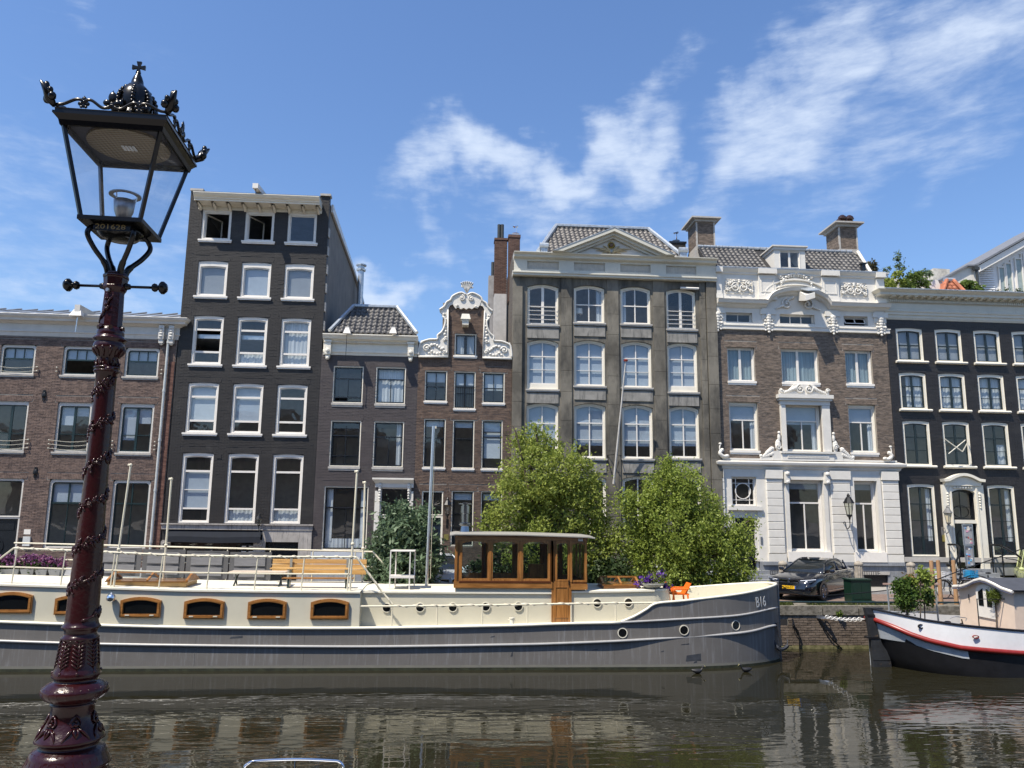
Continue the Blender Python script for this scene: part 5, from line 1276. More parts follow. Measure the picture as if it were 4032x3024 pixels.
def cartouche(cx, cz, w, h, Y):
 q = MB()
 for s in (1, -1):
  q.scroll(cx+s*w*.13, cz-h*.08, h*.33, Y, a0=pi/2, turns=1.5, d=-s, th=.035)
  q.scroll(cx+s*w*.33, cz+h*.18, h*.24, Y, a0=pi/2, turns=1.3, d=s, th=.03)
  q.scroll(cx+s*w*.42, cz-h*.28, h*.14, Y, turns=1.1, d=-s, th=.03)
  q.leafrow([(cx+s*w*(.16+.05*k), cz+h*(.38-.03*k+.05*sin(k*2))) for k in range(7)], .055, .035, Y)
  q.leafrow([(cx+s*w*(.2+.045*k), cz-h*(.02+.05*k)) for k in range(6)], .05, .03, Y)
  q.leafrow([(cx+s*w*(.48), cz+h*(.3-.14*k)) for k in range(5)], .045, .035, Y)
 q.leafrow([(cx, cz+h*.3), (cx, cz+h*.42), (cx, cz-h*.4)], .07, .05, Y)
 q.tube([(cx-w*.5, Y+.03, cz-h*.5), (cx+w*.5, Y+.03, cz-h*.5), (cx+w*.5, Y+.03, cz+h*.5), (cx-w*.5, Y+.03, cz+h*.5), (cx-w*.5, Y+.03, cz-h*.5)], .012, 4)
 return q
for (l, t, r_, b_) in ((2856, 1098, 2966, 1156), (3312, 1112, 3415, 1168)):
 q = RC(l, t, r_, b_, YF-.1); cartouche((q[0]+q[1])/2, (q[2]+q[3])/2, q[1]-q[0], q[3]-q[2], YF-.10).build('carved_relief', WHITEW, h6, smooth=True)
q = MB()
for s in (1, -1):
 L_ = [(cxm+s*(.12+.12*k), za0+1.42-.018*k*k) for k in range(9)]; q.leafrow(L_, .085, .06, YF-.11); q.leafrow([(x, z-.1) for x, z in L_], .05, .04, YF-.1)
 q.scroll(cxm+s*.75, za0+1.28, .12, YF-.1, turns=1.3, d=s, th=.03)
 q.scroll(cxm+s*.5, za0-.02, .26, YF-.1, a0=pi/2, turns=1.4, d=-s, th=.045)
 q.leafrow([(cxm+s*(.7+.07*k), za0-.12-.03*k) for k in range(6)], .07, .03, YF-.1)
 q.leafrow([(cxm+s*(.2+.08*k), za0+.3-.05*k) for k in range(5)], .07, .05, YF-.1)
q.build('carved_relief', WHITEW, h6, smooth=True)
bx, bz_ = cxm+.2, za0+.25
b = MB(); b.add([(bx-.22, YF-1.0, bz_-.35), (bx+.22, YF-1.0, bz_-.2), (bx+.22, YF-1.0, bz_+.05), (bx-.22, YF-1.0, bz_-.1), (bx-.16, YF-.05, bz_-.1), (bx+.3, YF-.05, bz_-.1), (bx+.3, YF-.05, bz_+.42), (bx-.16, YF-.05, bz_+.42)], [(0, 1, 2, 3), (5, 4, 7, 6), (0, 4, 5, 1), (3, 2, 6, 7), (1, 5, 6, 2), (0, 3, 7, 4)])
hb_ = b.build('hoist_beam', WHITEW, h6)
MB().add([(bx-.1, YF-.98, bz_+.1), (bx+.5, YF-1.0, bz_+.16), (bx+.36, YF-.05, bz_+.56), (bx-.2, YF-.05, bz_+.5), (bx-.1, YF-.98, bz_+.14), (bx+.5, YF-1.0, bz_+.2), (bx+.36, YF-.05, bz_+.6), (bx-.2, YF-.05, bz_+.54)], [(0, 3, 2, 1), (4, 5, 6, 7), (0, 1, 5, 4), (1, 2, 6, 5), (3, 0, 4, 7)]).build('lead_cover', LEAD, hb_)
# consoles with carved leaves between frieze windows
for px in (2822, 3022, 3275, 3462):
 x = W(px, 1250, YF)[0]; q = MB().box(x-.28, x+.28, YF-.09, YF-.0401, zfr0+.5, za0-.25)
 q.box(x-.36, x+.36, YF-.13, YF-.0401, za0-.55, za0-.32)
 q.leafrow([(x, za0-.6-k*.13) for k in range(7)], .13, .06, YF-.12); q.leafrow([(x-.15, za0-.7-k*.15) for k in range(5)], .06, .05, YF-.1); q.leafrow([(x+.15, za0-.7-k*.15) for k in range(5)], .06, .05, YF-.1)
 q.leafrow([(x-.2+k*.1, zfr0+.28) for k in range(5)], .07, .07, YF-.12)
 q.build('carved_console', WHITEW, h6, smooth=False)
# white window surround in the middle
r = rB[1]; so = (W(3063, 1600, YF)[0], W(3265, 1600, YF)[0]); ze0 = W(3160, 1580, YF)[1]; ze1 = W(3160, 1557, YF)[1]
for xa, xb in ((so[0]+.06, r[0]-.02), (r[1]+.02, so[1]-.06)): MB().box(xa, xb, YF-.16, YF-.013, r[2]-.0, ze0-.2).build('pilaster', WHITEW, h6)
MB().box(so[0]+.04, so[1]-.04, YF-.17, YF-.013, ze0-.19, ze0).box(so[0]-.03, so[1]+.03, YF-.26, YF-.013, ze0+.001, ze0+.1).box(so[0]-.08, so[1]+.08, YF-.32, YF-.013, ze0+.101, ze1).build('entablature', WHITEW, h6)
q = MB(); cxs = (so[0]+so[1])/2
q.prism([(so[0]+.05, ze1), (so[1]-.05, ze1), (so[1]-.05, ze1+.2), (so[1]-.45, ze1+.2), (cxs+.45, ze1+.48), (cxs-.45, ze1+.48), (so[0]+.45, ze1+.2), (so[0]+.05, ze1+.2)], YF-.16, YF-.013)
for s in (1, -1):
 q.scroll(cxs+s*.2, ze1+.27, .2, YF-.2, a0=pi/2, turns=1.7, d=-s, th=.04); q.leafrow([(cxs+s*(.42+.075*k), ze1+.3-.03*k) for k in range(8)], .1, .05, YF-.18); q.scroll(cxs+s*(so[1]-cxs-.12), ze1+.2, .1, YF-.18, turns=1.2, d=s, th=.04)
q.build('carved_crest', WHITEW, h6, smooth=False)
zq0 = zb0+.12
MB().box(so[0]-.0, so[1]+.0, YF-.2, YF-.013, zq0, r[2]-.1).box(so[0]-.04, so[1]+.04, YF-.26, YF-.013, r[2]-.099, r[2]-.02).ring([(so[0]+.25, zq0+.12), (so[1]-.25, zq0+.12), (so[1]-.25, r[2]-.2), (so[0]+.25, r[2]-.2)], [(so[0]+.29, zq0+.16), (so[1]-.29, zq0+.16), (so[1]-.29, r[2]-.24), (so[0]+.29, r[2]-.24)], YF-.22, YF-.2001).build('window_apron', WHITEW, h6)
q = MB()
for s in (1, -1):
 e_ = so[0] if s == -1 else so[1]
 ex = lambda d: e_+s*d
 q.box(*(sorted((ex(.0), ex(.42)))), YF-.17, YF-.013, zq0, r[2]-.0); q.ball((ex(.12), YF-.1, r[2]+.25), (.14, .09, .28), 8, 6); q.ball((ex(.06), YF-.1, r[2]+.6), (.08, .07, .2), 8, 6); q.scroll(ex(.13), r[2]+.2, .13, YF-.17, turns=1.3, d=s, th=.03); q.ball((ex(.06), YF-.12, r[2]+.82), .07, 8, 5)
 q.box(*(sorted((ex(.42), ex(.95)))), YF-.15, YF-.013, zq0, zq0+.14)
 q.leafrow([(ex(.42+.07*k), zq0+.52-.06*k) for k in range(8)], .12, .06, YF-.12); q.leafrow([(ex(.42+.08*k), zq0+.3-.03*k) for k in range(6)], .11, .07, YF-.12); q.ball((ex(.92), YF-.1, zq0+.2), .08, 8, 5)
q.build('carved_volutes', WHITEW, h6, smooth=False)
# band cornice above ground floor + dolphin like finials
cornice(h6, X0, X1+.06, [(.06, zb0-.28), (.12, zb0-.22), (.12, zb0-.16), (.28, zb0-.08), (.3, zb0+.0), (.3, zb0+.04), (.06, zb0+.12)], YF, WHITEW, name='band_cornice')
MB().box(X0, X1, YF-.14, YF-.013, zb0+.121, zb0+.2).build('band_top', WHITEW, h6)
for px, s in ((2842, 1), (3505, -1)):
 x, z = W(px, 1800, YF-.2); x = min(x, X1-.15); z = zb0+.2
 q = MB(); q.tube(bezier([(x+s*.24, YF-.2, z+.06), (x+.05*s, YF-.2, z+.07), (x-.07*s, YF-.2, z+.2), (x+.04*s, YF-.2, z+.36), (x+.09*s, YF-.2, z+.28)], 6), [.04+.05*sin(pi*min(1, (i+3)/26)) for i in range(25)], 8)
 q.tube(bezier([(x-.04*s, YF-.2, z+.22), (x-.08*s, YF-.2, z+.42), (x-.05*s, YF-.2, z+.58)], 5), .032, 6); q.ball((x-.05*s, YF-.2, z+.62), (.08, .05, .05), 8, 5); q.ball((x+s*.24, YF-.2, z+.08), (.11, .08, .08), 8, 5)
 q.build('dolphin_finial', WHITEW, h6, smooth=True)
# rusticated piers
for xa, xb in ((X0+.02, gd[0]-.42), (gd[1]+.42, gw[0][0]-.3), (gw[0][1]+.3, gw[1][0]-.2), (gw[1][1]+.22, X1-.0)):
 z = ZG+1.5; k = 0
 MB().box(xa-.03, xb+.03 if xb < X1-.1 else xb, YF-.16, YF-.0501, ZG+1.151, z-.02).build('pier_base', WHITEW, h6)
 while z < zb0-.75:
  zt = min(z+.335, zb0-.7)
  b = MB(); e = .022;
  b.add([(xa, YF-.12, z), (xb, YF-.12, z), (xb, YF-.12, zt), (xa, YF-.12, zt), (xa+e, YF-.15, z+e), (xb-e, YF-.15, z+e), (xb-e, YF-.15, zt-e), (xa+e, YF-.15, zt-e)], [(0, 1, 5, 4), (1, 2, 6, 5), (2, 3, 7, 6), (3, 0, 4, 7), (4, 5, 6, 7)])
  b.box(xa+.001, xb-.001, YF-.1199, YF-.0501, z, zt)
  b.build('stone_block', WHITEW, h6); z = zt+.004
 MB().box(xa-.02, min(xb+.02, X1), YF-.2, YF-.0501, zb0-.68, zb0-.3).build('pier_cap', WHITEW, h6)
for i, r in enumerate(gw):
 window(h6, r, YF-.05, cas=WHITE, cw=.08, cast=.1, sash=WHITE, sw=.05, rec=.2, vb=[(.5, .055, 0, .7)], hb=[(.7, .07)], blind=(0, .085), blindm=BLINDG)
 MB().box(r[0]-.18, r[0], YF-.1, YF-.0501, r[2], r[3]+.2).box(r[1], r[1]+.18, YF-.1, YF-.0501, r[2], r[3]+.2).box(r[0], r[1], YF-.1, YF-.0501, r[3]+.0, r[3]+.2).build('architrave', WHITEW, h6)
 MB().box(r[0]-.2, r[1]+.2, YF-.2, YF-.0501, ZG+1.151, r[2]-.005).build('sill', SILLW, h6)
for s in (gw[0][0]-.12, gw[0][1]+.12):
 z = gw[0][3]+.1; MB().box(s-.1, s+.1, YF-.3, YF-.1001, z-.25, z+.25).ball((s, YF-.3, z+.16), (.1, .08, .1), 8, 5).ball((s, YF-.26, z-.2), (.09, .08, .09), 8, 5).build('console', WHITEW, h6)
zt_ = W(2935, 1989, YF)[1]
w = window(h6, (gd[0], gd[1], zt_-.04, gd[3]), YF-.05, cas=WHITE, cw=.06, sash=WHITE, sw=.03, rec=.12, vb=[(.17, .03), (.81, .03)], hb=[(.17, .03), (.83, .03)])
cxf, czf = (gd[0]+gd[1])/2, (zt_+gd[3])/2
b = MB(); b.ring([(cxf+.36*cos(t/24*2*pi), czf+.36*sin(t/24*2*pi)) for t in range(24)], [(cxf+.325*cos(t/24*2*pi), czf+.325*sin(t/24*2*pi)) for t in range(24)], YF+.1, YF+.16); b.build('round_tracery', WHITE, w)
zdt = W(2935, 2039, YF)[1]
MB().box(gd[0]-.2, gd[1]+.2, YF-.16, YF-.0501, zt_-.22, zt_-.05).build('door_cornice', WHITEW, h6)
MB().box(gd[0], gd[1], YF+.0, YF+.1, zdt, zt_-.041).build('transom', WHITEW, h6)
for s in ((gd[0], gd[0]+.12), (gd[1]-.12, gd[1])): MB().box(s[0], s[1], YF+.0, YF+.1, ZG+.75, zdt-.001).build('door_jamb', WHITEW, h6)
d = MB().box(gd[0]+.12, gd[1]-.12, YF+.1, YF+.15, ZG+.75, zdt-.002).build('door', BLACKP, h6)
for z0, z1 in ((.2, .8), (.95, 1.6), (1.75, 2.35)): MB().ring([(gd[0]+.25, ZG+.75+z0), (gd[1]-.25, ZG+.75+z0), (gd[1]-.25, ZG+.75+z1), (gd[0]+.25, ZG+.75+z1)], [(gd[0]+.3, ZG+.8+z0), (gd[1]-.3, ZG+.8+z0), (gd[1]-.3, ZG+.7+z1), (gd[0]+.3, ZG+.7+z1)], YF+.08, YF+.0999).build('panel_moulding', BLACKP, d)
MB().ball((gd[0]+.2, YF+.05, ZG+1.9), .04, 8, 5).build('knob', CHROME, d)
MB().box(gd[1]+.08, gd[1]+.17, YF-.08, YF-.0501, ZG+1.9, ZG+2.2).build('intercom', STEEL, h6)
for k in range(4): MB().box(gd[0]-.5+.0*k, gd[1]+.35, YF-.35-.32*(3-k), YF-.101, ZG+.1+k*.17, ZG+.1+(k+1)*.17-.001).build('door_step', BLUESTONE, h6)
MB().box(bs_[0], bs_[1], YF+.02, YF+.1, ZG, bs_[3]).build('basement_hatch', BLACKP, h6)
MB().box(bs_[0]-.05, bs_[1]+.05, YF-.14, YF-.1001, bs_[3], bs_[3]+.12).build('lintel', SILLG, h6)
b = MB()
for xa, xb in ((13.6, 15.1), (17.2, 18.5)):
 for z in (ZG+.62, ZG+.78): b.box(xa, xb, YF-.5, YF-.485, z-.012, z+.012)
 for k in range(int((xb-xa)/.1)): b.box(xa+k*.1, xa+k*.1+.02, YF-.498, YF-.487, ZG+.632, ZG+.768)
 b.tube([(xb, YF-.49, ZG+.7), (xb, YF-.1, ZG+.7)], .012, 4)
b.build('area_rail', IRON, h6)
# roof, dormer, chimneys
YR0, YR1 = YF+.35, YF+2.5
A = (X0+.02, YR0, za1-.12); B = (X1-.25, YR0, za1-.12); D = WP(2795, 979, YR1); Cc = WP(3376, 996, YR1); zz = (D[2]+Cc[2])/2; D = (X0+.02, YR1, zz); Cc = (Cc[0], YR1, zz)
dl, dr = W(3028, 1040, YR0+.2)[0], W(3195, 1040, YR0+.2)[0]
rf = tiled_roof(h6, A, B, Cc, D, TILE_G, cut=[lambda x, z: dl+.1 < x < dr-.15])
b = MB();
n = int((Cc[0]-D[0])/.32)
for k in range(n): MB().tube([(D[0]+k*.32, YR1, zz+.06), (D[0]+k*.32+.3, YR1, zz+.07)], [.1, .085], 8).build('ridge_tile', LEAD, rf)
MB().tube([tuple(Vector(B)+Vector((0, -.05, .07))), tuple(Vector(Cc)+Vector((0, -.05, .07)))], .08, 6).build('hip_flashing', WHITEW, rf)
MB().add([D, Cc, (Cc[0], YF+9, zz-1), (D[0], YF+9, zz-1), B, (B[0], YF+10, za1-.5)], [(0, 1, 2, 3), (1, 4, 5, 2)]).build('rear_roof', LEAD, rf)
q0 = RC(3056, 972, 3178, 1069, YF+.6); zt_ = q0[3]; xa, xb = q0[0], q0[1]; zlo = za1-.2
dm = MB().box(xa-.22, xb+.06, YF+.5, YF+3.0, zt_, zt_+.07).box(xa-.16, xb+.0, YF+.56, YF+3.0, zt_-.14, zt_-.001).build('dormer', GREYW, h6)
wr_ = RC(3068, 985, 3154, 1069, YF+.6); wr_ = (wr_[0], wr_[1], zlo+.1, wr_[3])
MB().box(xa-.1, wr_[0], YF+.62, YF+2.8, zlo, zt_-.141).box(wr_[1], xb-.05, YF+.62, YF+2.8, zlo, zt_-.141).box(wr_[0], wr_[1], YF+.62, YF+.9, wr_[3], zt_-.141).build('dormer_cheek', WHITEW, dm)
window(h6, wr_, YF+.6, cas=WHITE, cw=.04, sash=WHITE, sw=.04, rec=.02, vb=[(.5, .1)], hb=[(.36, .025)], blind=(.68, 1), blindm=BLINDW)
def bigchim(xl, xr, ytop, ysh0, ysh1, ybase, Yc, pots):
 x0, x1 = W(xl, ysh0, Yc)[0], W(xr, ysh0, Yc)[0]; z1 = W(xl, ysh0, Yc)[1]; z0 = W(xl, ysh1, Yc)[1]
 c = chimney(h6, x0, x1, Yc, Yc+1.3, z0, z1, BR6, SILLG, .1, .14)
 zt = W(xl, ytop, Yc)[1]
 MB().add([(x0-.1, Yc-.1, z1+.14), (x1+.1, Yc-.1, z1+.14), (x1+.1, Yc+1.4, z1+.14), (x0-.1, Yc+1.4, z1+.14), (x0-.25, Yc-.25, zt-.08), (x1+.25, Yc-.25, zt-.08), (x1+.25, Yc+1.55, zt-.08), (x0-.25, Yc+1.55, zt-.08)], [(0, 1, 5, 4), (1, 2, 6, 5), (3, 0, 4, 7), (4, 5, 6, 7)]).build('flared_top', SILLG, c)
 MB().box(x0-.28, x1+.28, Yc-.28, Yc+1.58, zt-.079, zt).build('cap_slab', SILLG, c)
 MB().box(x0-.03, x1+.03, Yc-.03, Yc+1.33, z0-.25, z0).box(x0-.12, x1+.16, Yc-.08, Yc+1.4, z0-1.6, z0-.251).build('chimney_base', SILLG, c)
 e = .0
 for s in ((x0-.012, x0+.06), (x1-.06, x1+.012)): MB().box(s[0], s[1], Yc-.03, Yc+.05, z0, z1).build('corner_strip', SILLG, c)
 for (px, rr, hh, mm_) in pots:
  x, _ = W(px, ytop, Yc+.4); b = MB()
  if hh > .2: b.lathe([(rr*.8, zt), (rr*.7, zt+hh*.35), (rr*1.0, zt+hh*.4), (rr*.7, zt+hh*.5), (rr*1.15, zt+hh*.6), (rr*1.0, zt+hh*.8), (rr*.5, zt+hh*.95), (.02, zt+hh)], x, Yc+.4, 12)
  else: b.lathe([(rr, zt), (rr*.9, zt+hh)], x, Yc+.4, 10)
  b.build('chimney_pot', mm_, c)
 return c
POTB = mat('glazed_pot_brown', (.035, .018, .014), .15, var=.2); POTR = mat('terracotta_pot', (.3, .12, .07), .7)
bigchim(2740, 2812, 858, 873, 968, 1005, 36.0, [(2762, .1, .1, POTR), (2785, .1, .1, POTR)])
bigchim(3301, 3372, 877, 893, 980, 1010, 36.0, [(3304, .14, .38, POTB), (3317, .2, .6, POTB), (3345, .2, .6, POTB), (3330, .14, .4, POTB)])
for px, py in ((2815, 1040), (3400, 1045)): x, z = W(px, py, YF+.1); MB().box(x-.08, x+.08, YF+.05, YF+.25, z-.25, z+.05).box(x-.12, x+.12, YF+.0, YF+.28, z+.051, z+.12).build('roof_vent', BLACKP, h6)
lantern_wall('black iron lantern on scrolled bracket between the two tall windows of the white ground floor', *[W(3345, 1998, YF-.75)[0], YF-.05, W(3345, 2000, YF-.75)[1]], 1.25, arm=.65)
# ---------------- H7 (black house at the right edge)
X0 = X1+.02; X1 = 30.0
h7 = thing('black_house', 'black painted brick house with cream window frames at the right edge of the photo', 'house', ctr(X0, X1))
zc0 = W(3700, 1264, YF)[1]; zc1 = W(3700, 1146, YF-.5)[1]
A_ = [RC(3526.6, 1288.6, 3633, 1424, YF), RC(3680, 1295, 3788, 1428, YF), RC(3832, 1299.7, 3940, 1432, YF)]
B_ = [RC(3539, 1464, 3656, 1611, YF), RC(3694, 1469, 3811.5, 1617.7, YF), RC(3848, 1473.7, 3965, 1622.5, YF)]
C_r = [RC(3553.5, 1654, 3673.8, 1833, YF), RC(3710, 1659, 3830.5, 1837.7, YF), RC(3865, 1662, 3985.5, 1841, YF)]
D_r = [RC(3571, 1903.5, 3707, 2193, YF), RC(3887, 1909.5, 4015.5, 2194, YF)]
cxs = [np.mean([(r[i][0]+r[i][1])/2 for r in (A_, B_, C_r)]) for i in range(3)]; dxx = (cxs[2]-cxs[0])/2; cxs = [cxs[0]+dxx*k for k in range(6)]
wd_ = 1.30
def mkrow(rows): z0 = float(np.mean([r[2] for r in rows])); z1 = float(np.mean([r[3] for r in rows])); return [(float(c-wd_/2), float(c+wd_/2), z0, z1) for c in cxs]
A_, B_, C_r, Dz = mkrow(A_), mkrow(B_), mkrow(C_r), mkrow(D_r)
pw = RC(3735.5, 1918, 3830, 2047, YF)
gdr = (cxs[1]-.55, cxs[1]+.55, ZG+.9, pw[3])
D_r = [Dz[0]]+Dz[2:]
wins = A_+B_+C_r+D_r
bas = [(float(c-.55), float(c+.55), ZG+.1, ZG+.62) for c in (cxs[0], cxs[2], cxs[3])]
holes = [(a, b, c, d, .05) for a, b, c, d in wins]+[gdr]
zpl = D_r[0][2]-.02
wall(h7, X0, X1, zpl, zc0+.1, YF, holes, PBLK8)
wall(h7, X0, X1, ZG-.3, zpl, YF-.08, bas+[(gdr[0], gdr[1], ZG+.9, zpl)], BLUESTONE, name='plinth')
bricks(h7, X0, 27.5, zpl+.02, zc0, YF, holes, PBLK8, pro=.009, soldiers=[soldier_over(r, .22, .08) for r in B_+C_r+D_r])
shell(h7, X0, X1, ZG-.3, zc1-.3, YF, 10, PBLK8, [ZG+.9, C_r[0][2]-.5, B_[0][2]-.5, A_[0][2]-.4])
MB().box(X0+.01, X1, YF-.16, YF-.0801, zpl-.2, zpl-.0).build('plinth_band', mat('pale_band_stone', (.45, .43, .4), .7, var=.1), h7)
for r in bas: MB().box(r[0], r[1], YF+.05, YF+.1, r[2], r[3]).build('basement_window', BLACKP, h7)
def sill8(r, w_):
 MB().tube([(r[0]-.12, YF-.1, r[2]-.04), (r[1]+.12, YF-.1, r[2]-.04)], .06, 8).box(r[0]-.1, r[1]+.1, YF-.1, YF+.05, r[2]-.1, r[2]-.001).build('sill', CREAM, w_)
for row, kind in ((A_, 0), (B_, 1), (C_r, 2), (D_r, 3)):
 for i, r in enumerate(row):
  if r[0] > 28: continue
  kw = dict(vb=[(.5, .1)], hb=[(.5, .05)]) if kind == 0 else dict(vb=[(.5, .1)], hb=[(.67, .05), (.33, .025)])
  if kind == 3: kw = dict(vb=[(.5, .1)], hb=[(.75, .05), (.5, .025), (.25, .025)])
  w_ = window(h7, r, YF, cas=CREAM, cw=.11, cast=.13, sash=mat('sash_blue_black', (.01, .02, .024), .3), sw=.045, arch=.05, rec=.04,
           blind=(0, 1) if kind == 0 else None, blindm=BLINDG, curt=[(.3, 1, 0, 1)] if kind == 1 and i == 0 else ([(0, 1, 0, 1)] if kind == 1 else ([(.82, 1, .2, 1)] if kind == 3 else ([(.6, 1, .0, .5)] if (kind == 2 and i == 2) else None))), **kw)
  if kind < 3: sill8(r, w_)
b = MB()
for pa, pb in (((3718, 1727), (3790, 1779)), ((3790, 1779), (3812, 1740)), ((3801, 1733), (3735, 1787))):
 p = WP(*pa, YF-.35); q_ = WP(*pb, YF-.5); b.tube([p, q_], .025, 5)
p = WP(3718, 1727, YF-.02); q_ = WP(3718, 1727, YF-.35); b.tube([p, q_], .02, 4); p = WP(3812, 1740, YF-.02); q_ = WP(3812, 1740, YF-.35); b.tube([p, q_], .02, 4)
b.build('folding_arm', mat('pale_metal', (.6, .58, .5), .4), h7)
hC = zc1-zc0
cornice(h7, X0+.04, X1, [(.03, zc0), (.07, zc0+.1), (.07, zc0+.2), (.12, zc0+.22), (.12, zc0+.33), (.16, zc0+.36), (.16, zc0+.42), (.07, zc0+.48), (.07, zc0+hC*.60), (.12, zc0+hC*.62), (.12, zc0+hC*.72), (.16, zc0+hC*.74), (.18, zc0+hC*.80), (.5, zc0+hC*.82), (.5, zc0+hC*.9), (.56, zc0+hC*.93), (.66, zc0+hC*.99), (.66, zc0+hC)], YF, mat('cream_grey_woodwork', (0, 0, 0)))
dm_ = mat('cream_grey_woodwork', (0, 0, 0))
x = X0+.2; k = 0
while x < 27.6:
 MB().box(x-.032, x+.032, YF-.19, YF-.12, zc0+hC*.63, zc0+hC*.71).build('dentil', dm_, h7); x += .098
x = X0+.22
while x < 27.6:
 b = MB(); b.add([(x-.07, YF-.2, zc0+hC*.745), (x+.07, YF-.2, zc0+hC*.745), (x+.07, YF-.46, zc0+hC*.78), (x-.07, YF-.46, zc0+hC*.78), (x-.07, YF-.17, zc0+hC*.819), (x+.07, YF-.17, zc0+hC*.819), (x+.07, YF-.46, zc0+hC*.819), (x-.07, YF-.46, zc0+hC*.819)], [(0, 3, 2, 1), (3, 7, 6, 2), (0, 4, 7, 3), (1, 2, 6, 5)]); b.build('modillion', dm_, h7); x += .36
MB().box(X0-.3, X1, YF-.68, YF+.3, zc1+.001, zc1+.04).build('roof_edge', LEAD, h7)
# ornate door surround
for s in (-1, 1): MB().box(gdr[0]-.42 if s < 0 else gdr[1], gdr[0] if s < 0 else gdr[1]+.42, YF-.14, YF+.02, ZG+.5, gdr[3]+.1).box(gdr[0]-.1 if s < 0 else gdr[1]+.02, gdr[0]-.02 if s < 0 else gdr[1]+.1, YF-.18, YF-.1401, ZG+.5, gdr[3]+.0).build('pilaster', CREAM, h7)
cxq = cxs[1]; zt = gdr[3]
b = MB(); n = 16; ow = .98
pts = [(cxq-ow, zt+.35), (cxq-ow*.75, zt+.38)]+[(cxq+ow*.7*(-1+2*k/n), zt+.4+.22*sin(pi*k/n)) for k in range(n+1)]+[(cxq+ow*.75, zt+.38), (cxq+ow, zt+.35)]
lo = [(p[0]*.97+cxq*.03, p[1]-.12) for p in pts]
b.prism(pts+lo[::-1], YF-.34, YF-.013); lo2 = [(p[0]*.92+cxq*.08, p[1]-.0) for p in lo]; b.prism(lo2+[(cxq+ow*.85, zt+.1), (cxq+ow*.85, zt+.06)]+[(cxq-ow*.85, zt+.06)], YF-.2, YF-.014); b.build('door_pediment', CREAM, h7)
q = MB().prism([(gdr[0]-.02, zt+.06), (gdr[1]+.02, zt+.06), (gdr[1]+.02, zt-.35)]+[(cxq+(gdr[1]-cxq+.02)*cos(pi*k/12), zt-.30+.2*sin(pi*k/12)) for k in range(13)]+[(gdr[0]-.02, zt-.35)], YF-.12, YF+.05)
q.leafrow([(cxq+.13*k, zt-.02) for k in range(-3, 4)], .06, .06, YF-.14); q.leafrow([(gdr[0]-.2, zt-.3-.12*k) for k in range(6)], .06, .04, YF-.16); q.leafrow([(gdr[1]+.2, zt-.3-.12*k) for k in range(6)], .06, .04, YF-.16)
q.build('carved_arch', CREAM, h7)
zt_ = pw[2]
w_ = window(h7, (gdr[0], gdr[1], zt_, gdr[3]-.12), YF, cas=BLACKP, cw=.04, sash=BLACKP, sw=.04, rec=.08, arch=.12, vb=[(.5, .03)], hb=[(.42, .03)])
czf = zt_+.36; b = MB(); b.ring([(cxq+.38*cos(t/24*2*pi), czf+.28*sin(t/24*2*pi)) for t in range(24)], [(cxq+.36*cos(t/24*2*pi), czf+.26*sin(t/24*2*pi)) for t in range(24)], YF+.12, YF+.15); b.build('oval_tracery', IRON, w_)
MB().box(gdr[0]-.02, gdr[1]+.02, YF-.1, YF+.12, zt_-.16, zt_-.002).build('transom', CREAM, h7)
d = MB().box(gdr[0], gdr[1], YF+.12, YF+.17, ZG+.9, zt_-.161).build('door', mat('door_dark_green', (.008, .018, .016), .2), h7)
b = MB(); cz_ = ZG+2.2; b.ring([(cxq+.3*cos(t/20*2*pi), cz_+.4*sin(t/20*2*pi)) for t in range(20)], [(cxq+.27*cos(t/20*2*pi), cz_+.36*sin(t/20*2*pi)) for t in range(20)], YF+.1, YF+.1199); b.box(gdr[0]+.12, gdr[1]-.12, YF+.1, YF+.1199, ZG+1.0, ZG+1.6); b.build('door_panel', BLACKP, d)
for k in range(5): MB().box(gdr[0]-.5, gdr[1]+.5, YF-.3-.3*(4-k), YF-.081, ZG+.1+k*.16, ZG+.1+(k+1)*.16-.001).build('door_step', BLUESTONE, h7)
# stair rail in black iron with scrolled ends
b = MB()
for s in (-1, 1):
 xr = cxq+s*.98
 t = bezier([(xr, YF-.25, ZG+1.95), (xr, YF-.9, ZG+1.93), (xr+s*.3, YF-1.4, ZG+1.6), (xr+s*.75, YF-1.6, ZG+1.1), (xr+s*.95, YF-1.6, ZG+1.15)], 6); b.tube(t, .045, 6); b.ball(t[-1], .09, 8, 5)
 for yy, zt2_ in ((-.3, 1.95), (-.95, 1.9)): b.lathe([(.05, ZG+.5), (.03, ZG+.6), (.025, ZG+1.1), (.06, ZG+1.2), (.03, ZG+1.3), (.025, ZG+zt2_-.05)], xr, YF+yy, 8)
 t = bezier([(xr+s*.1, YF-1.0, ZG+1.4), (xr+s*.4, YF-1.4, ZG+1.3), (xr+s*.6, YF-1.55, ZG+.8), (xr+s*.75, YF-1.55, ZG+.3)], 6); b.tube(t, .02, 5)
b.build('stair_rail', IRON, h7)
lx = W(3733, 2035, YF-.5)
lantern_wall('cream glass lantern with grey hood beside the door of the black house', lx[0], YF, lx[1], 1.0, m=mat('lantern_grey', (.16, .16, .16), .5), glasscol=mat('lantern_cream_glass', (.62, .55, .38), .3), arm=.5)
x, z = W(3718, 2118, YF); MB().box(x-.11, x+.11, YF-.04, YF-.011, z-.16, z+.14).build('brass_plate', mat('brass_plate', (0, 0, 0)), h7)
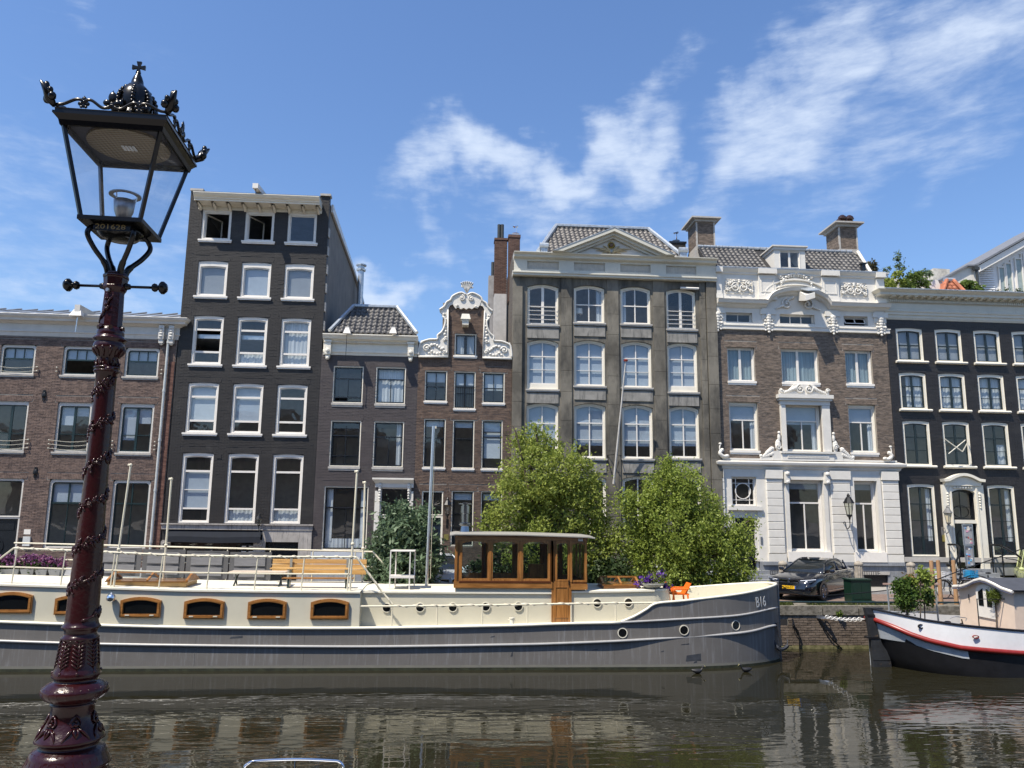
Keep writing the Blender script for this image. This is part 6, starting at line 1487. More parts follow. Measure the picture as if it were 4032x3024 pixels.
# orange hipped roof behind the parapet
YR0, YR1 = YF+1.2, YF+2.6
tp = WP(3737, 1108, YR1); l0 = W(3690, 1140, YR0)[0]; r0_ = W(3845, 1150, YR0)[0]
A = (l0, YR0, zc1-.2); B = (r0_, YR0, zc1-.2); D = (tp[0]-.15, YR1, tp[2]); Cc = (tp[0]+.2, YR1, tp[2])
rf = tiled_roof(h7, A, B, Cc, D, TILE_O)
for p, q_ in ((A, D), (B, Cc)): MB().tube([tuple(Vector(p)+Vector((0, -.04, .06))), tuple(Vector(q_)+Vector((0, -.04, .06)))], .1, 8).build('hip_tile', TILE_O, rf)
MB().tube([tuple(Vector(D)+Vector((-.1, 0, .08))), tuple(Vector(Cc)+Vector((.1, 0, .08)))], .12, 8).build('ridge_cap', LEAD, rf)
MB().add([A, D, (D[0], YR1+2, D[2]), (A[0], YR1+3, A[2]), B, Cc, (Cc[0], YR1+2, Cc[2]), (B[0], YR1+3, B[2])], [(0, 3, 2, 1), (4, 5, 6, 7), (1, 2, 6, 5)]).build('roof_flank', TILE_O, rf)
# ---------------- modern white house and roof terrace behind the black house
yb_ = 38.0
nh = thing('modern_house', 'modern white boarded house with sloping roof and tall narrow windows at upper right', 'house', (24, yb_, 8))
WB = mat('white_boards', (.78, .78, .78), .5, var=.03)
xa, z0_ = W(3852, 1150, yb_)
def q5(px, py): return W(px, py, yb_)
tri = [q5(3852, 1060), q5(4032, 958), q5(4300, 806), q5(4300, 1200), q5(3852, 1200)]
MB().prism(tri, yb_+.05, yb_+6).build('front_wall', WB, nh)
b = MB(); zlo = q5(3852, 1190)[1]; k = 0
z = zlo
while z < q5(3930, 1010)[1]:
 xl = q5(3860, 1150)[0]; xr = q5(3921, 1150)[0]
 xs_ = max(xl, xl+(z-q5(3860, 1060)[1]+.1)/.62) if z > q5(3860, 1060)[1] else xl
 if xs_ < xr: MB().add([(xs_, yb_+.04, z), (xr, yb_+.04, z), (xr, yb_-.0, z+.01), (xs_, yb_-.0, z+.01), (xs_, yb_+.045, z+.12), (xr, yb_+.045, z+.12)], [(0, 3, 2, 1), (3, 5, 4)[::-1], (3, 2, 5, 4)]).build('board', WB, nh)
 z += .125
tr = [q5(3840, 1052), q5(4300, 790), q5(4300, 822), q5(3840, 1078)]
MB().prism(tr, yb_-.35, yb_+.2).build('barge_board', WHITE, nh)
MB().prism([(p[0]-.05, p[1]+.02) for p in tr[:2]]+[(tr[1][0], tr[1][1]+.14), (tr[0][0]-.05, tr[0][1]+.14)], yb_-.45, yb_+6).build('roof', mat('roof_grey', (.16, .17, .19), .6), nh)
for (l, t1, t2, r_) in ((3927, 1046, 1036, 3953), (3954, 1030, 1020, 3980), (3992, 1012, 996, 4020), (4024, 995, 980, 4052), (4060, 976, 960, 4088)):
 x0, zt1 = q5(l, t1); x1, zt2 = q5(r_, t2); zb2 = q5(l, 1190)[1]
 f_ = MB().add([(x0, yb_-.0, zb2), (x1, yb_-.0, zb2), (x1, yb_-.0, zt2), (x0, yb_-.0, zt1), (x0+.06, yb_-.0, zb2), (x1-.06, yb_, zb2), (x1-.06, yb_, zt2-.08), (x0+.06, yb_, zt1-.08)], [(0, 4, 7, 3), (1, 2, 6, 5), (3, 7, 6, 2)])
 f_ = MB().box(x0, x0+.06, yb_-.05, yb_+.04, zb2, zt1-.05).box(x1-.06, x1, yb_-.05, yb_+.04, zb2, zt2-.05).box(x0+.06, x1-.06, yb_-.05, yb_+.04, zt1-.12, zt1-.05).build('window', WHITE, nh)
 MB().box(x0+.06, x1-.06, yb_+.01, yb_+.02, zb2, zt1-.12).build('pane', mat('pale_glazing', (.32, .38, .36), .1), f_)
# side annex with slanted white parapet, terrace walls, chimney block
rt = thing('roof_annex', 'low white roof annex with slanted parapet and grey downpipe behind the black house', 'annex', (22, 37, 9))
MB().prism([W(3700, 1102, 37), W(3808, 1046, 37), W(3852, 1046, 37), W(3862, 1150, 37), W(3700, 1150, 37)], 37, 39).build('wall', WHITEW, rt)
MB().prism([W(3698, 1102, 36.9), W(3808, 1043, 36.9), W(3850, 1043, 36.9), W(3850, 1049, 36.9), W(3810, 1049, 36.9), W(3700, 1109, 36.9)], 36.85, 39.1).build('coping', mat('roof_grey', (0, 0, 0)), rt)
x, z = W(3845, 1060, 36.8); MB().tube([(x, 36.8, z+.2), (x, 36.8, z-1.4)], .07, 8).box(x-.16, x+.12, 36.7, 36.9, z-.05, z+.12).build('downpipe', mat('flue_dark', (0, 0, 0)), rt)
MB().prism([W(3470, 1095, 36.2), W(3692, 1102, 36.2), W(3702, 1120, 36.2), W(3702, 1160, 36.2), W(3470, 1160, 36.2)], 36.2, 36.6).build('parapet', WHITE, rt)
MB().prism([W(3675, 1056, 39.5), W(3740, 1060, 39.5), W(3740, 1110, 39.5), W(3675, 1110, 39.5)], 39.5, 40.5).build('chimney_block', mat('aged_block', (.5, .48, .43), .9, var=.3, vs=3, bump=.4), rt)
MB().box(20.2, 30, YF+5, 44, 9, W(3700, 1140, 37)[1]-.3).build('flat_roof', EARTH, rt)
# ---------------- foliage
def foliage(parent, name, blobs, n, size, m, clump=.28, flat=.0, droop=0., aspect=.55, seed=1):
 """blobs: (x,y,z,r).  Leaves gathered in clumps near the surface of the blobs."""
 rs = np.random.RandomState(seed); vol = np.array([b[3]**2.2 for b in blobs]); vol = vol/vol.sum()
 nc = max(12, n//38); V = []
 cen = np.zeros((nc, 3)); idx = rs.choice(len(blobs), nc, p=vol)
 for i in range(nc):
  b = blobs[idx[i]]; d = rs.normal(size=3); d /= np.linalg.norm(d); r = b[3]*rs.uniform(.3, 1.1)**.6*(1.22 if rs.rand() < .12 else 1)
  cen[i] = (b[0]+d[0]*r, b[1]+d[1]*r*.9, b[2]+d[2]*r)
 cs = rs.choice(nc, n); sz = clump*(.45+1.0*rs.rand(nc))[cs][:, None]
 P_ = cen[cs]+rs.normal(size=(n, 3))*sz*np.array([.8, .8, .75])
 P_[:, 2] -= droop*np.abs(rs.normal(size=n))
 a = rs.normal(size=(n, 3)); a[:, 2] -= droop*2; a /= np.linalg.norm(a, axis=1)[:, None]
 b_ = rs.normal(size=(n, 3)); b_[:, 2] *= .6; b_ = np.cross(a, b_); b_ /= np.linalg.norm(b_, axis=1)[:, None]
 c_ = np.cross(a, b_)
 s = size*(.6+.8*rs.rand(n))[:, None]
 p0 = P_-a*s; p1 = P_+b_*s*aspect+c_*s*.2; p2 = P_+a*s; p3 = P_-b_*s*aspect+c_*s*.2
 V = np.stack([p0, p1, p2, p3], axis=1).reshape(-1, 3)
 o = np.array(org(parent)) if parent is not None else np.zeros(3)
 V = V-o
 me = bpy.data.meshes.new(name); me.vertices.add(4*n); me.vertices.foreach_set('co', V.ravel())
 me.loops.add(4*n); me.loops.foreach_set('vertex_index', np.arange(4*n)); me.polygons.add(n)
 me.polygons.foreach_set('loop_start', np.arange(0, 4*n, 4)); me.update(); me.validate(); me.materials.append(m)
 ob = bpy.data.objects.new(name, me); COL.objects.link(ob); ob['org'] = [float(x) for x in o]
 if parent is not None: ob.parent = parent
 return ob
def pb(blobs, Y, seed=0, dy=1.0):
 rs = np.random.RandomState(seed); out = []
 for (px, py, r) in blobs:
  y = Y+rs.uniform(-.5, .5)*dy; a = W(px, py, y); out.append((a[0], y, a[1], r*y/3030*1.03))
 return out
BARK = mat('bark', (.09, .07, .05), .9, var=.3, vs=6, bump=.4)
def limb_tree(parent, base, blobs, rad, seed=0):
 rs = np.random.RandomState(seed); b = MB(); mx_ = np.array([q[:3] for q in blobs]); c = mx_.mean(axis=0)
 fork = (base[0]*.4+c[0]*.6, base[1]*.5+c[1]*.5, base[2]+(c[2]-base[2])*.35)
 t = bezier([base, ((base[0]+fork[0])/2+.08, base[1], (base[2]+fork[2])/2), fork], 6)
 b.tube(t, [rad*(1-.35*i/(len(t)-1)) for i in range(len(t))], 9); b.build('trunk', BARK, parent, smooth=True)
 l = MB()
 for q in blobs:
  mid = ((fork[0]+q[0])/2+rs.uniform(-.15, .15), (fork[1]+q[1])/2, (fork[2]+q[2])/2+rs.uniform(0, .3))
  t = bezier([fork, mid, (q[0], q[1], q[2]), (q[0]+rs.uniform(-.3, .3), q[1], q[2]+q[3]*.7)], 5)
  l.tube(t, [max(.008, rad*.5*(1-i/(len(t)-1))) for i in range(len(t))], 5)
 l.build('limbs', BARK, parent, smooth=True)
LEAF_A = leafmat('leaf_yellow_green', (.13, .19, .03), (.38, .43, .10), tr=.45)
LEAF_B = leafmat('leaf_willow_green', (.12, .18, .03), (.34, .41, .085), tr=.45)
LEAF_S = leafmat('leaf_blue_green', (.045, .085, .045), (.17, .24, .14), tr=.3)
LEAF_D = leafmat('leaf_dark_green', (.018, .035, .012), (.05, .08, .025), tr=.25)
LEAF_P = leafmat('leaf_bright_green', (.06, .11, .02), (.16, .22, .05), tr=.35)
blA = pb([(2070, 1765, 62), (2150, 1750, 60), (2030, 1700, 26), (2110, 1690, 22), (2240, 1850, 90), (2100, 1880, 120), (2020, 1960, 80), (2310, 1930, 75), (2350, 2010, 60), (2200, 2020, 130), (2360, 2120, 80), (2000, 2070, 85), (1925, 2075, 38), (2290, 2180, 110), (2150, 2190, 130), (2060, 2240, 80), (2370, 2240, 60), (2150, 1960, 90)], 28.6, 1)
tA = thing('leafy_tree', 'light green feathery tree behind the wooden wheelhouse, in front of the grey stone house', 'tree', (blA[9][0], 28.6, ZG), 'trees on the quay behind the barge')
limb_tree(tA, (blA[9][0], 28.6, ZG), blA, .17, 3)
foliage(tA, 'crown', blA, 46000, .058, LEAF_A, clump=.19, droop=.05, seed=4, aspect=.45)
blB = pb([(2640, 1830, 40), (2690, 1890, 72), (2610, 1930, 80), (2760, 1990, 80), (2540, 2010, 70), (2650, 2080, 135), (2830, 2090, 75), (2490, 2120, 75), (2915, 2100, 38), (2940, 2150, 32), (2790, 2200, 120), (2620, 2220, 120), (2900, 2230, 65), (2500, 2230, 70), (2470, 1960, 40), (2950, 2050, 22), (2870, 2300, 55), (2740, 2290, 60)], 28.4, 2)
tB = thing('leafy_tree', 'light green drooping tree over the bow of the grey barge, left of the black car', 'tree', (blB[5][0], 28.4, ZG), 'trees on the quay behind the barge')
limb_tree(tB, (blB[5][0], 28.4, ZG), blB, .15, 5)
foliage(tB, 'crown', blB, 46000, .058, LEAF_B, clump=.18, droop=.14, seed=5, aspect=.45)
blS = pb([(1580, 2040, 52), (1660, 2040, 28), (1600, 2110, 95), (1500, 2130, 50), (1530, 2200, 85), (1650, 2190, 80), (1590, 2240, 100), (1480, 2240, 55), (1690, 2240, 45), (1540, 2030, 18)], 27.9, 3, .6)
tS = thing('bushy_shrub', 'dark blue green bushy shrub with pointed leaves between the two mid houses and the barge', 'shrub', (blS[6][0], 28.1, ZG))
limb_tree(tS, (blS[6][0], 28.1, ZG), blS, .06, 7)
foliage(tS, 'crown', blS, 11500, .10, LEAF_S, clump=.2, aspect=.34, seed=6)
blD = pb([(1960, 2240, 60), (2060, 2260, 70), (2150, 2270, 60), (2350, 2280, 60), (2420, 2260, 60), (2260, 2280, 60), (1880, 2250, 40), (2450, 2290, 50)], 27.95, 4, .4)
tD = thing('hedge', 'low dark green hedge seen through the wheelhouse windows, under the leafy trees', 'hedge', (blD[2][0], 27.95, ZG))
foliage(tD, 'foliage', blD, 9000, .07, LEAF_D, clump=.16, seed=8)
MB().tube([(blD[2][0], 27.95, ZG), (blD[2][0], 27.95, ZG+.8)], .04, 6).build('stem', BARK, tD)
# rooftop plants
rp = 0
for (label, bl, Y, n, sz, m_) in (
 ('green bushy roof plant spilling over the parapet left on the black house', [(3500, 1120, 26), (3545, 1115, 20), (3480, 1130, 16), (3525, 1090, 16)], 35.2, 1600, .06, LEAF_A),
 ('bright green roof shrub in the middle of the black house roof', [(3590, 1095, 28), (3610, 1120, 26), (3570, 1125, 22), (3640, 1125, 20), (3625, 1080, 16)], 35.4, 2200, .06, LEAF_P),
 ('tall thin grey green sapling rising from the roof terrace', [(3540, 1020, 12), (3545, 1050, 14), (3538, 1000, 7), (3548, 1075, 12)], 36.0, 420, .06, LEAF_S),
 ('brown tinged round bush beside the end chimney of the white house roof', [(3432, 1052, 18), (3425, 1040, 12), (3440, 1065, 12)], 36.2, 500, .06, leafmat('leaf_brownish', (.06, .06, .03), (.14, .13, .07))),
 ('palm like spiky plant beside the orange tiled roof', [(3810, 1125, 24), (3840, 1135, 20), (3780, 1130, 14)], 36.0, 700, .10, LEAF_P),
 ('low dark plants along the parapet under the modern white house', [(3930, 1148, 12), (3970, 1152, 10), (4010, 1152, 10)], 35.0, 420, .05, LEAF_D),
 ('wispy dry shrub on the roof terrace left of the sapling', [(3490, 1075, 16), (3500, 1055, 10), (3640, 1070, 16), (3655, 1085, 12)], 36.3, 500, .05, LEAF_S)):
 bl_ = pb(bl, Y, rp, .2); t = thing('roof_plant', label, 'roof plant', (bl_[0][0], Y, bl_[0][2]-.6)); rp += 1
 foliage(t, 'foliage', bl_, n, sz, m_, clump=.10, seed=20+rp)
 MB().tube([(bl_[0][0], Y, bl_[0][2]-1.2), (bl_[0][0], Y, bl_[0][2]+.1)], .02, 5).build('stem', BARK, t)
# ================================================================ barge
YC = 25.62; BN = 23.9
XS = W(3056, 2320, YC)[0]
def hullY(X):
 t = min(1., max(0., (X-5.6)/(XS-5.6))); return BN+(YC-BN)*(1-(max(0, 1-t**2.7))**.62)
def HP(px, py, off=0.):
 X = W(px, py, BN)[0]
 for _ in range(30):
  X = .5*X+.5*W(px, py, hullY(X)+off)[0]
 Y = hullY(X)+off; return (X, Y, W(px, py, Y)[1])
HULL = mat('barge_grey_paint', (.158, .15, .142), .42, var=.06, vs=1.2, dirt=((.27, .275, .285), 2.2, .53, .8, (5, 5, .3)))
RAILG = mat('sunlit_rail_grey', (.34, .34, .34), .35, var=.08)  # paler than the hull: sun glancing off the rails is put into the paint
BCR = mat('boat_cream', (.60, .57, .455), .42, var=.03, vs=1.5, dirt=((.52, .46, .3), 2, .62, .85, (3, 3, .5)))
BDK = mat('boat_white_deck', (.74, .71, .60), .55, var=.05)
WOOD = mat('varnished_wood', (.30, .125, .03), .3, var=.3, vs=2, stretch=(9, 9, .9), coat=.5, col2=(.42, .19, .055))
WOODH = mat('varnished_wood_level', (.30, .125, .03), .3, var=.3, vs=2, stretch=(.9, 9, 9), coat=.5, col2=(.42, .19, .055))
PINE = mat('pine_plank', (.52, .30, .10), .5, var=.2, vs=2, stretch=(.8, 9, 9), col2=(.62, .38, .14))
BGL = glass('boat_glass', (.86, .9, .9), wav=.05, ior=1.4)
boat = thing('canal_barge', 'long grey and cream barge houseboat with wooden wheelhouse moored along the far quay', 'barge', (0, YC, 0))
sheer = [HP(*p) for p in ((-260, 2436), (0, 2448), (385, 2461), (700, 2469), (1061, 2473), (1496, 2472), (2000, 2463), (2200, 2456), (2443, 2451))]
bul = [HP(*p) for p in ((2443, 2451), (2500, 2427), (2545, 2401), (2588, 2377), (2700, 2366), (2900, 2342), (3000, 2322), (3050, 2306))]
sx = [p[0] for p in sheer]; sz = [p[2] for p in sheer]; bx_ = [p[0] for p in bul]; bz__ = [p[2] for p in bul]
def deckz(X): return float(np.interp(X, sx, sz))
def topz(X): return float(np.interp(X, bx_, bz__)) if X > bx_[0] else deckz(X)
XL = -16.5
Xs_ = list(np.linspace(XL+1.2, bx_[0]-.02, 50))+list(np.linspace(bx_[0], bx_[3]+.05, 10))+list(np.linspace(bx_[3]+.3, XS-1.6, 10))+[XS-1.6*(1-t)**2 for t in np.linspace(.08, 1, 22)]
stern = [(XL+1.2-1.2*sin(a), BN+(YC-BN)*(1-cos(a))) for a in np.linspace(pi/2, .1, 8)]
path = [(x, y) for x, y in stern]+[(x, hullY(x)) for x in Xs_]
rows_ = [-.5, .0, .16, .3, .6, .9]
vs = []; n = len(rows_)+2
for x, y in path:
 zt = topz(max(x, XL+1.2)) if x > XL+1.2 else deckz(XL+1.2)
 for k, z in enumerate(rows_): vs.append((x+(.03*z if x > 8 else 0), y+(.10 if z < 0 else 0), z))
 vs.append((x, y, zt*.8+.2*.9)); vs.append((x, y, zt))
m_ = len(path)
vs2 = [(v[0], 2*YC-v[1], v[2]) for v in vs]
fs = [(i*n+k, (i+1)*n+k, (i+1)*n+k+1, i*n+k+1) for i in range(m_-1) for k in range(n-1)]
fs2 = [tuple(q+len(vs) for q in f[::-1]) for f in fs]
hb = MB().add(vs+vs2, fs+fs2)
hull = hb.build('hull', HULL, boat, smooth=True)
# weed line and rust-stained strip near the water
def strip(off, z0, z1, xr=None):
 q = MB(); pts = [(x, y) for x, y in path if (xr is None or xr[0] <= x <= xr[1])]
 v = []
 for x, y in pts: v += [(x+(.004 if x > 10 else 0), y-off, z0), (x+(.004 if x > 10 else 0), y-off, z1+.0)]
 q.add(v, [(2*i, 2*i+2, 2*i+3, 2*i+1) for i in range(len(pts)-1)]); return q
strip(.004, -.2, .075).build('weed_line', mat('weed_line', (.022, .026, .012), .7, var=.5, vs=6), boat)
strip(.003, .076, .15).build('water_stain', mat('lime_stain', (.26, .25, .21), .7, var=.25, vs=3, stretch=(1, 1, 5), col2=(.16, .16, .14)), boat)
random.seed(3)
scf = mat('hull_scuff', (.045, .05, .06), .6, var=.3)
for px, py, w_, h_ in ((905, 2510, 50, 7), (2700, 2590, 60, 26), (2010, 2577, 9, 16), (2730, 2608, 14, 6), (1930, 2508, 18, 4), (2680, 2538, 34, 3), (2330, 2560, 24, 3), (2600, 2566, 14, 3)):
 p = HP(px, py, -.004); q = HP(px+w_, py-3, -.004); MB().quad((p[0], p[1], p[2]-h_*.004), (q[0], q[1], q[2]-h_*.004), (q[0], q[1], q[2]+h_*.004), (p[0]+.03, p[1], p[2]+h_*.0025)).build('scuff_mark', scf, hull)
def rail_on(pts, r, off, nm, m, par):
 P_ = [HP(p[0], p[1], off) for p in pts]; P2 = bezier(P_, 10); MB().tube(P2, r, 8).build(nm, m, par, smooth=True)
 return P2
r1_ = rail_on([(-260, 2512), (0, 2524), (350, 2535), (700, 2541), (1061, 2545), (1496, 2546.5), (2000, 2539), (2200, 2534), (2500, 2521), (2900, 2494), (3030, 2467), (3062, 2461)], .042, -.035, 'rub_rail', RAILG, boat)
rail_on([(2380, 2453), (2443, 2451), (2650, 2440), (2900, 2424), (3030, 2399), (3060, 2392)], .036, -.03, 'upper_rub_rail', RAILG, boat)
P_ = [(p[0], p[1]-.03, p[2]) for p in sheer]; MB().tube(bezier(P_, 6), .045, 8).build('deck_edge', BDK, boat, smooth=True)
P_ = [(p[0], p[1]-.0, p[2]+.01) for p in bul]+[(XS+.0, YC, bul[-1][2]+.03)]; P2 = bezier(P_, 6); MB().tube(P2, .04, 8).tube([(p[0], 2*YC-p[1], p[2]) for p in P2], .04, 8).build('bulwark_cap', BDK, boat, smooth=True)
# deck, bulwark lining
v = [];
for x, y in [(x, y) for x, y in path]:
 z = deckz(min(x, bx_[0])) if x < bx_[2] else topz(x)-.5
 v += [(x, y+.05, z-.02), (x, 2*YC-y-.05, z-.02)]
MB().add(v, [(2*i, 2*i+2, 2*i+3, 2*i+1) for i in range(len(path)-1)]).build('deck', BDK, boat)
v = []; pp = [(x, y) for x, y in path if x >= bx_[0]]
for x, y in pp: v += [(x, y+.05, deckz(bx_[0])-.02), (x, y+.05, topz(x)), (x, 2*YC-y-.05, deckz(bx_[0])-.02), (x, 2*YC-y-.05, topz(x))]
MB().add(v, [(4*i, 4*i+1, 4*i+5, 4*i+4) for i in range(len(pp)-1)]+[(4*i+2, 4*i+6, 4*i+7, 4*i+3) for i in range(len(pp)-1)]).build('bulwark_lining', BCR, boat)
MB().tube([(XS+.02, YC, -.4), (XS+.03, YC, bul[-1][2]+.1)], .07, 8).build('stem_post', HULL, boat)
for px, py in ((2948, 2355), (2820, 2357)):
 x, z = W(px, py, YC+.6); MB().lathe([(.1, z-.3), (.1, z), (.13, z+.01), (.13, z+.05), (.02, z+.06)], x, YC+.6, 12).tube([(x-.2, YC+.6, z-.1), (x+.2, YC+.6, z-.1)], .03, 6).build('bollard', BCR, boat)
# anchor at the bow
p = HP(3062, 2482, -.06)
b = MB().tube([(p[0]-.05, p[1]-.1, p[2]+.25), (p[0]+.05, p[1]-.12, p[2]-.45)], .05, 6).tube(bezier([(p[0]-.25, p[1]-.1, p[2]-.15), (p[0]-.05, p[1]-.16, p[2]-.55), (p[0]+.25, p[1]-.05, p[2]-.5), (p[0]+.33, p[1]+.05, p[2]-.3)], 5), [.03]*4+[.06]*8+[.02]*4, 6)
b.build('anchor', mat('anchor_grey', (.025, .028, .036), .5), boat)
tm = text_mesh('B16', .37, .003)
p = HP(2995, 2371, -.012); d_ = hullY(p[0]+.1)-hullY(p[0]-.1)
tm.materials.append(mat('hull_lettering', (.62, .62, .6), .5)); o = inst('lettering', tm, boat, (p[0], p[1]-.02, p[2]), (radians(90), radians(-3), atan2(d_, .2)*.93), (.82, 1.25, 1)); o['label'] = 'pale painted registration B16 on the bow'
for xw_ in (-10.6, -7.4, -4.3, -1.2, 1.9, 4.9):
 MB().tube([(xw_, hullY(xw_)-.001, .16), (xw_, hullY(xw_)-.001, deckz(xw_)-.06)], .006, 5).build('weld_seam', HULL, boat)
# cabins
def cabin_wall(nm, pts_top, Y, xa, xb, m=BCR, zb=None, par=boat):
 tx = [W(p[0], p[1], Y)[0] for p in pts_top]; tz = [W(p[0], p[1], Y)[1] for p in pts_top]; xs2 = np.linspace(xa, xb, 24); v = []
 for x in xs2:
  zb_ = deckz(x)-.02; zt = float(np.interp(x, tx, tz)); v += [(x, Y, zb_), (x, Y, zt), (x, 2*YC-Y, zt), (x, 2*YC-Y, zb_)]
 f = [(4*i, 4*i+4, 4*i+5, 4*i+1) for i in range(23)]+[(4*i+2, 4*i+6, 4*i+7, 4*i+3) for i in range(23)]+[(0, 1, 2, 3), (92, 95, 94, 93)]
 w_ = MB().add(v, f).build(nm, m, par)
 v = []
 for x in xs2:
  zt = float(np.interp(x, tx, tz)); v += [(x, Y-.05, zt-.035), (x, Y-.05, zt+.015), (x, YC, zt+.07), (x, 2*YC-Y+.05, zt+.015), (x, 2*YC-Y+.05, zt-.035)]
 f = [(5*i+k, 5*i+5+k, 5*i+6+k, 5*i+k+1) for i in range(23) for k in range(4)]+[(0, 1, 2, 3, 4), (119, 118, 117, 116, 115), ]
 MB().add(v, f+[(5*i, 5*i+4, 5*i+9, 5*i+5) for i in range(23)]).build('cabin_roof', BDK, w_)
 return w_, (lambda x: float(np.interp(x, tx, tz)))
YA = 23.98; YB = 24.38
xAe = W(1416, 2400, YA)[0]; xCe = W(2640, 2380, YB)[0]; xw0 = W(1791, 2300, YB)[0]; xd0 = W(2177, 2300, YB)[0]; xd1 = W(2243, 2400, YB)[0]
cabA, topA = cabin_wall('aft_cabin', [(-260, 2292), (0, 2301), (350, 2312), (700, 2323), (1060, 2328), (1420, 2331)], YA, XL+1.4, xAe)
cabB, topB = cabin_wall('mid_cabin', [(1380, 2329), (1822, 2332), (2180, 2334)], YB, xAe+.001, xd0)
cabC, topC = cabin_wall('fore_cabin', [(2240, 2330), (2440, 2327), (2645, 2322)], YB, xd1, xCe-.5)
# rounded front of the fore cabin
pts = [(xCe-.5+.75*sin(a), YB+(YC-YB)*(1-cos(a))) for a in np.linspace(0, pi, 20)]
zt = topC(xCe); v = []
for x, y in pts: v += [(x, y, deckz(xCe-.5)-.02), (x, y, zt)]
MB().add(v, [(2*i, 2*i+2, 2*i+3, 2*i+1) for i in range(19)]).build('curved_front', BCR, cabC, smooth=True)
v = [(x+.04, y, zt+.015) for x, y in pts]+[(x+.04, y, zt-.04) for x, y in pts]; MB().add(v, [tuple(range(20))]+[(i, 20+i, 21+i, i+1) for i in range(19)]).build('roof_edge', BDK, cabC)
def barge_window(l, t, r_, b_, hinge=True):
 x0, x1, z0, z1 = RC(l, t, r_, b_, YA-.06); rise = .10
 w_ = MB().ring(outl(x0, x1, z0, z1, rise), outl(x0+.1, x1-.1, z0+.1, z1-.1, rise*.8), YA-.07, YA-.001).build('window', WOOD, boat)
 MB().ring(outl(x0+.03, x1-.03, z0+.03, z1-.03, rise), outl(x0+.085, x1-.085, z0+.085, z1-.085, rise*.8), YA-.085, YA-.0701).build('moulding', WOODH, w_)
 MB().prism(outl(x0+.095, x1-.095, z0+.095, z1-.095, rise*.8), YA-.035, YA-.03).build('pane', mat('boat_window_glass', (.006, .007, .008), .03, spec=.6), w_)
 if hinge:
  for s in (.2, .8): MB().box(x0+(x1-x0)*s-.06, x0+(x1-x0)*s+.06, YA-.1, YA-.0851, z0+.05, z0+.085).build('hinge', BCR, w_)
for q in ((-30, 2330, 121, 2415), (219, 2343, 368, 2421), (476, 2350, 629, 2431.5), (727, 2355, 879, 2436.5), (978, 2357, 1125, 2438.5), (1225, 2357.5, 1371, 2439)): barge_window(*q, hinge=q[0] not in (1225, -30, 219))
WR = mat('porthole_rim', (.72, .69, .58), .35)
def porthole(cx, cz, Y, r, par, rot=0):
 w_ = MB()
 o_ = [(cx+r*1.11*cos(t/20*2*pi), cz+r*1.11*sin(t/20*2*pi)) for t in range(20)]; i_ = [(cx+r*.96*cos(t/20*2*pi), cz+r*.96*sin(t/20*2*pi)) for t in range(20)]
 w_ = w_.ring(o_, i_, Y-.035, Y-.001).build('porthole', WR if par is not hull else HULL, boat)
 MB().prism([(cx+r*.97*cos(t/20*2*pi), cz+r*.97*sin(t/20*2*pi)) for t in range(20)], Y-.012, Y-.008).build('pane', mat('boat_window_glass', (0, 0, 0)), w_)
 return w_
for px, py in ((1523, 2393), (1654, 2392), (1783, 2391), (1913, 2389), (2041, 2388), (2351, 2374), (2474, 2372)):
 x, z = W(px, py, YB); porthole(x, z, YB, .125, cabB)
for px, py in ((2451, 2492), (2693, 2481), (2897, 2462)):
 p = HP(px, py); r = .14; d_ = (hullY(p[0]+.1)-hullY(p[0]-.1))/.2; b = MB(); c_ = MB()
 ang = [k/20*2*pi for k in range(20)]
 P1 = [(p[0]+r*1.08*cos(a)*(1/(sqrt(1+d_*d_))), hullY(p[0]+r*1.08*cos(a)/(sqrt(1+d_*d_)))-.02, p[2]+r*1.08*sin(a)) for a in ang]
 P0 = [(q[0]*.84+p[0]*.16, q[1]+.01*0, q[2]*.84+p[2]*.16) for q in P1]
 b.add(P1+P0+[(q[0], q[1]+.03, q[2]) for q in P1]+[(q[0], q[1]+.03, q[2]) for q in P0], [(k, (k+1) % 20, 20+(k+1) % 20, 20+k) for k in range(20)]+[(k, 40+k, 40+(k+1) % 20, (k+1) % 20) for k in range(20)]+[(20+k, 20+(k+1) % 20, 60+(k+1) % 20, 60+k) for k in range(20)])
 w_ = b.build('porthole', WR, boat); c_.add([(q[0], q[1]+.006, q[2]) for q in P0], [tuple(range(20))]).build('pane', mat('boat_window_glass', (0, 0, 0)), w_)
x, z = W(1760+255, 2435, YB-.25); x, z = W(2016, 2447, YB-.25); MB().lathe([(.07, deckz(x)), (.07, z+.08), (.09, z+.09), (.09, z+.12), (.01, z+.12)], x, YB-.25, 10).tube([(x-.13, YB-.25, z+.04), (x+.13, YB-.25, z+.04)], .015, 5).build('deck_bollard', BDK, boat)
# ball fender hung on the cabin side
x, z = W(433, 2356, YA-.22)
bf = thing('ball_fender', 'small round chrome ball fender on the cream side of the barge beside the lamp post', 'ball fender', (x, YA-.22, z-.12))
MB().ball((x, YA-.15, z), .13, 16, 10).build('ball', CHROME, bf, smooth=True); MB().lathe([(.05, z+.09), (.012, z+.16)], x, YA-.15, 10).tube([(x, YA-.1, z), (x, YA-.0, z)], .03, 6).build('mount', STEEL, bf)
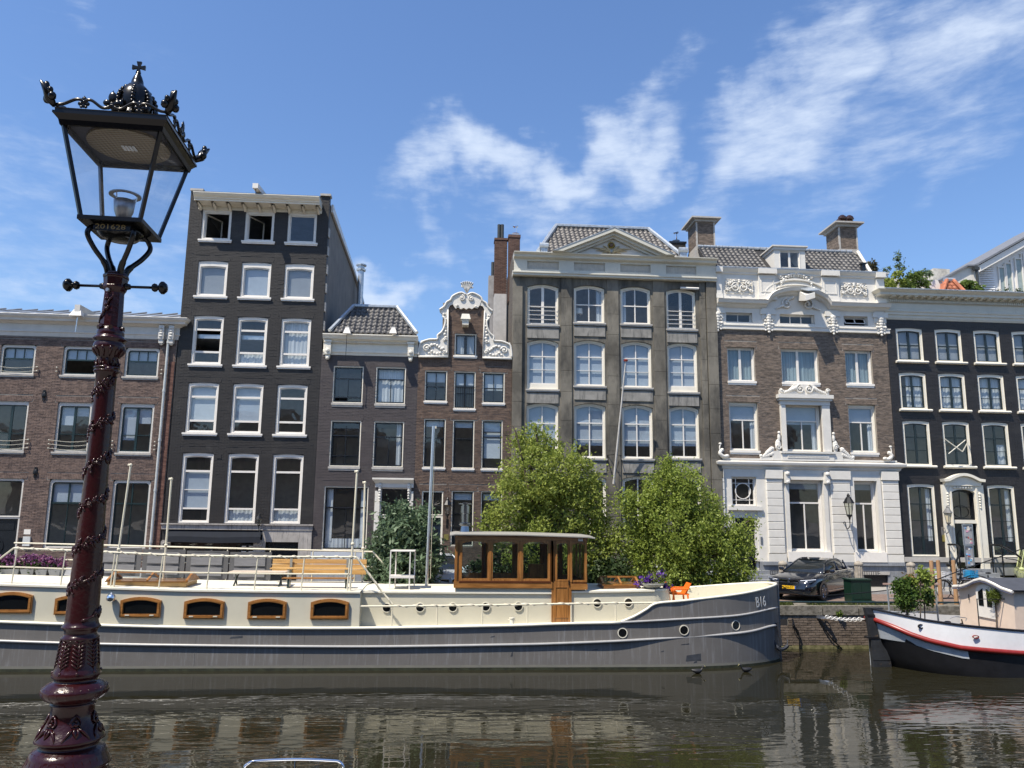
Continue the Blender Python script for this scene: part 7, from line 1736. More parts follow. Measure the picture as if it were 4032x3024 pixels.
# wheelhouse
wz0 = W(1950, 2301, YB)[1]; wz1 = W(1950, 2111, YB)[1]; wx0 = W(1791, 2200, YB)[0]; wx1 = W(2311, 2200, YB)[0]; YW1 = 2*YC-YB-.2
MB().box(wx0+.03, xd0, YB-.002, YW1, topB(wx0)-.02, wz0-.02).build('wheelhouse_base', BCR, boat)
MB().box(xd1+.001, wx1-.06, YB+.03, YW1, topC(xd1)-.05, wz0-.1).build('wheelhouse_base', BCR, boat)
wins = [RC(1822, 2130, 1918, 2277, YB), RC(1942, 2132, 2037, 2278, YB), RC(2061, 2133, 2156, 2279, YB)]
dgl = RC(2194, 2140, 2235, 2284, YB); rgl = RC(2254, 2143, 2301, 2284, YB)
zz0 = wins[1][2]; zz1 = wins[1][3]
wins = [(a, b_, zz0, zz1) for a, b_, _, _ in wins]
for Y_, nm in ((YB-.03, 'wheelhouse_side'), (YW1-.07, 'wheelhouse_side')):
 hl = [(a, b_, c, d, .07) for a, b_, c, d in wins]+[(dgl[0], dgl[1], zz0-.02, zz1-.03, .03), (rgl[0], rgl[1], zz0-.04, zz1-.04, .05)]
 w_ = wall(boat, wx0, wx1, wz0-.02, wz1, Y_, hl, WOOD, name=nm, reveal=.09)
 for h_ in hl: MB().box(h_[0]-.01, h_[1]+.01, Y_+.05, Y_+.055, h_[2]-.01, h_[3]+.01).build('pane', BGL, w_)
 if Y_ < YC:
  for h_ in hl[:3]:
   MB().ring(outl(h_[0]-.07, h_[1]+.07, h_[2]-.07, h_[3]+.07, .07), outl(h_[0]-.01, h_[1]+.01, h_[2]-.01, h_[3]+.01, .07), Y_-.03, Y_-.001).build('window_frame', WOOD, w_)
   MB().box(h_[0]-.09, h_[1]+.09, Y_-.07, Y_-.001, h_[2]-.12, h_[2]-.075).build('window_ledge', mat('dark_varnish', (.10, .03, .012), .3), w_)
  for h_ in hl[3:]: MB().ring(outl(h_[0]-.05, h_[1]+.05, h_[2]-.05, h_[3]+.06, .05), outl(h_[0]-.005, h_[1]+.005, h_[2]-.005, h_[3]+.005, .05), Y_-.025, Y_-.001).build('window_frame', WOOD, w_)
  MB().box(wx0-.02, xd0-.03, Y_-.06, Y_-.001, wz0-.1, wz0+.09).build('sill_beam', WOODH, w_)
  MB().box(xd1+.02, wx1, Y_-.06, Y_-.001, wz0-.14, wz0+.03).build('sill_beam', WOODH, w_)
  MB().box(wx0-.01, wx1+.01, Y_-.05, Y_-.001, wz1-.12, wz1-.0).build('head_beam', WOODH, w_)
  for x in (wx0+.04, (wins[0][1]+wins[1][0])/2, (wins[1][1]+wins[2][0])/2, wins[2][1]+.14, xd0-.03, xd1+.03, wx1-.05): MB().box(x-.035, x+.035, Y_-.045, Y_-.001, wz0+.09, wz1-.12).build('post', WOOD, w_)
for x in (wx0, wx1-.08):
 w_ = wall(boat, 0, 1, 0, 1, 0, [], WOOD) if False else MB().box(x, x+.08, YB+.06, YB+.5, wz0, wz1).box(x, x+.08, YW1-.5, YW1-.07, wz0, wz1).box(x, x+.08, YB+.5, YW1-.5, wz0, zz0-.05).box(x, x+.08, YB+.5, YW1-.5, zz1, wz1).box(x, x+.08, YC-.2, YC-.1, zz0-.05, zz1).build('wheelhouse_end', WOOD, boat)
 MB().box(x+.03, x+.035, YB+.5, YW1-.5, zz0-.05, zz1).build('pane', BGL, w_)
MB().box(wx0+.1, wx1-.1, YB+.1, YW1-.1, wz0-.04, wz0-.021).build('wheelhouse_floor', WOODH, boat)
# curved roof
v = []; ns = 10; xsr = [wx0-.17, wx0, (wx0+wx1)/2, wx1, wx1+.22]; dz_ = [-.0, .03, .03, -.02, -.05]
for x, dz in zip(xsr, dz_):
 for k in range(ns+1):
  t = k/ns; y = YB-.25+(YW1-YB+.45)*t; v.append((x, y, wz1+.0+dz+.05*(1-(2*t-1)**2)))
 for k in range(ns+1):
  t = k/ns; y = YB-.25+(YW1-YB+.45)*t; v.append((x, y, wz1+.03+dz+.05*(1-(2*t-1)**2)))
st_ = 2*(ns+1); f = []
for i in range(4):
 for k in range(ns):
  f += [(i*st_+k, i*st_+k+1, (i+1)*st_+k+1, (i+1)*st_+k), (i*st_+ns+1+k, (i+1)*st_+ns+1+k, (i+1)*st_+ns+2+k, i*st_+ns+2+k)]
 f += [(i*st_, (i+1)*st_, (i+1)*st_+ns+1, i*st_+ns+1), (i*st_+ns, i*st_+st_-1, (i+1)*st_+st_-1, (i+1)*st_+ns)]
for i in (0, 4): f += [(i*st_+k, i*st_+ns+1+k, i*st_+ns+2+k, i*st_+k+1) for k in range(ns)]
MB().add(v, f).build('wheelhouse_roof', mat('roof_canvas_grey', (.30, .29, .26), .5, var=.05), boat)
# wooden door
zd = W(2210, 2448, YB-.04)[1]
d = MB().box(xd0-.02, xd1+.02, YB-.06, YB-.032, zd, wz0+.1).build('door', WOOD, boat)
MB().ring([(xd0+.06, zd+.12), (xd1-.06, zd+.12), (xd1-.06, wz0-.05), (xd0+.06, wz0-.05)], [(xd0+.09, zd+.15), (xd1-.09, zd+.15), (xd1-.09, wz0-.08), (xd0+.09, wz0-.08)], YB-.075, YB-.0601).build('panel_moulding', WOOD, d)
MB().box(xd0-.05, xd0-.021, YB-.07, YB-.0, zd, wz1-.13).box(xd1+.021, xd1+.05, YB-.07, YB-.0, zd, wz1-.13).build('door_frame', WOOD, d)
MB().box(xd1-.05, xd1-.02, YB-.1, YB-.0601, wz0+.0, wz0+.14).build('handle', IRON, d)
MB().box(xd0-.03, xd1+.03, YB-.08, YB-.0, zd-.1, zd-.0).build('threshold', WOODH, d)
MB().box(xd0, xd1, YB-.028, YW1, zd-.1, wz0-.05).build('door_well', BCR, boat)
MB().box(W(2275, 2127, YB)[0], W(2293, 2127, YB)[0], YB-.1, YB-.085, wz1-.13, wz1-.04).build('name_plate', WHITE, boat)
# steering wheel and helm column inside
hx = W(2110, 2250, YC)[0]
MB().box(hx-.25, hx+.25, YC-.2, YC+.2, wz0-.02, wz0+.55).build('helm', WOOD, boat)
MB().lathe([(.07, wz0+.0), (.07, wz1-.1)], W(1905, 2200, YC)[0], YC, 8).build('inner_post', mat('dark_varnish', (0, 0, 0)), boat)
x, z = W(1833, 2265, YB+.2)
dk = thing('wooden_duck', 'light wooden duck figure inside the first wheelhouse window', 'wooden duck', (x, YB+.2, z-.1))
MB().ball((x-.02, YB+.2, z-.01), (.13, .08, .09), 12, 8).tube(bezier([(x+.07, YB+.2, z), (x+.11, YB+.2, z+.08), (x+.1, YB+.2, z+.15)], 4), .035, 8).ball((x+.1, YB+.2, z+.16), .045, 8, 6).tube([(x+.12, YB+.2, z+.16), (x+.19, YB+.2, z+.15)], [.02, .008], 6).build('body', mat('pale_wood', (.55, .34, .17), .5), dk, smooth=True)
MB().box(wx0+.1, wx0+.8, YB+.07, YB+.4, wz0-.02, z-.11).build('window_shelf', WOOD, boat)
# stove pipe
x = W(1831, 2050, YC-.4)[0]; Yp = YC-.4
zr0 = wz1+.08; zr1 = W(1831, 1983, Yp)[1]
b = MB().lathe([(.2, zr0-.12), (.14, zr0+.2), (.15, zr0+.22), (.2, zr0+.26), (.2, zr0+.3), (.13, zr0+.32), (.13, zr1-.32), (.155, zr1-.3), (.155, zr1-.08), (.12, zr1-.07), (.12, zr1-.03), (.24, zr1-.02), (.24, zr1+.0), (.02, zr1+.04)], x, Yp, 20)
b.build('stove_pipe', mat('polished_steel', (.30, .31, .32), .2, 1.0, var=.05), boat, smooth=False)
# rope light wound railings
RW_ = mat('cream_tube', (.72, .67, .52), .35, var=.03); ROPE = mat('rope_light', (.6, .56, .45), .5)
def helix(pts, r, pitch, th):
 out = []; acc = 0
 P_ = [Vector(p) for p in pts]; L_ = [0]
 for i in range(1, len(P_)): L_.append(L_[-1]+(P_[i]-P_[i-1]).length)
 n = int(L_[-1]/pitch*8)
 for k in range(n+1):
  s = L_[-1]*k/n; j = max(i for i in range(len(L_)) if L_[i] <= s+1e-9); j = min(j, len(P_)-2); t = (s-L_[j])/(L_[j+1]-L_[j]+1e-9); p = P_[j].lerp(P_[j+1], t); a = 2*pi*s/pitch
  out.append((p.x, p.y+r*cos(a), p.z+r*sin(a)))
 return MB().tube(out, th, 5)
Yn = YA+.08; Yf_ = 2*YC-YA-.1
top_n = [WP(54, 2158.5, Yn), WP(289, 2167.6, Yn), WP(700, 2187, Yn), WP(1060, 2192, Yn), WP(1403.5, 2194, Yn)]
MB().tube([WP(-40, 2230, Yn), top_n[0]], .028, 6).build('railing', RW_, boat)
rl = MB().tube(top_n, .03, 8).build('railing', RW_, boat)
helix(top_n, .04, .42, .014).build('rope_light', ROPE, boat)
mid_n = [WP(-60, 2229, Yn), WP(289, 2241, Yn), WP(700, 2254, Yn), WP(1060, 2259, Yn), WP(1378, 2261, Yn)]
MB().tube(mid_n, .022, 6).build('mid_rail', RW_, boat)
tzs = [p[2] for p in top_n]; txs = [p[0] for p in top_n]
for px in (58, 251, 447, 637, 825, 1012, 1196, 1376):
 x = W(px, 2250, Yn)[0]; MB().tube([(x-.05, Yn, topA(x)), (x, Yn, float(np.interp(x, txs, tzs)))], .022, 6).build('stanchion', RW_, boat)
dn = [top_n[-1], WP(1500, 2324, Yn+.05), WP(1545, 2380, YA+.1)]; MB().tube(dn, .03, 8).build('stair_rail', RW_, boat); helix(dn, .04, .3, .014).build('rope_light', ROPE, boat)
far = [(XL+2, Yf_, topA(XL+2)+1.0), (txs[0], Yf_, topA(txs[0])+1.02), (xAe, Yf_, topA(xAe)+1.02)]
MB().tube(far, .028, 8).tube([(p[0], p[1], p[2]-.5) for p in far], .022, 6).build('far_railing', RW_, boat)
MB().tube([far[-1], (xAe+.9, Yf_, topB(xAe+.9)+.1)], .028, 6).build('stair_rail', RW_, boat)
x = txs[0]+1
while x < xAe: MB().tube([(x, Yf_, topA(x)), (x, Yf_, topA(x)+1.02)], .022, 6).build('stanchion', RW_, boat); x += 1.42
# canvas wind screens on the far railing
CANV = mat('grey_canvas', (.085, .085, .09), .9, var=.12, vs=2, bump=.3, bs=2); CANVSUN = mat('canvas_sun_through', (.17, .17, .18), .9, var=.15, vs=1.4, stretch=(1, 1, 9), bump=.3, bs=3)
x = W(385, 2250, Yf_)[0]; xe = W(1062, 2250, Yf_)[0]
while x < xe-.3:
 w_ = 1.38; z0 = topA(x)+.03
 q = MB(); n = 10; v = []
 for k in range(n+1):
  xx = x+w_*k/n; yy = Yf_-.04-.012*sin(k*1.3)
  v += [(xx, yy, z0), (xx, yy, z0+.92)]
 c_ = q.add(v, [(2*k, 2*k+2, 2*k+3, 2*k+1) for k in range(n)]).build('canvas_screen', CANV, boat)
 for zz0_, zz1_ in ((.10, .38), (.46, .84)): MB().box(x+.16, x+w_-.2, Yf_-.065, Yf_-.058, z0+zz0_, z0+zz1_).build('sunlit_canvas', CANVSUN, c_)  # paler rectangles paint the sun shining through the canvas
 x += 1.42
# lower railing along the side deck
Yl = BN+.12
lo = [WP(1404, 2387.5, Yl), WP(1545, 2387, Yl), WP(1900, 2383, Yl), WP(2250, 2377, Yl), WP(2588, 2373, Yl)]
MB().tube(lo, .028, 8).build('side_rail', RW_, boat); helix(lo[1:4]+[WP(2440, 2375, Yl)], .038, .55, .012).build('rope_light', ROPE, boat)
for px, py in ((1544.7, 2387), (1722, 2385), (1900, 2383), (2077, 2380), (2249, 2377), (2424, 2375)):
 x, z = W(px, py, Yl); MB().tube([(x, Yl, deckz(x)), (x, Yl, z)], .022, 6).build('stanchion', RW_, boat)
# tall cream awning poles and mast
for (a, b_, Yp_) in (((515, 1831), (447, 2310), Yn+.02), ((675, 1886), (640, 2310), Yn+1.2), ((1406, 1857), (1378, 2320), Yn+.02), ((1437, 1900), (1425, 2320), Yf_-.3)):
 p = WP(*a, Yp_); q = WP(*b_, Yp_); b = MB().tube([(q[0], q[1], topA(q[0])), p], .032, 8); b.ball(p, .05, 8, 5).tube([(p[0]-.08, p[1], p[2]-.0), p], .035, 6)
 mpt = [q[i]*.62+p[i]*.38 for i in range(3)] if a[0] != 515 else [q[i]*.7+p[i]*.3 for i in range(3)]
 b.ball(mpt, (.06, .06, .05), 8, 5); b.build('awning_pole', RW_, boat)
p = WP(1707, 1678, YC); q = WP(1679, 2310, YC)
b = MB().tube([(q[0], YC, topB(q[0])), (p[0], YC, p[2])], [.055, .05], 10); b.build('mast', mat('aluminium', (.62, .65, .68), .3, .8, var=.05), boat)
MB().tube([(q[0]+.12, YC, topB(q[0])+.3), (p[0]+.06, YC, p[2]-.2)], .01, 4).box(p[0]-.0, p[0]+.1, YC-.02, YC+.02, p[2]-.08, p[2]-.0).build('halyard', ROPE, boat)
# white frame rack
x0, z0 = W(1534, 2319, YB+.35); x1, z1 = W(1616, 2172, YB+.35); zt = z1; zb = topB(x0)
rk = thing('white_rack', 'white metal frame rack with one shelf standing on the cabin roof before the shrub', 'rack', ((x0+x1)/2, YB+.6, zb))
b = MB()
for xx, yy in ((x0, YB+.3), (x1, YB+.3), (x0+.12, YB+.95), (x1+.12, YB+.95)): b = MB().box(xx-.018, xx+.018, yy-.018, yy+.018, zb, zt).build('leg', WHITE, rk)
MB().box(x0-.02, x1+.14, YB+.28, YB+.97, zt+.001, zt+.03).build('top', WHITE, rk)
MB().box(x0-.02, x1+.14, YB+.28, YB+.97, zb+.38, zb+.44).build('shelf', WHITE, rk)
# skylights
def skylight(l, r_, ytop, ybot, Y, top, label):
 x0 = W(l, ybot, Y)[0]; x1 = W(r_, ybot, Y)[0]; z0 = top((x0+x1)/2)+.02; z1 = W((l+r_)/2, ytop, Y+.5)[1]; zm = z0+(z1-z0)*.45; t = MB().box(x0+.04, x1-.04, Y, Y+1.0, z0, zm-.03).build('skylight', PINE if 'w' in label else WOODH, boat)
 MB().box(x0-.02, x1+.02, Y-.04, Y+1.04, zm-.029, zm).build('skylight_rim', WOODH, t)
 b = MB(); ym = Y+.5
 for (a0, a1) in ((x0, x0+.07), (x1-.07, x1), ((x0+x1)/2-.03, (x0+x1)/2+.03)):
  for s in (0, 1):
   ya, yc = (Y, ym) if s == 0 else (Y+1, ym); b.add([(a0, ya, zm), (a1, ya, zm), (a1, yc, z1), (a0, yc, z1), (a0, ya, zm+.04), (a1, ya, zm+.04), (a1, yc, z1+.04), (a0, yc, z1+.04)], [(0, 3, 2, 1), (4, 5, 6, 7), (0, 1, 5, 4), (1, 2, 6, 5), (3, 0, 4, 7)])
 b.box(x0, x1, ym-.03, ym+.03, z1, z1+.05).prismx([(Y, zm), (Y+1, zm), (ym, z1)], x0-.001, x0+.02).prismx([(Y, zm), (Y+1, zm), (ym, z1)], x1-.02, x1+.001).build('skylight_frame', WOODH, t)
 MB().add([(x0, Y+.01, zm+.02), (x1, Y+.01, zm+.02), (x1, ym, z1+.02), (x0, ym, z1+.02)], [(0, 1, 2, 3)]).build('pane', BGL, t)
skylight(416, 738, 2256, 2306, Yn+.35, topA, 'w')
skylight(2372, 2520, 2274, 2314, YB+.35, topC, 'f')
# ================================================================ things on the barge
def bench(label, x0, x1, Y, z0, h, back=3, seat=2, group='benches on the barge roof', legm=None, hb_=.52):
 t = thing('bench', label, 'bench', ((x0+x1)/2, Y, z0), group)
 for k in range(back):
  dz = h-.16*(back-k)-.01*(back-k)
  MB().box(x0, x1, Y+.30+.02*k, Y+.33+.02*k, z0+dz, z0+dz+.15).build('back_plank', PINE, t)
 for k in range(seat): MB().box(x0+.03, x1-.03, Y-.15+.2*k, Y+.02+.2*k, z0+.44, z0+.475).build('seat_plank', PINE, t)
 for x in (x0+(x1-x0)*.2, x0+(x1-x0)*.8):
  MB().box(x-.04, x+.04, Y+.27, Y+.299, z0+.45, z0+h).box(x-.03, x+.03, Y-.12, Y+.3, z0+.40, z0+.439).box(x-.03, x+.03, Y-.12, Y-.07, z0, z0+.40).box(x-.03, x+.03, Y+.25, Y+.3, z0, z0+.40).build('support', legm or mat('support_grey', (.25, .26, .24), .5), t)
 return t
Yb = Yf_-.75
xb0 = W(1062, 2250, Yb)[0]; xb1 = W(1452, 2250, Yb)[0]; zb = topA(xb0)+.03
bench('long pine bench with three back planks on the barge roof, nearest the stair rail', xb0, xb1-.12, Yb, zb, W(1200, 2199, Yb+.33)[1]-zb)
tb = thing('folding_table', 'low folding table with pale plank top and dark green legs beside the pine bench', 'table', (W(1010, 2250, Yn+1)[0], Yn+1, zb))
x0, x1 = W(905, 2250, Yn+.9)[0], W(1128, 2250, Yn+.9)[0]; zt = W(1000, 2249, Yn+1)[1]
for k in range(3): MB().box(x0, x1, Yn+.75+k*.19, Yn+.93+k*.19, zt-.03, zt).build('table_plank', mat('pale_plank', (.6, .5, .4), .5, var=.12), tb)
for x in (x0+.15, x1-.2): MB().tube([(x, Yn+.8, topA(x)), (x+.05, Yn+1.25, zt-.03)], .025, 6).tube([(x, Yn+1.25, topA(x)), (x+.05, Yn+.8, zt-.03)], .025, 6).build('leg', DGREEN, tb)
lbx0, lbx1 = W(1110, 2276, Yn+.55)[0], W(1390, 2276, Yn+.55)[0]
lb = thing('low_bench', 'low orange brown plank seat in front of the pine bench on the barge roof', 'low bench', ((lbx0+lbx1)/2, Yn+.6, zb))
zt = W(1250, 2275, Yn+.6)[1]
for k in range(2): MB().box(lbx0, lbx1, Yn+.5+k*.16, Yn+.64+k*.16, zt-.03, zt).build('seat_plank', WOODH, lb)
for x in (lbx0+.2, lbx1-.2): MB().box(x-.03, x+.03, Yn+.52, Yn+.78, topA(x)+.0, zt-.031).build('leg', DGREEN, lb)
# flower bowl on fore cabin
x, z = W(2568, 2305, YB+.28); yy = YB+.28; zr = topC(x)+.02
fb = thing('flower_bowl', 'shallow grey bowl overflowing with deep purple petunias on the fore cabin roof', 'flower bowl', (x, yy, zr))
MB().lathe([(.12, zr), (.2, zr+.02), (.36, zr+.13), (.4, zr+.17), (.36, zr+.16)], x, yy, 24).build('bowl', mat('bowl_grey', (.38, .38, .35), .7), fb, smooth=True)
PUR = leafmat('petal_purple', (.05, .012, .16), (.14, .05, .34), tr=.15)
bl = [(x-.3, yy, zr+.24, .13), (x-.1, yy, zr+.33, .16), (x+.12, yy, zr+.33, .17), (x+.34, yy, zr+.25, .15), (x+.5, yy, zr+.12, .09), (x-.42, yy, zr+.16, .07)]
foliage(fb, 'blossoms', bl, 900, .032, PUR, clump=.06, aspect=.9, seed=31); foliage(fb, 'leaves', bl, 900, .03, LEAF_B, clump=.07, seed=32)
# orange plastic armchair
ORG = mat('orange_plastic', (.80, .16, .02), .3, var=.03)
cx = W(2678, 2350, YB+.6)[0]; cy = YB+.75; zb = W(2678, 2366, cy)[1]-.05
oc = thing('armchair', 'bright orange plastic armchair standing in the bow of the barge', 'chair', (cx, cy, zb))
w_ = .27
MB().box(cx-w_, cx+w_, cy-.25, cy+.25, zb+.26, zb+.30).build('seat', ORG, oc)
b = MB(); b.add([(cx+.14, cy-.25, zb+.3), (cx+.14, cy+.25, zb+.3), (cx+.32, cy+.22, zb+.62), (cx+.32, cy-.22, zb+.62), (cx+.18, cy-.25, zb+.28), (cx+.18, cy+.25, zb+.28), (cx+.36, cy+.22, zb+.62), (cx+.36, cy-.22, zb+.62)], [(0, 3, 2, 1), (4, 5, 6, 7), (3, 7, 6, 2), (0, 4, 7, 3), (1, 2, 6, 5)]); b.build('backrest', ORG, oc)
MB().add([(cx-.30, cy-.24, zb+.34), (cx-.30, cy+.24, zb+.34), (cx-.42, cy+.2, zb+.62), (cx-.42, cy-.2, zb+.62), (cx-.10, cy-.24, zb+.33), (cx-.10, cy+.24, zb+.33), (cx-.39, cy+.2, zb+.64), (cx-.39, cy-.2, zb+.64)], [(0, 1, 2, 3), (4, 7, 6, 5), (3, 2, 6, 7), (0, 3, 7, 4), (1, 5, 6, 2)]).build('side_wing', ORG, oc)
for s in (-1, 1):
 MB().tube(bezier([(cx-.22, cy+s*.27, zb+.02), (cx-.24, cy+s*.28, zb+.4), (cx-.05, cy+s*.28, zb+.44), (cx+.24, cy+s*.27, zb+.44)], 5), .028, 6).build('armrest', ORG, oc)
 for dx in (-.24, .22): MB().tube([(cx+dx*1.1, cy+s*.25, zb), (cx+dx, cy+s*.25, zb+.27)], .03, 6).build('leg', ORG, oc)
# planters with pink-purple flowers at the left
PINK = leafmat('petal_pink_purple', (.16, .022, .06), (.20, .10, .24), tr=.2)
Yp = Yf_-.35; PLG = mat('planter_grey', (.24, .25, .26), .6, var=.08)
lbls = ('grey planter box with pink and purple hydrangeas, leftmost of the row on the barge', 'second grey planter box from the left with purple flowers on the barge', 'third grey planter box from the left with purple flowers, before the big window', 'grey planter box with pink flowers, last of the row just left of the lamp post')
for i, (l, r_) in enumerate(((-10, 84), (88, 142), (146, 194), (198, 246))):
 x0, x1 = W(l, 2280, Yp)[0], W(r_, 2280, Yp)[0]; z0 = topA(x0)+.02; z1 = W(100, 2240, Yp)[1]
 pt_ = thing('planter', lbls[i], 'planter', ((x0+x1)/2, Yp, z0), 'grey flower planters on the barge roof')
 MB().add([(x0+.05, Yp-.17, z0), (x1-.05, Yp-.17, z0), (x1-.05, Yp+.17, z0), (x0+.05, Yp+.17, z0), (x0, Yp-.22, z1), (x1, Yp-.22, z1), (x1, Yp+.22, z1), (x0, Yp+.22, z1)], [(0, 3, 2, 1), (4, 5, 6, 7), (0, 1, 5, 4), (1, 2, 6, 5), (2, 3, 7, 6), (3, 0, 4, 7)]).build('box', PLG, pt_)
 n = max(2, int((x1-x0)/.2)); bl = [(x0+(k+.5)*(x1-x0)/n, Yp-.02, z1+.2+.05*sin(k*2+i), .15) for k in range(n)]
 foliage(pt_, 'leaves', [(a, b_, c-.1, d) for a, b_, c, d in bl], 500*n//2, .045, LEAF_D, clump=.07, seed=41+i); foliage(pt_, 'blossoms', [(a, b_-.05, c+.06, d) for a, b_, c, d in bl], 700*n//2, .03, PINK, clump=.055, aspect=.9, seed=51+i)
# ================================================================ quay things
# low pipe railing on the quay
b = MB(); Yr = YQ+.25; zr = W(3300, 2371, Yr)[1]
b.tube([(XS-.6, Yr, zr), (26, Yr, zr)], .035, 8)
qr = thing('quay_rail', 'low dark green pipe rail along the quay edge in front of the black car', 'rail', (13, Yr, ZG))
b.build('pipe', DGREEN, qr)
x = 11.0
while x < 26: MB().tube([(x, Yr, ZG-.1), (x, Yr, zr)], .03, 6).build('post', DGREEN, qr); x += 2.15
# electric cabinet
Yc = 28.25; x0, _ = W(3340, 2330, Yc); x1 = W(3431, 2330, Yc)[0]; z1 = W(3390, 2281, Yc)[1]
ec = thing('utility_cabinet', 'dark green utility cabinet on the quay beside the black car', 'cabinet', ((x0+x1)/2, Yc, ZG))
GRN = mat('cabinet_green', (.006, .026, .016), .4, var=.1)
MB().box(x0+.12, x1, Yc, Yc+.55, ZG-.0, z1-.04).build('body', GRN, ec); MB().box(x0+.08, x1+.03, Yc-.04, Yc+.58, z1-.039, z1+.01).build('lid', GRN, ec)
MB().box(x0+.2, (x0+x1)/2+.05, Yc-.012, Yc-.0001, ZG+.12, z1-.12).box((x0+x1)/2+.07, x1-.06, Yc-.012, Yc-.0001, ZG+.12, z1-.12).build('door', GRN, ec)
# fluted stone bollards in front of the steps
SB = mat('bollard_stone', (.30, .27, .23), .85, var=.2, vs=6)
for i, (px, pt_, lb_) in enumerate(((3084, 2214, 'fluted stone post behind the bonnet of the black car'), (3382, 2215, 'fluted stone post above the green cabinet'), (3588, 2219, 'fluted stone post behind the potted laurel, by the black house'))):
 Yp = YF-.75; x = W(px, 2250, Yp)[0]; z1 = W(px, pt_, Yp)[1]
 t = thing('stone_post', lb_, 'stone post', (x, Yp, ZG), 'fluted stone posts along the pavement')
 b = MB(); n = 24; v = []
 for z in (ZG+.1, z1-.1):
  for k in range(n): a = 2*pi*k/n; r = .175 if k % 2 else .15; v.append((x+r*cos(a), Yp+r*sin(a), z))
 b.add(v, [(k, (k+1) % n, n+(k+1) % n, n+k) for k in range(n)]); b.build('shaft', SB, t)
 MB().lathe([(.19, z1-.1), (.19, z1-.04), (.14, z1+.02), (.02, z1+.07)], x, Yp, 16).build('cap', SB, t)
def rot_pts(pts, cx, cy, ang, z0):
 c, s = cos(ang), sin(ang); return [(cx+p[0]*c-p[1]*s, cy+p[0]*s+p[1]*c, z0+p[2]) for p in pts]
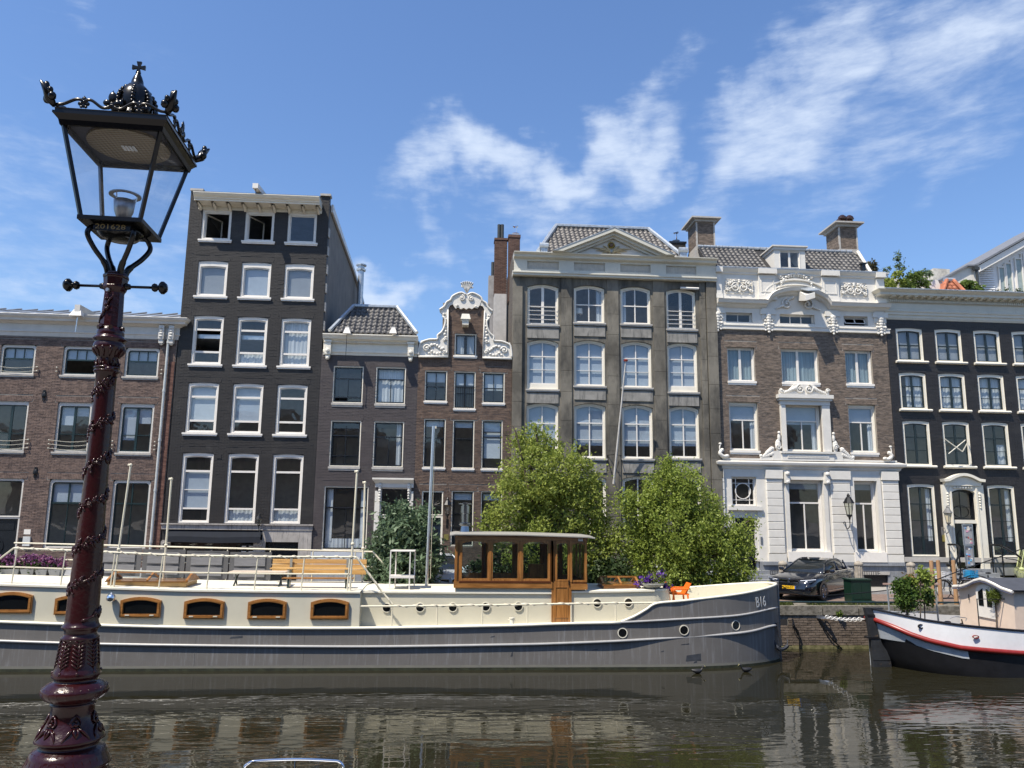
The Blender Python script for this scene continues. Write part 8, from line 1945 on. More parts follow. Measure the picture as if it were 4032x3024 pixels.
def car(label, cx, cy, ang, z0, body, plate=None, Lc=4.9, Hc=1.46, estate=False):
 """local x = forwards (nose at +Lc/2)"""
 t = thing('car', label, 'car', (cx, cy, z0))
 def B(mb, nm, m, smooth=False, par=t): mb.v = rot_pts(mb.v, cx, cy, ang, z0); return mb.build(nm, m, par, smooth)
 # stations from the nose backwards: (x, halfwidth, belt z, bottom z)
 st = [(2.45, .60, .62, .30), (2.40, .72, .70, .24), (2.25, .84, .78, .20), (1.9, .90, .86, .19), (1.3, .925, .93, .19), (.9, .93, .97, .2), (.2, .935, .98, .2), (-.8, .935, 1.0, .2), (-1.5, .93, 1.02, .2), (-1.95, .91, 1.03, .22), (-2.3, .84, 1.0, .28), (-2.42, .76, .9, .34)]
 rings = []
 for x, w, bz, lo in st:
  half = [(w*.86, lo), (w*.97, lo+.08), (w, .48), (w, .62), (w*.985, bz-.12), (w*.93, bz-.02), (w*.80, bz+.015), (w*.4, bz+.03)]
  if x > 2.3: half = [(a, min(b_, bz+.01)) for a, b_ in half]
  rings.append([(x, a, b_) for a, b_ in half]+[(x, -a, b_) for a, b_ in half[::-1]])
 B(MB().loft(rings), 'body', body, True)
 # glass house
 gs = [(.98, .74, .98, .99), (.45, .70, .99, 1.26), (.05, .66, .99, 1.40), (-.4, .655, .99, 1.455), (-1.0, .64, 1.0, 1.44), (-1.5, .61, 1.01, 1.35), (-1.85, .62, 1.02, 1.2), (-2.1, .66, 1.02, 1.03)]
 rg = []
 for x, w, bz, rz in gs:
  rz = bz+(rz-bz)*(Hc-1)/.46; wb = .86 if x < .9 else .8
  rg.append([(x, wb, bz-.02), (x, w+.02, bz+(rz-bz)*.9), (x, w*.8, rz), (x, -w*.8, rz), (x, -w-.02, bz+(rz-bz)*.9), (x, -wb, bz-.02)])
 B(MB().loft(rg), 'glasshouse', mat('car_glass', (.012, .015, .017), .03, spec=.8), True)
 rf = []
 for x, w, bz, rz in gs[2:6]: rz = bz+(rz-bz)*(Hc-1)/.46; rf.append([(x, w*.97, rz-.035), (x, w*.8, rz+.012), (x, 0, rz+.03), (x, -w*.8, rz+.012), (x, -w*.97, rz-.035)])
 B(MB().loft(rf, close=False, cap=False), 'roof', body, True)
 for s in (1, -1):
  P_ = [(g_[0], s*(g_[1]*.86+.02), g_[2]+(g_[3]-g_[2])*.97*(Hc-1)/.46) for g_ in gs]
  P_ = [(1.0, s*.80, .98)]+[(a, b_, c) for a, b_, c in P_[1:]]; B(MB().tube(P_, .03, 6), 'roof_pillar', body)
  for x in (-.35, -1.35): B(MB().tube([(x, s*.875, .98), (x-.05, s*.67, 1.40*(Hc/1.46)-.02)], .028, 5), 'door_pillar', body)
  B(MB().tube([(.8, s*.9, 1.0), (-1.9, s*.885, 1.04)], .012, 5), 'window_trim', CHROME)
  q = MB().ball((.72, s*1.0, 1.05), (.08, .11, .075), 10, 6); B(q, 'mirror', body)
  B(MB().box(-.30, -.12, s*.925, s*.945, .86, .885), 'door_handle', body); B(MB().box(-1.25, -1.07, s*.925, s*.945, .88, .905), 'door_handle', body)
  B(MB().box(1.2, -1.2, s*.93, s*.94, .33, .345), 'sill_trim', CHROME)
  # headlights
  hl = MB().add([(2.37, s*.40, .67), (2.31, s*.78, .69), (2.12, s*.885, .73), (2.12, s*.885, .80), (2.28, s*.76, .77), (2.35, s*.42, .735)] , [(0, 1, 2, 3, 4, 5)])
  hl.v = [(a+.03, b_*1.005, c) for a, b_, c in hl.v]; h_ = B(hl, 'headlight', mat('headlight_dark', (.03, .035, .045), .05, spec=.8))
  B(MB().tube([(2.405, s*.42, .745), (2.335, s*.76, .782), (2.16, s*.90, .80)], .014, 5), 'light_strip', mat('headlight_clear', (.75, .8, .9), .1), par=h_)
  B(MB().ball((2.345, s*.62, .715), (.05, .055, .03), 10, 6).ball((2.25, s*.76, .735), (.05, .045, .03), 10, 6), 'lens', mat('headlight_clear', (0, 0, 0)), par=h_)
  B(MB().box(2.35, 2.44, s*.55, s*.78, .30, .38), 'fog_intake', BLACKP)
  # grille kidneys
  g_ = MB().ring([(s*.05, .58), (s*.36, .59), (s*.38, .72), (s*.33, .765), (s*.05, .755)], [(s*.07, .60), (s*.34, .61), (s*.355, .71), (s*.315, .745), (s*.07, .735)], 0, .03)
  g_.v = [(2.44+.02-.08*abs(v[0])-v[1], v[0], v[2]) for v in g_.v]; gr = B(g_, 'grille', CHROME)
  B(MB().add([(2.445-.02, s*.06, .59), (2.415, s*.35, .60), (2.405, s*.36, .74), (2.435, s*.06, .75)], [(0, 1, 2, 3)]), 'grille_mesh', BLACKP, par=gr)
  bb = MB()
  for k in range(7): bb.box(2.425-.004*k, 2.44-.004*k, s*(.085+k*.04), s*(.095+k*.04), .605, .735)
  B(bb, 'grille_bars', mat('grille_bar_dark', (.06, .06, .065), .3, .5), par=gr)
 B(MB().box(2.36, 2.452, -.5, .5, .27, .34), 'lower_intake', BLACKP)
 B(MB().ball((2.40, 0, .785), (.03, .04, .025), 8, 5), 'badge', CHROME)
 for k, (x, s) in enumerate(((1.50, 1), (1.50, -1), (-1.45, 1), (-1.45, -1))):
  y0 = s*.70; y1 = s*.945; n = 24
  tr = [(x+.335*cos(2*pi*i/n), y, .335+.335*sin(2*pi*i/n)) for y in (y0, y1*.985) for i in range(n)]
  v = []
  for (r, y) in ((.30, y0), (.335, y0+s*.03), (.335, y1-s*.03), (.30, y1), (.235, y1), (.225, y1-s*.04), (0.01, y1-s*.06)):
   v += [(x+r*cos(2*pi*i/n), y, .335+r*sin(2*pi*i/n)) for i in range(n)]
  wl = B(MB().add(v, [(j*n+i, j*n+(i+1) % n, (j+1)*n+(i+1) % n, (j+1)*n+i) for j in range(6) for i in range(n)]), 'wheel', mat('tyre_rubber', (.012, .012, .013), .7))
  sp_ = MB()
  for q in range(5):
   for dq in (-.16, .16):
    a = 2*pi*q/5+.3; sp_.tube([(x+.04*cos(a), y1-s*.02, .335+.04*sin(a)), (x+.225*cos(a+dq), y1-s*.005, .335+.225*sin(a+dq))], .016, 5)
  sp_.ball((x, y1-s*.02, .335), (.05, .02, .05), 8, 5)
  vv = [(x+r*cos(2*pi*i/n), y1+s*dy, .335+r*sin(2*pi*i/n)) for r, dy in ((.238, -.005), (.222, .0), (.218, -.02)) for i in range(n)]
  sp_.add(vv, [(j*n+i, j*n+(i+1) % n, (j+1)*n+(i+1) % n, (j+1)*n+i) for j in range(2) for i in range(n)])
  B(sp_, 'rim', mat('alloy', (.5, .52, .55), .3, .8), par=wl)
  arch = MB().add([(x+.40*cos(a), s*.942, max(.2, .335+.40*sin(a))) for a in np.linspace(-.3, pi+.3, 16)], [tuple(range(16))]); B(arch, 'wheel_arch', BLACKP)
 B(MB().box(-1.5, -.0, .5, .52, .8, 1.05), 'seat_row', BLACKP) if False else None
 if plate:
  p = B(MB().box(2.452, 2.462, -.26, .26, .44, .55), 'number_plate', mat('plate_yellow', (.75, .45, .02), .4, var=.02))
  B(MB().box(2.4625, 2.464, .215, .26, .44, .55), 'plate_band', mat('plate_blue', (.02, .08, .4), .4), par=p)
  tm = text_mesh(plate, .10, .001); tm.materials.append(BLACKP)
  q = rot_pts([(2.466, -.02, .495)], cx, cy, ang, z0)[0]; inst('plate_text', tm, p, q, (radians(90), 0, ang+pi/2))
 return t
CARB = mat('car_paint_black', (.006, .007, .012), .18, var=.05, coat=1.0)
ang = -pi/2-radians(46)
fx_, _ = W(3110, 2330, 28.75)
cxc = fx_-cos(ang)*2.4; cyc = 28.75-sin(ang)*2.4
car('shiny black saloon car with yellow number plate parked nose to the canal', cxc, cyc, ang, ZG, CARB, plate='J-266-DT')
xx, _ = W(2665, 2330, 29.2)
car('silver blue car half hidden behind the drooping tree over the bow', xx+1.0, 29.2+1.6, ang+.1, ZG, mat('car_paint_silver', (.5, .55, .6), .25, coat=.8), Hc=1.52)
xx, _ = W(4075, 2300, 29.0)
car('pale lime car at the far right edge, behind the pink deckhouse', xx+2.3, 31.2, -pi/2-.5, ZG, mat('car_paint_lime', (.50, .55, .26), .3, coat=.6), Hc=1.9)
# wooden stakes
for i, (px, top_, bot, lb_) in enumerate(((3671, 2207, 2362, 'leftmost of three round wooden stakes on the quay'), (3698, 2206, 2362, 'middle one of three round wooden stakes on the quay'), (3758, 2206, 2362, 'rightmost round wooden stake on the quay, in front of the bicycles'))):
 Yp = YQ+.5; a = W(px-5, top_, Yp); b_ = W(px+7, bot, Yp)
 t = thing('wooden_stake', lb_, 'stake', (b_[0], Yp, ZG-.05), 'round wooden stakes on the quay'); MB().tube([(b_[0], Yp, ZG-.1), (a[0], Yp, a[1])], [.075, .07], 10).build('stake', mat('stake_wood', (.38, .22, .11), .7, var=.2, stretch=(5, 5, 1)), t)
# traffic sign backs with stickers
sg = thing('sign_post', 'grey post carrying two rectangular framed signs covered in stickers before the black house door', 'sign', (W(3815, 2350, 31.0)[0], 31.0, ZG))
xs0 = W(3812, 2250, 31.0)[0]; zt1 = W(3800, 2062, 31.0)[1]
MB().tube([(xs0, 31.03, ZG), (xs0-.0, 31.03, zt1)], .03, 8).build('post', STEEL, sg)
SGR = mat('sign_grey', (.33, .34, .36), .5)
for (l, t_, r_, bt_) in ((3787, 2066, 3832, 2145), (3796, 2149, 3835, 2228)):
 x0, x1, z0, z1 = RC(l, t_, r_, bt_, 31.0); p = MB().box(x0, x1, 30.985, 31.0, z0, z1).build('sign_plate', SGR, sg)
 MB().ring([(x0-.02, z0-.02), (x1+.02, z0-.02), (x1+.02, z1+.02), (x0-.02, z1+.02)], [(x0+.02, z0+.02), (x1-.02, z0+.02), (x1-.02, z1-.02), (x0+.02, z1-.02)], 30.96, 30.984).build('sign_frame', STEEL, p)
 for k in range(14):
  c = random.choice(((.7, .7, .7), (.5, .12, .1), (.1, .3, .6), (.6, .3, .4), (.75, .7, .6), (.15, .15, .15), (.2, .5, .7)))
  w_ = random.uniform(.05, .11); h_ = random.uniform(.04, .09); xx = random.uniform(x0+.03, x1-w_-.03); zz = z0+.03+(z1-z0-.15)*random.random()**(1.8 if t_ < 2100 else 1)
  MB().box(xx, xx+w_, 30.98-.0006*k, 30.984-.0006*k, zz, zz+h_).build('sticker', mat('sticker_%d%d%d' % tuple(int(v*9) for v in c), c, .5), p)
# bicycles
def bicycle(label, x, y, z, ang, crate=None, frame=IRON):
 t = thing('bicycle', label, 'bicycle', (x, y, z), 'parked bicycles')
 def B(mb, nm, m, par=t): mb.v = rot_pts(mb.v, x, y, ang, z); return mb.build(nm, m, par)
 for cx in (-.54, .54):
  b = MB(); n = 24; b.tube([(cx+.34*cos(2*pi*k/n), 0, .35+.34*sin(2*pi*k/n)) for k in range(n+1)], .018, 6); w = B(b, 'wheel', mat('tyre_rubber', (0, 0, 0)))
  b = MB(); [b.tube([(cx, 0, .35), (cx+.33*cos(2*pi*k/14), 0, .35+.33*sin(2*pi*k/14))], .004, 3) for k in range(14)]; b.tube([(cx, -.05, .35), (cx, .05, .35)], .03, 6); B(b, 'spokes', STEEL, w)
  b = MB(); b.tube([(cx+.38*cos(a), 0, .35+.38*sin(a)) for a in np.linspace(.4, 2.9, 10)], .02, 5); B(b, 'mudguard', frame)
 b = MB()
 for p, q in (((-.54, 0, .35), (-.12, 0, .32)), ((-.12, 0, .32), (-.25, 0, .85)), ((-.54, 0, .35), (-.24, 0, .8)), ((-.12, 0, .32), (.38, 0, .78)), ((-.22, 0, .72), (.37, 0, .86)), ((.54, 0, .35), (.36, 0, .98))): b.tube([p, q], .02, 6)
 B(b, 'frame', frame)
 B(MB().ball((-.27, 0, .92), (.14, .08, .04), 8, 5), 'saddle', BLACKP)
 B(MB().tube(bezier([(.2, -.28, .98), (.34, -.2, 1.04), (.36, 0, 1.04), (.34, .2, 1.04), (.2, .28, .98)], 4), .014, 6), 'handlebar', STEEL)
 B(MB().tube([(-.7, -.06, .72), (-.32, -.06, .74)], .01, 4).tube([(-.7, .06, .72), (-.32, .06, .74)], .01, 4).tube([(-.68, 0, .72), (-.54, 0, .35)], .01, 4), 'carrier', STEEL)
 B(MB().tube([(-.12, -.12, .22), (-.12, .12, .42)], .012, 5).ball((-.12, 0, .32), (.09, .015, .09), 10, 5), 'pedals', STEEL)
 if crate:
  q = MB()
  for k in range(4): q.box(.36, .72, -.2, -.19, .78+k*.07, .83+k*.07).box(.36, .72, .19, .2, .78+k*.07, .83+k*.07).box(.36, .37, -.2, .2, .78+k*.07, .83+k*.07).box(.71, .72, -.2, .2, .78+k*.07, .83+k*.07)
  q.box(.36, .72, -.2, .2, .76, .775); B(q, 'crate', crate)
 return t
x = W(3735, 2300, 30.0)[0]; bicycle('black bicycle with white crate behind the wooden stakes', x, 29.6, ZG, .15+pi, mat('crate_white', (.6, .6, .6), .5))
x = W(3790, 2290, 30.4)[0]; bicycle('dark city bicycle standing beneath the sign post', x, 30.2, ZG, .25)
x = W(3865, 2290, 30.6)[0]; bicycle('black bicycle with blue crate in front of the door steps', x, 30.5, ZG, .1+pi, mat('crate_blue', (.02, .25, .5), .4))
x = W(1715, 2290, 28.6)[0]; bicycle('black bicycle between the shrub and the wheelhouse', x, 28.6, ZG, .9)
x = W(1745, 2290, 30.2)[0]
car('small silver car behind the bicycle left of the wheelhouse', x-.2, 30.6, -pi/2+.2, ZG, mat('car_paint_silver', (0, 0, 0)), Hc=1.5, Lc=4.2)
# ornate iron stair post by the gabled house
x, z = W(1742, 2190, YF-1.1)
ip = thing('iron_post', 'black ornamental iron stair post with scroll at the stoop of the gabled house', 'iron post', (x, YF-1.1, ZG))
MB().lathe([(.06, ZG+.1), (.03, ZG+.4), (.07, ZG+.6), (.03, ZG+.8), (.08, ZG+1.0), (.03, ZG+1.15), (.06, ZG+1.3), (.02, ZG+1.5), (.05, z+.1), (.01, z+.22)], x, YF-1.1, 10).build('post', IRON, ip)
MB().scroll(x+.2, z-.05, .14, YF-1.1, turns=1.3, th=.02).tube([(x-.3, YF-1.1, ZG+1.0), (x, YF-1.1, z-.1)], .02, 5).build('scroll', IRON, ip)
# ================================================================ second boat (stern of a white barge)
b2 = thing('white_barge', 'white and black old barge with red rubbing strake and pink deckhouse at the right edge', 'barge', (16, 24.3, 0))
Y2C = 24.45; HB = 1.95; XS2 = W(3425, 2450, Y2C)[0]
def hY2(X):
 t = min(1, max(0, (X-XS2)/3.4)); return Y2C-HB*(1-(1-t)**2.3)**.62
def HP2(px, py, off=0.):
 X = max(XS2+.02, W(px, py, Y2C-1)[0])
 for _ in range(40): X = .6*X+.4*max(XS2+.01, W(px, py, hY2(X)+off)[0])
 Y = hY2(X)+off; return (X, Y, W(px, py, Y)[1])
WHB = mat('boat_white', (.74, .75, .77), .35, var=.04, dirt=((.5, .5, .5), 4, .62, .85, (2, 2, 2)))
GRP = mat('boat_galvanised_grey', (.42, .45, .48), .45, var=.12, vs=3)
BLH = mat('boat_black', (.012, .012, .014), .35, var=.2)
RED = mat('boat_red', (.22, .018, .014), .35, var=.1)
def zline(pts):
 P_ = [HP2(*p) for p in pts]; xs = [p[0] for p in P_]; zs = [p[2] for p in P_]; return lambda X: float(np.interp(X, xs, zs))
zt2 = zline([(3462, 2402), (3560, 2424), (3650, 2444), (3800, 2466), (4032, 2488), (4500, 2500)])
zr2 = zline([(3432, 2436), (3500, 2462), (3580, 2496), (3650, 2520), (3780, 2550), (4032, 2572), (4500, 2580)])
Xe2 = 34.0; Xs2 = [XS2+.01+3.4*t**2 for t in np.linspace(0, 1, 26)]+list(np.linspace(XS2+3.8, Xe2, 30))
v = [];
for X in Xs2:
 y = hY2(X); t = min(1, (X-XS2)/2.6); rk = (1-t)*.55
 xw = X+rk
 v += [(xw+.25, min(Y2C, y+.3*(1-t)), -.4), (xw, y, .02), (xw*.6+X*.4, y, .25+.1*(1-t)), (X, y, zr2(X)-.06), (X-.02*(1-t), y, zr2(X)+.06), (X-.12*(1-t), y+.03, zt2(X))]
n = 6; fs = [(i*n+k, (i+1)*n+k, (i+1)*n+k+1, i*n+k+1) for i in range(len(Xs2)-1) for k in range(n-1)]
def part2(krange, nm, m):
 q = MB(); f = [(i*n+k, (i+1)*n+k, (i+1)*n+k+1, i*n+k+1) for i in range(len(Xs2)-1) for k in krange]
 q.add(v, f); q.add([(a, 2*Y2C-b_, c) for a, b_, c in v], [t[::-1] for t in f]); return q.build(nm, m, b2, smooth=True)
part2([0, 1, 2], 'lower_hull', BLH); part2([3, 4], 'bulwark', WHB)
# grey wear plate below the strake near the stern
xq = [X for X in Xs2 if X < W(3830, 2560, 22.6)[0]]
q = MB(); vv = []
for X in xq: vv += [(X+.0, hY2(X)-.012, zr2(X)-.08), (X+(.13 if X < XS2+2.6 else 0)*max(0, 1-(X-XS2)/2.6), hY2(X)-.012, min(zr2(X)-.3, .86-.10*min(1, (X-XS2)/4)))]
q.add(vv, [(2*i, 2*i+1, 2*i+3, 2*i+2) for i in range(len(xq)-1)]); q.build('wear_plate', GRP, b2)
st = [(X, hY2(X)-.05, zr2(X)) for X in Xs2]
full = [(p[0], 2*Y2C-p[1], p[2]) for p in st[:22]][::-1]+st
MB().tube([(p[0], p[1], p[2]) for p in full], .075, 8).build('red_strake', RED, b2, smooth=True)
MB().tube([(X-.12*max(0, (1-min(1, (X-XS2)/2.6))), hY2(X)+.03, zt2(X)+.02) for X in Xs2], .035, 6).build('bulwark_rail', BLH, b2)
dz2 = W(3700, 2440, 23.5)[1]-.15
vv = []
for X in Xs2: vv += [(X, hY2(X)+.05, zr2(X)+.10), (X, 2*Y2C-hY2(X)-.05, zr2(X)+.10)]
MB().add(vv, [(2*i, 2*i+2, 2*i+3, 2*i+1) for i in range(len(Xs2)-1)]).build('deck', mat('deck_grey', (.2, .2, .2), .8), b2)
p = HP2(3625, 2466, -.02); q = MB().ring([(p[0]+.1*cos(a), p[2]+.07*sin(a)) for a in np.linspace(0, 2*pi, 13)[:-1]], [(p[0]+.06*cos(a), p[2]+.04*sin(a)) for a in np.linspace(0, 2*pi, 13)[:-1]], p[1]-.03, p[1]); q.build('fairlead', BLH, b2)
p = HP2(3840, 2507, -.02); MB().ring([(p[0]+.1*cos(a), p[2]+.05*sin(a)) for a in np.linspace(0, 2*pi, 13)[:-1]], [(p[0]+.08*cos(a), p[2]+.03*sin(a)) for a in np.linspace(0, 2*pi, 13)[:-1]], p[1]-.04, p[1]).build('fairlead', RED, b2)
# rudder
def ru(px, py): return W(px, py, Y2C-.15)
R_ = [ru(3398, 2391), ru(3472, 2391), ru(3448, 2418), ru(3440, 2440), ru(3452, 2500), ru(3466, 2535), ru(3490, 2570), ru(3499, 2600), ru(3430, 2600), ru(3422, 2520), ru(3410, 2440)]
rd = MB(); tri_prism(rd, [(p[0], p[1]) for p in R_]+[], Y2C-.28, Y2C-.12); rd.prism([(R_[8][0], R_[8][1]+.02), (R_[7][0], R_[7][1]+.02), (R_[7][0]+.05, -.5), (R_[8][0], -.5)], Y2C-.28, Y2C-.12)
rr = rd.build('rudder', mat('rudder_black', (.028, .030, .034), .5, var=.3, vs=4, dirt=((.14, .09, .05), 5, .62, .75, (1, 1, 1))), b2)
for py in (2420, 2508): x, z = ru(3440, py); MB().box(x-.28, x+.1, Y2C-.3, Y2C-.09, z-.025, z+.025).build('pintle', BLH, rr)
MB().tube([(XS2, Y2C, -.4), (XS2-.03, Y2C, zt2(XS2)-.05)], .06, 8).build('stern_post', GRP, b2)
# deckhouse
XB = W(3990, 2400, 22.95)[0]
def dh(px, py): return WX(px, py, XB)
PNK = mat('pink_cream_paint', (.74, .60, .49), .5, var=.04)
yf, zf = dh(3776, 2400); yn, zn = dh(3990, 2400)
prof = [dh(3776, 2312), dh(3800, 2311), dh(3825, 2303), (dh(3850, 2290)), dh(3876, 2284), dh(3900, 2290), dh(3930, 2304), dh(3960, 2320), dh(3990, 2328)]
zlow = zr2(XB)+.1
poly = [(yf, zlow)]+prof+[(yn, zlow)]
MB().prismx(poly, XB, XB+.06).build('bulkhead', PNK, b2)
MB().prismx([(yf, zlow), prof[0], (yf-.05, prof[0][1]), (yf-.05, zlow)], XB+.06, Xe2-1).prismx([(yn, zlow), prof[-1], (yn+.05, prof[-1][1]), (yn+.05, zlow)], XB+.06, Xe2-1).build('deckhouse_side', PNK, b2)
v_ = [(XB-.12, y-(0 if 0 else 0), z+.03) for y, z in prof]; v_[0] = (XB-.12, prof[0][0]+.12, prof[0][1]+.02); v_[-1] = (XB-.12, prof[-1][0]-.14, prof[-1][1]-.01)
MB().add(v_+[(Xe2-1, p[1], p[2]) for p in v_]+[(p[0], p[1], p[2]+.05) for p in v_]+[(Xe2-1, p[1], p[2]+.05) for p in v_],
          [(i, i+1, 10+i, 9+i) for i in range(8)]+[(18+i, 27+i, 28+i, 19+i) for i in range(8)]+[(i, 18+i, 19+i, i+1) for i in range(8)]).build('deckhouse_roof', mat('roofing_dark', (.05, .055, .07), .7), b2)
MB().tube([(XB-.13, p[1], p[2]-.0) for p in v_], .045, 6).build('roof_trim', WHITE, b2)
MB().tube([(XB-.15, p[1], p[2]-.07) for p in v_], .018, 6).build('roof_stripe', mat('stripe_blue_grey', (.1, .11, .18), .4), b2)
# double doors
dl, dr = dh(3852, 2400)[0], dh(3924, 2400)[0]; zdt = dh(3888, 2303)[1]; zdb = dh(3888, 2432)[1]
cyd = (dl+dr)/2; hw = abs(dl-dr)/2
arch = [(cyd+hw*cos(a), zdt-.25+.25*sin(a)) for a in np.linspace(0, pi, 12)]
MB().prismx([(cyd+hw, zdb)]+arch+[(cyd-hw, zdb)], XB-.04, XB-.001).build('door', WHITE, b2)
for s in (-1, 1):
 MB().prismx([(cyd+s*.08, zdb+.35), (cyd+s*.08, zdt-.12), (cyd+s*(hw-.12), zdt-.25), (cyd+s*(hw-.12), zdb+.35)][::s], XB-.05, XB-.041).build('door_pane', mat('boat_window_glass', (0, 0, 0)), b2)
MB().tube([(XB-.03, dh(3819, 2360)[0], dh(3819, 2340)[1]), (XB-.04, dh(3820, 2360)[0], dh(3820, 2362)[1])], .015, 5).build('key_hook', IRON, b2)
# deck fence near side
fy = Y2C-1.15
fr = MB()
xa0, xa1 = W(3850, 2400, fy)[0], W(4020, 2400, fy)[0]; zt_ = W(3900, 2359, fy)[1]
fr.tube([(xa0, fy, zlow), (xa0, fy, zt_), (xa1, fy, zt_), (xa1, fy, zlow)], .018, 6); fr.build('deck_fence', IRON, b2)
b = MB(); GALV = mat('galvanised_tube', (.40, .44, .47), .4, .5)
yg = Y2C+.3
xg0, xg1 = W(3503, 2400, yg)[0], W(3692, 2400, yg)[0]; zt_ = W(3600, 2303, yg)[1]; zdk = zr2(xg0)+.1
for x in (xg0, xg1): b.tube([(x, yg, zdk), (x-.03, yg, zt_)], .03, 6)
b.tube([(xg0, yg, zdk+.45), (xg1, yg, zdk+.45)], .02, 6).tube([(xg0, yg, (zdk+.45+zt_)/2), (xg1, yg, (zdk+.45+zt_)/2)], .02, 6)
o = b.build('deck_railing', GALV, b2)
MB().box(xg0-.15, xg1+.1, yg-.05, yg+.05, zt_, zt_+.05).build('hand_board', mat('aged_board', (.36, .24, .2), .7), o)
# pots and plants on the white barge
TER = mat('terracotta_pot', (0, 0, 0))
def potted(label, px, pyb, Y, pr, ph, blobs, n, sz, lm, seed, stem=True, cat='potted plant'):
 x, _ = W(px, pyb, Y); z0 = zr2(x)+.12; t = thing('potted_plant', label, cat, (x, Y, z0), None)
 MB().lathe([(pr*.7, z0), (pr*.95, z0+ph*.85), (pr*1.08, z0+ph*.86), (pr*1.08, z0+ph), (pr*.9, z0+ph), (pr*.85, z0+ph*.9)], x, Y, 14).build('pot', TER, t)
 bl = pb(blobs, Y, seed, .15); foliage(t, 'foliage', bl, n, sz, lm, clump=.09, seed=seed)
 if stem: MB().tube([(x, Y, z0+ph*.9), (bl[0][0], Y, bl[0][2])], .02, 5).build('stem', BARK, t)
 return t
potted('dense dark green laurel in a terracotta pot on the stern of the white barge', 3572, 2430, Y2C-.3, .24, .34, [(3560, 2330, 34), (3590, 2350, 30), (3540, 2310, 26), (3580, 2300, 24), (3570, 2380, 30), (3555, 2360, 26)], 3000, .045, leafmat('leaf_laurel', (.03, .07, .015), (.10, .16, .03)), 61)
potted('young yellow green tree on a thin stem in a terracotta pot', 3622, 2430, Y2C-.5, .19, .26, [(3630, 2265, 20), (3645, 2285, 18), (3610, 2280, 14), (3635, 2248, 12)], 620, .055, leafmat('leaf_lime', (.14, .2, .03), (.3, .36, .08)), 62)
potted('reddish tipped small bush behind the laurel on the white barge', 3575, 2420, Y2C+.2, .2, .3, [(3570, 2290, 14), (3582, 2282, 10), (3555, 2292, 10)], 260, .05, leafmat('leaf_rusty', (.14, .10, .03), (.3, .16, .06)), 63)
potted('low leafy green plant behind the young tree on the white barge', 3640, 2430, Y2C+.15, .16, .2, [(3640, 2330, 20), (3655, 2350, 18), (3620, 2340, 14), (3645, 2370, 22)], 700, .06, LEAF_P, 64)
potted('clipped round box topiary ball on a stem in a terracotta pot', 3920, 2425, fy+.35, .2, .22, [(3922, 2348, 17), (3915, 2344, 13), (3930, 2350, 13), (3922, 2340, 12)], 2600, .022, leafmat('leaf_box', (.05, .08, .01), (.14, .18, .03)), 65)
x = W(3876, 2425, fy+.3)[0]; z0 = zr2(x)+.12
t = thing('pot_stack', 'stack of empty terracotta pots left of the topiary ball', 'pots', (x, fy+.3, z0))
for k in range(3): MB().lathe([(.11, z0+k*.085), (.16, z0+.13+k*.085), (.18, z0+.13+k*.085), (.18, z0+.17+k*.085), (.14, z0+.17+k*.085)], x, fy+.3, 14).build('pot', TER, t)
x = W(3975, 2425, fy+.15)[0]; z0 = zr2(x)+.12; zt_ = W(3975, 2376, fy+.15)[1]
t = thing('garden_tool', 'rusty short handled garden tool leaning by the deck fence', 'garden tool', (x, fy+.15, z0)); MB().tube([(x, fy+.15, z0), (x, fy+.15, zt_)], .022, 6).box(x-.1, x+.08, fy+.13, fy+.17, zt_-.03, zt_+.0).build('handle', mat('rusty_iron', (.16, .07, .04), .8, var=.3), t)
x, z = W(3650, 2408, Y2C-.9); t = thing('round_basket', 'dark round wire basket with pink thing beside the terracotta pots', 'basket', (x, Y2C-.9, zr2(x)+.1))
zz_ = zr2(x)+.12; MB().tube([(x+.26*cos(a), Y2C-.9+.2*sin(a), zz_+.2) for a in np.linspace(0, 2*pi, 16)], .02, 5).tube(bezier([(x-.26, Y2C-.9, zz_+.2), (x-.2, Y2C-.9, zz_+.02), (x+.2, Y2C-.9, zz_+.02), (x+.26, Y2C-.9, zz_+.2)], 4), .02, 5).lathe([(.2, zz_), (.24, zz_+.16)], x, Y2C-.9, 14).build('basket', IRON, t)
MB().ball((x-.05, Y2C-.8, zz_+.27), (.1, .08, .08), 8, 6).build('pink_bundle', mat('pink_cloth', (.5, .12, .25), .7), t)
x = W(3900, 2420, fy+.3)[0]; z0 = zr2(x)+.12
t = thing('deck_table', 'narrow white slatted table behind the deck fence of the white barge', 'table', (x, fy+.55, z0))
for k in range(4): MB().box(x-.75, x+.75, fy+.5+k*.09, fy+.57+k*.09, z0+.02, z0+.045).build('slat', WHITE, t)
MB().box(x-.7, x-.66, fy+.5, fy+.84, z0-.1, z0+.019).box(x+.66, x+.7, fy+.5, fy+.84, z0-.1, z0+.019).build('leg', IRON, t)
x = W(3745, 2420, Y2C+.2)[0]; bicycle('small dark bicycle lying low on the deck of the white barge', x, Y2C+.1, zr2(x)-.35, .3)
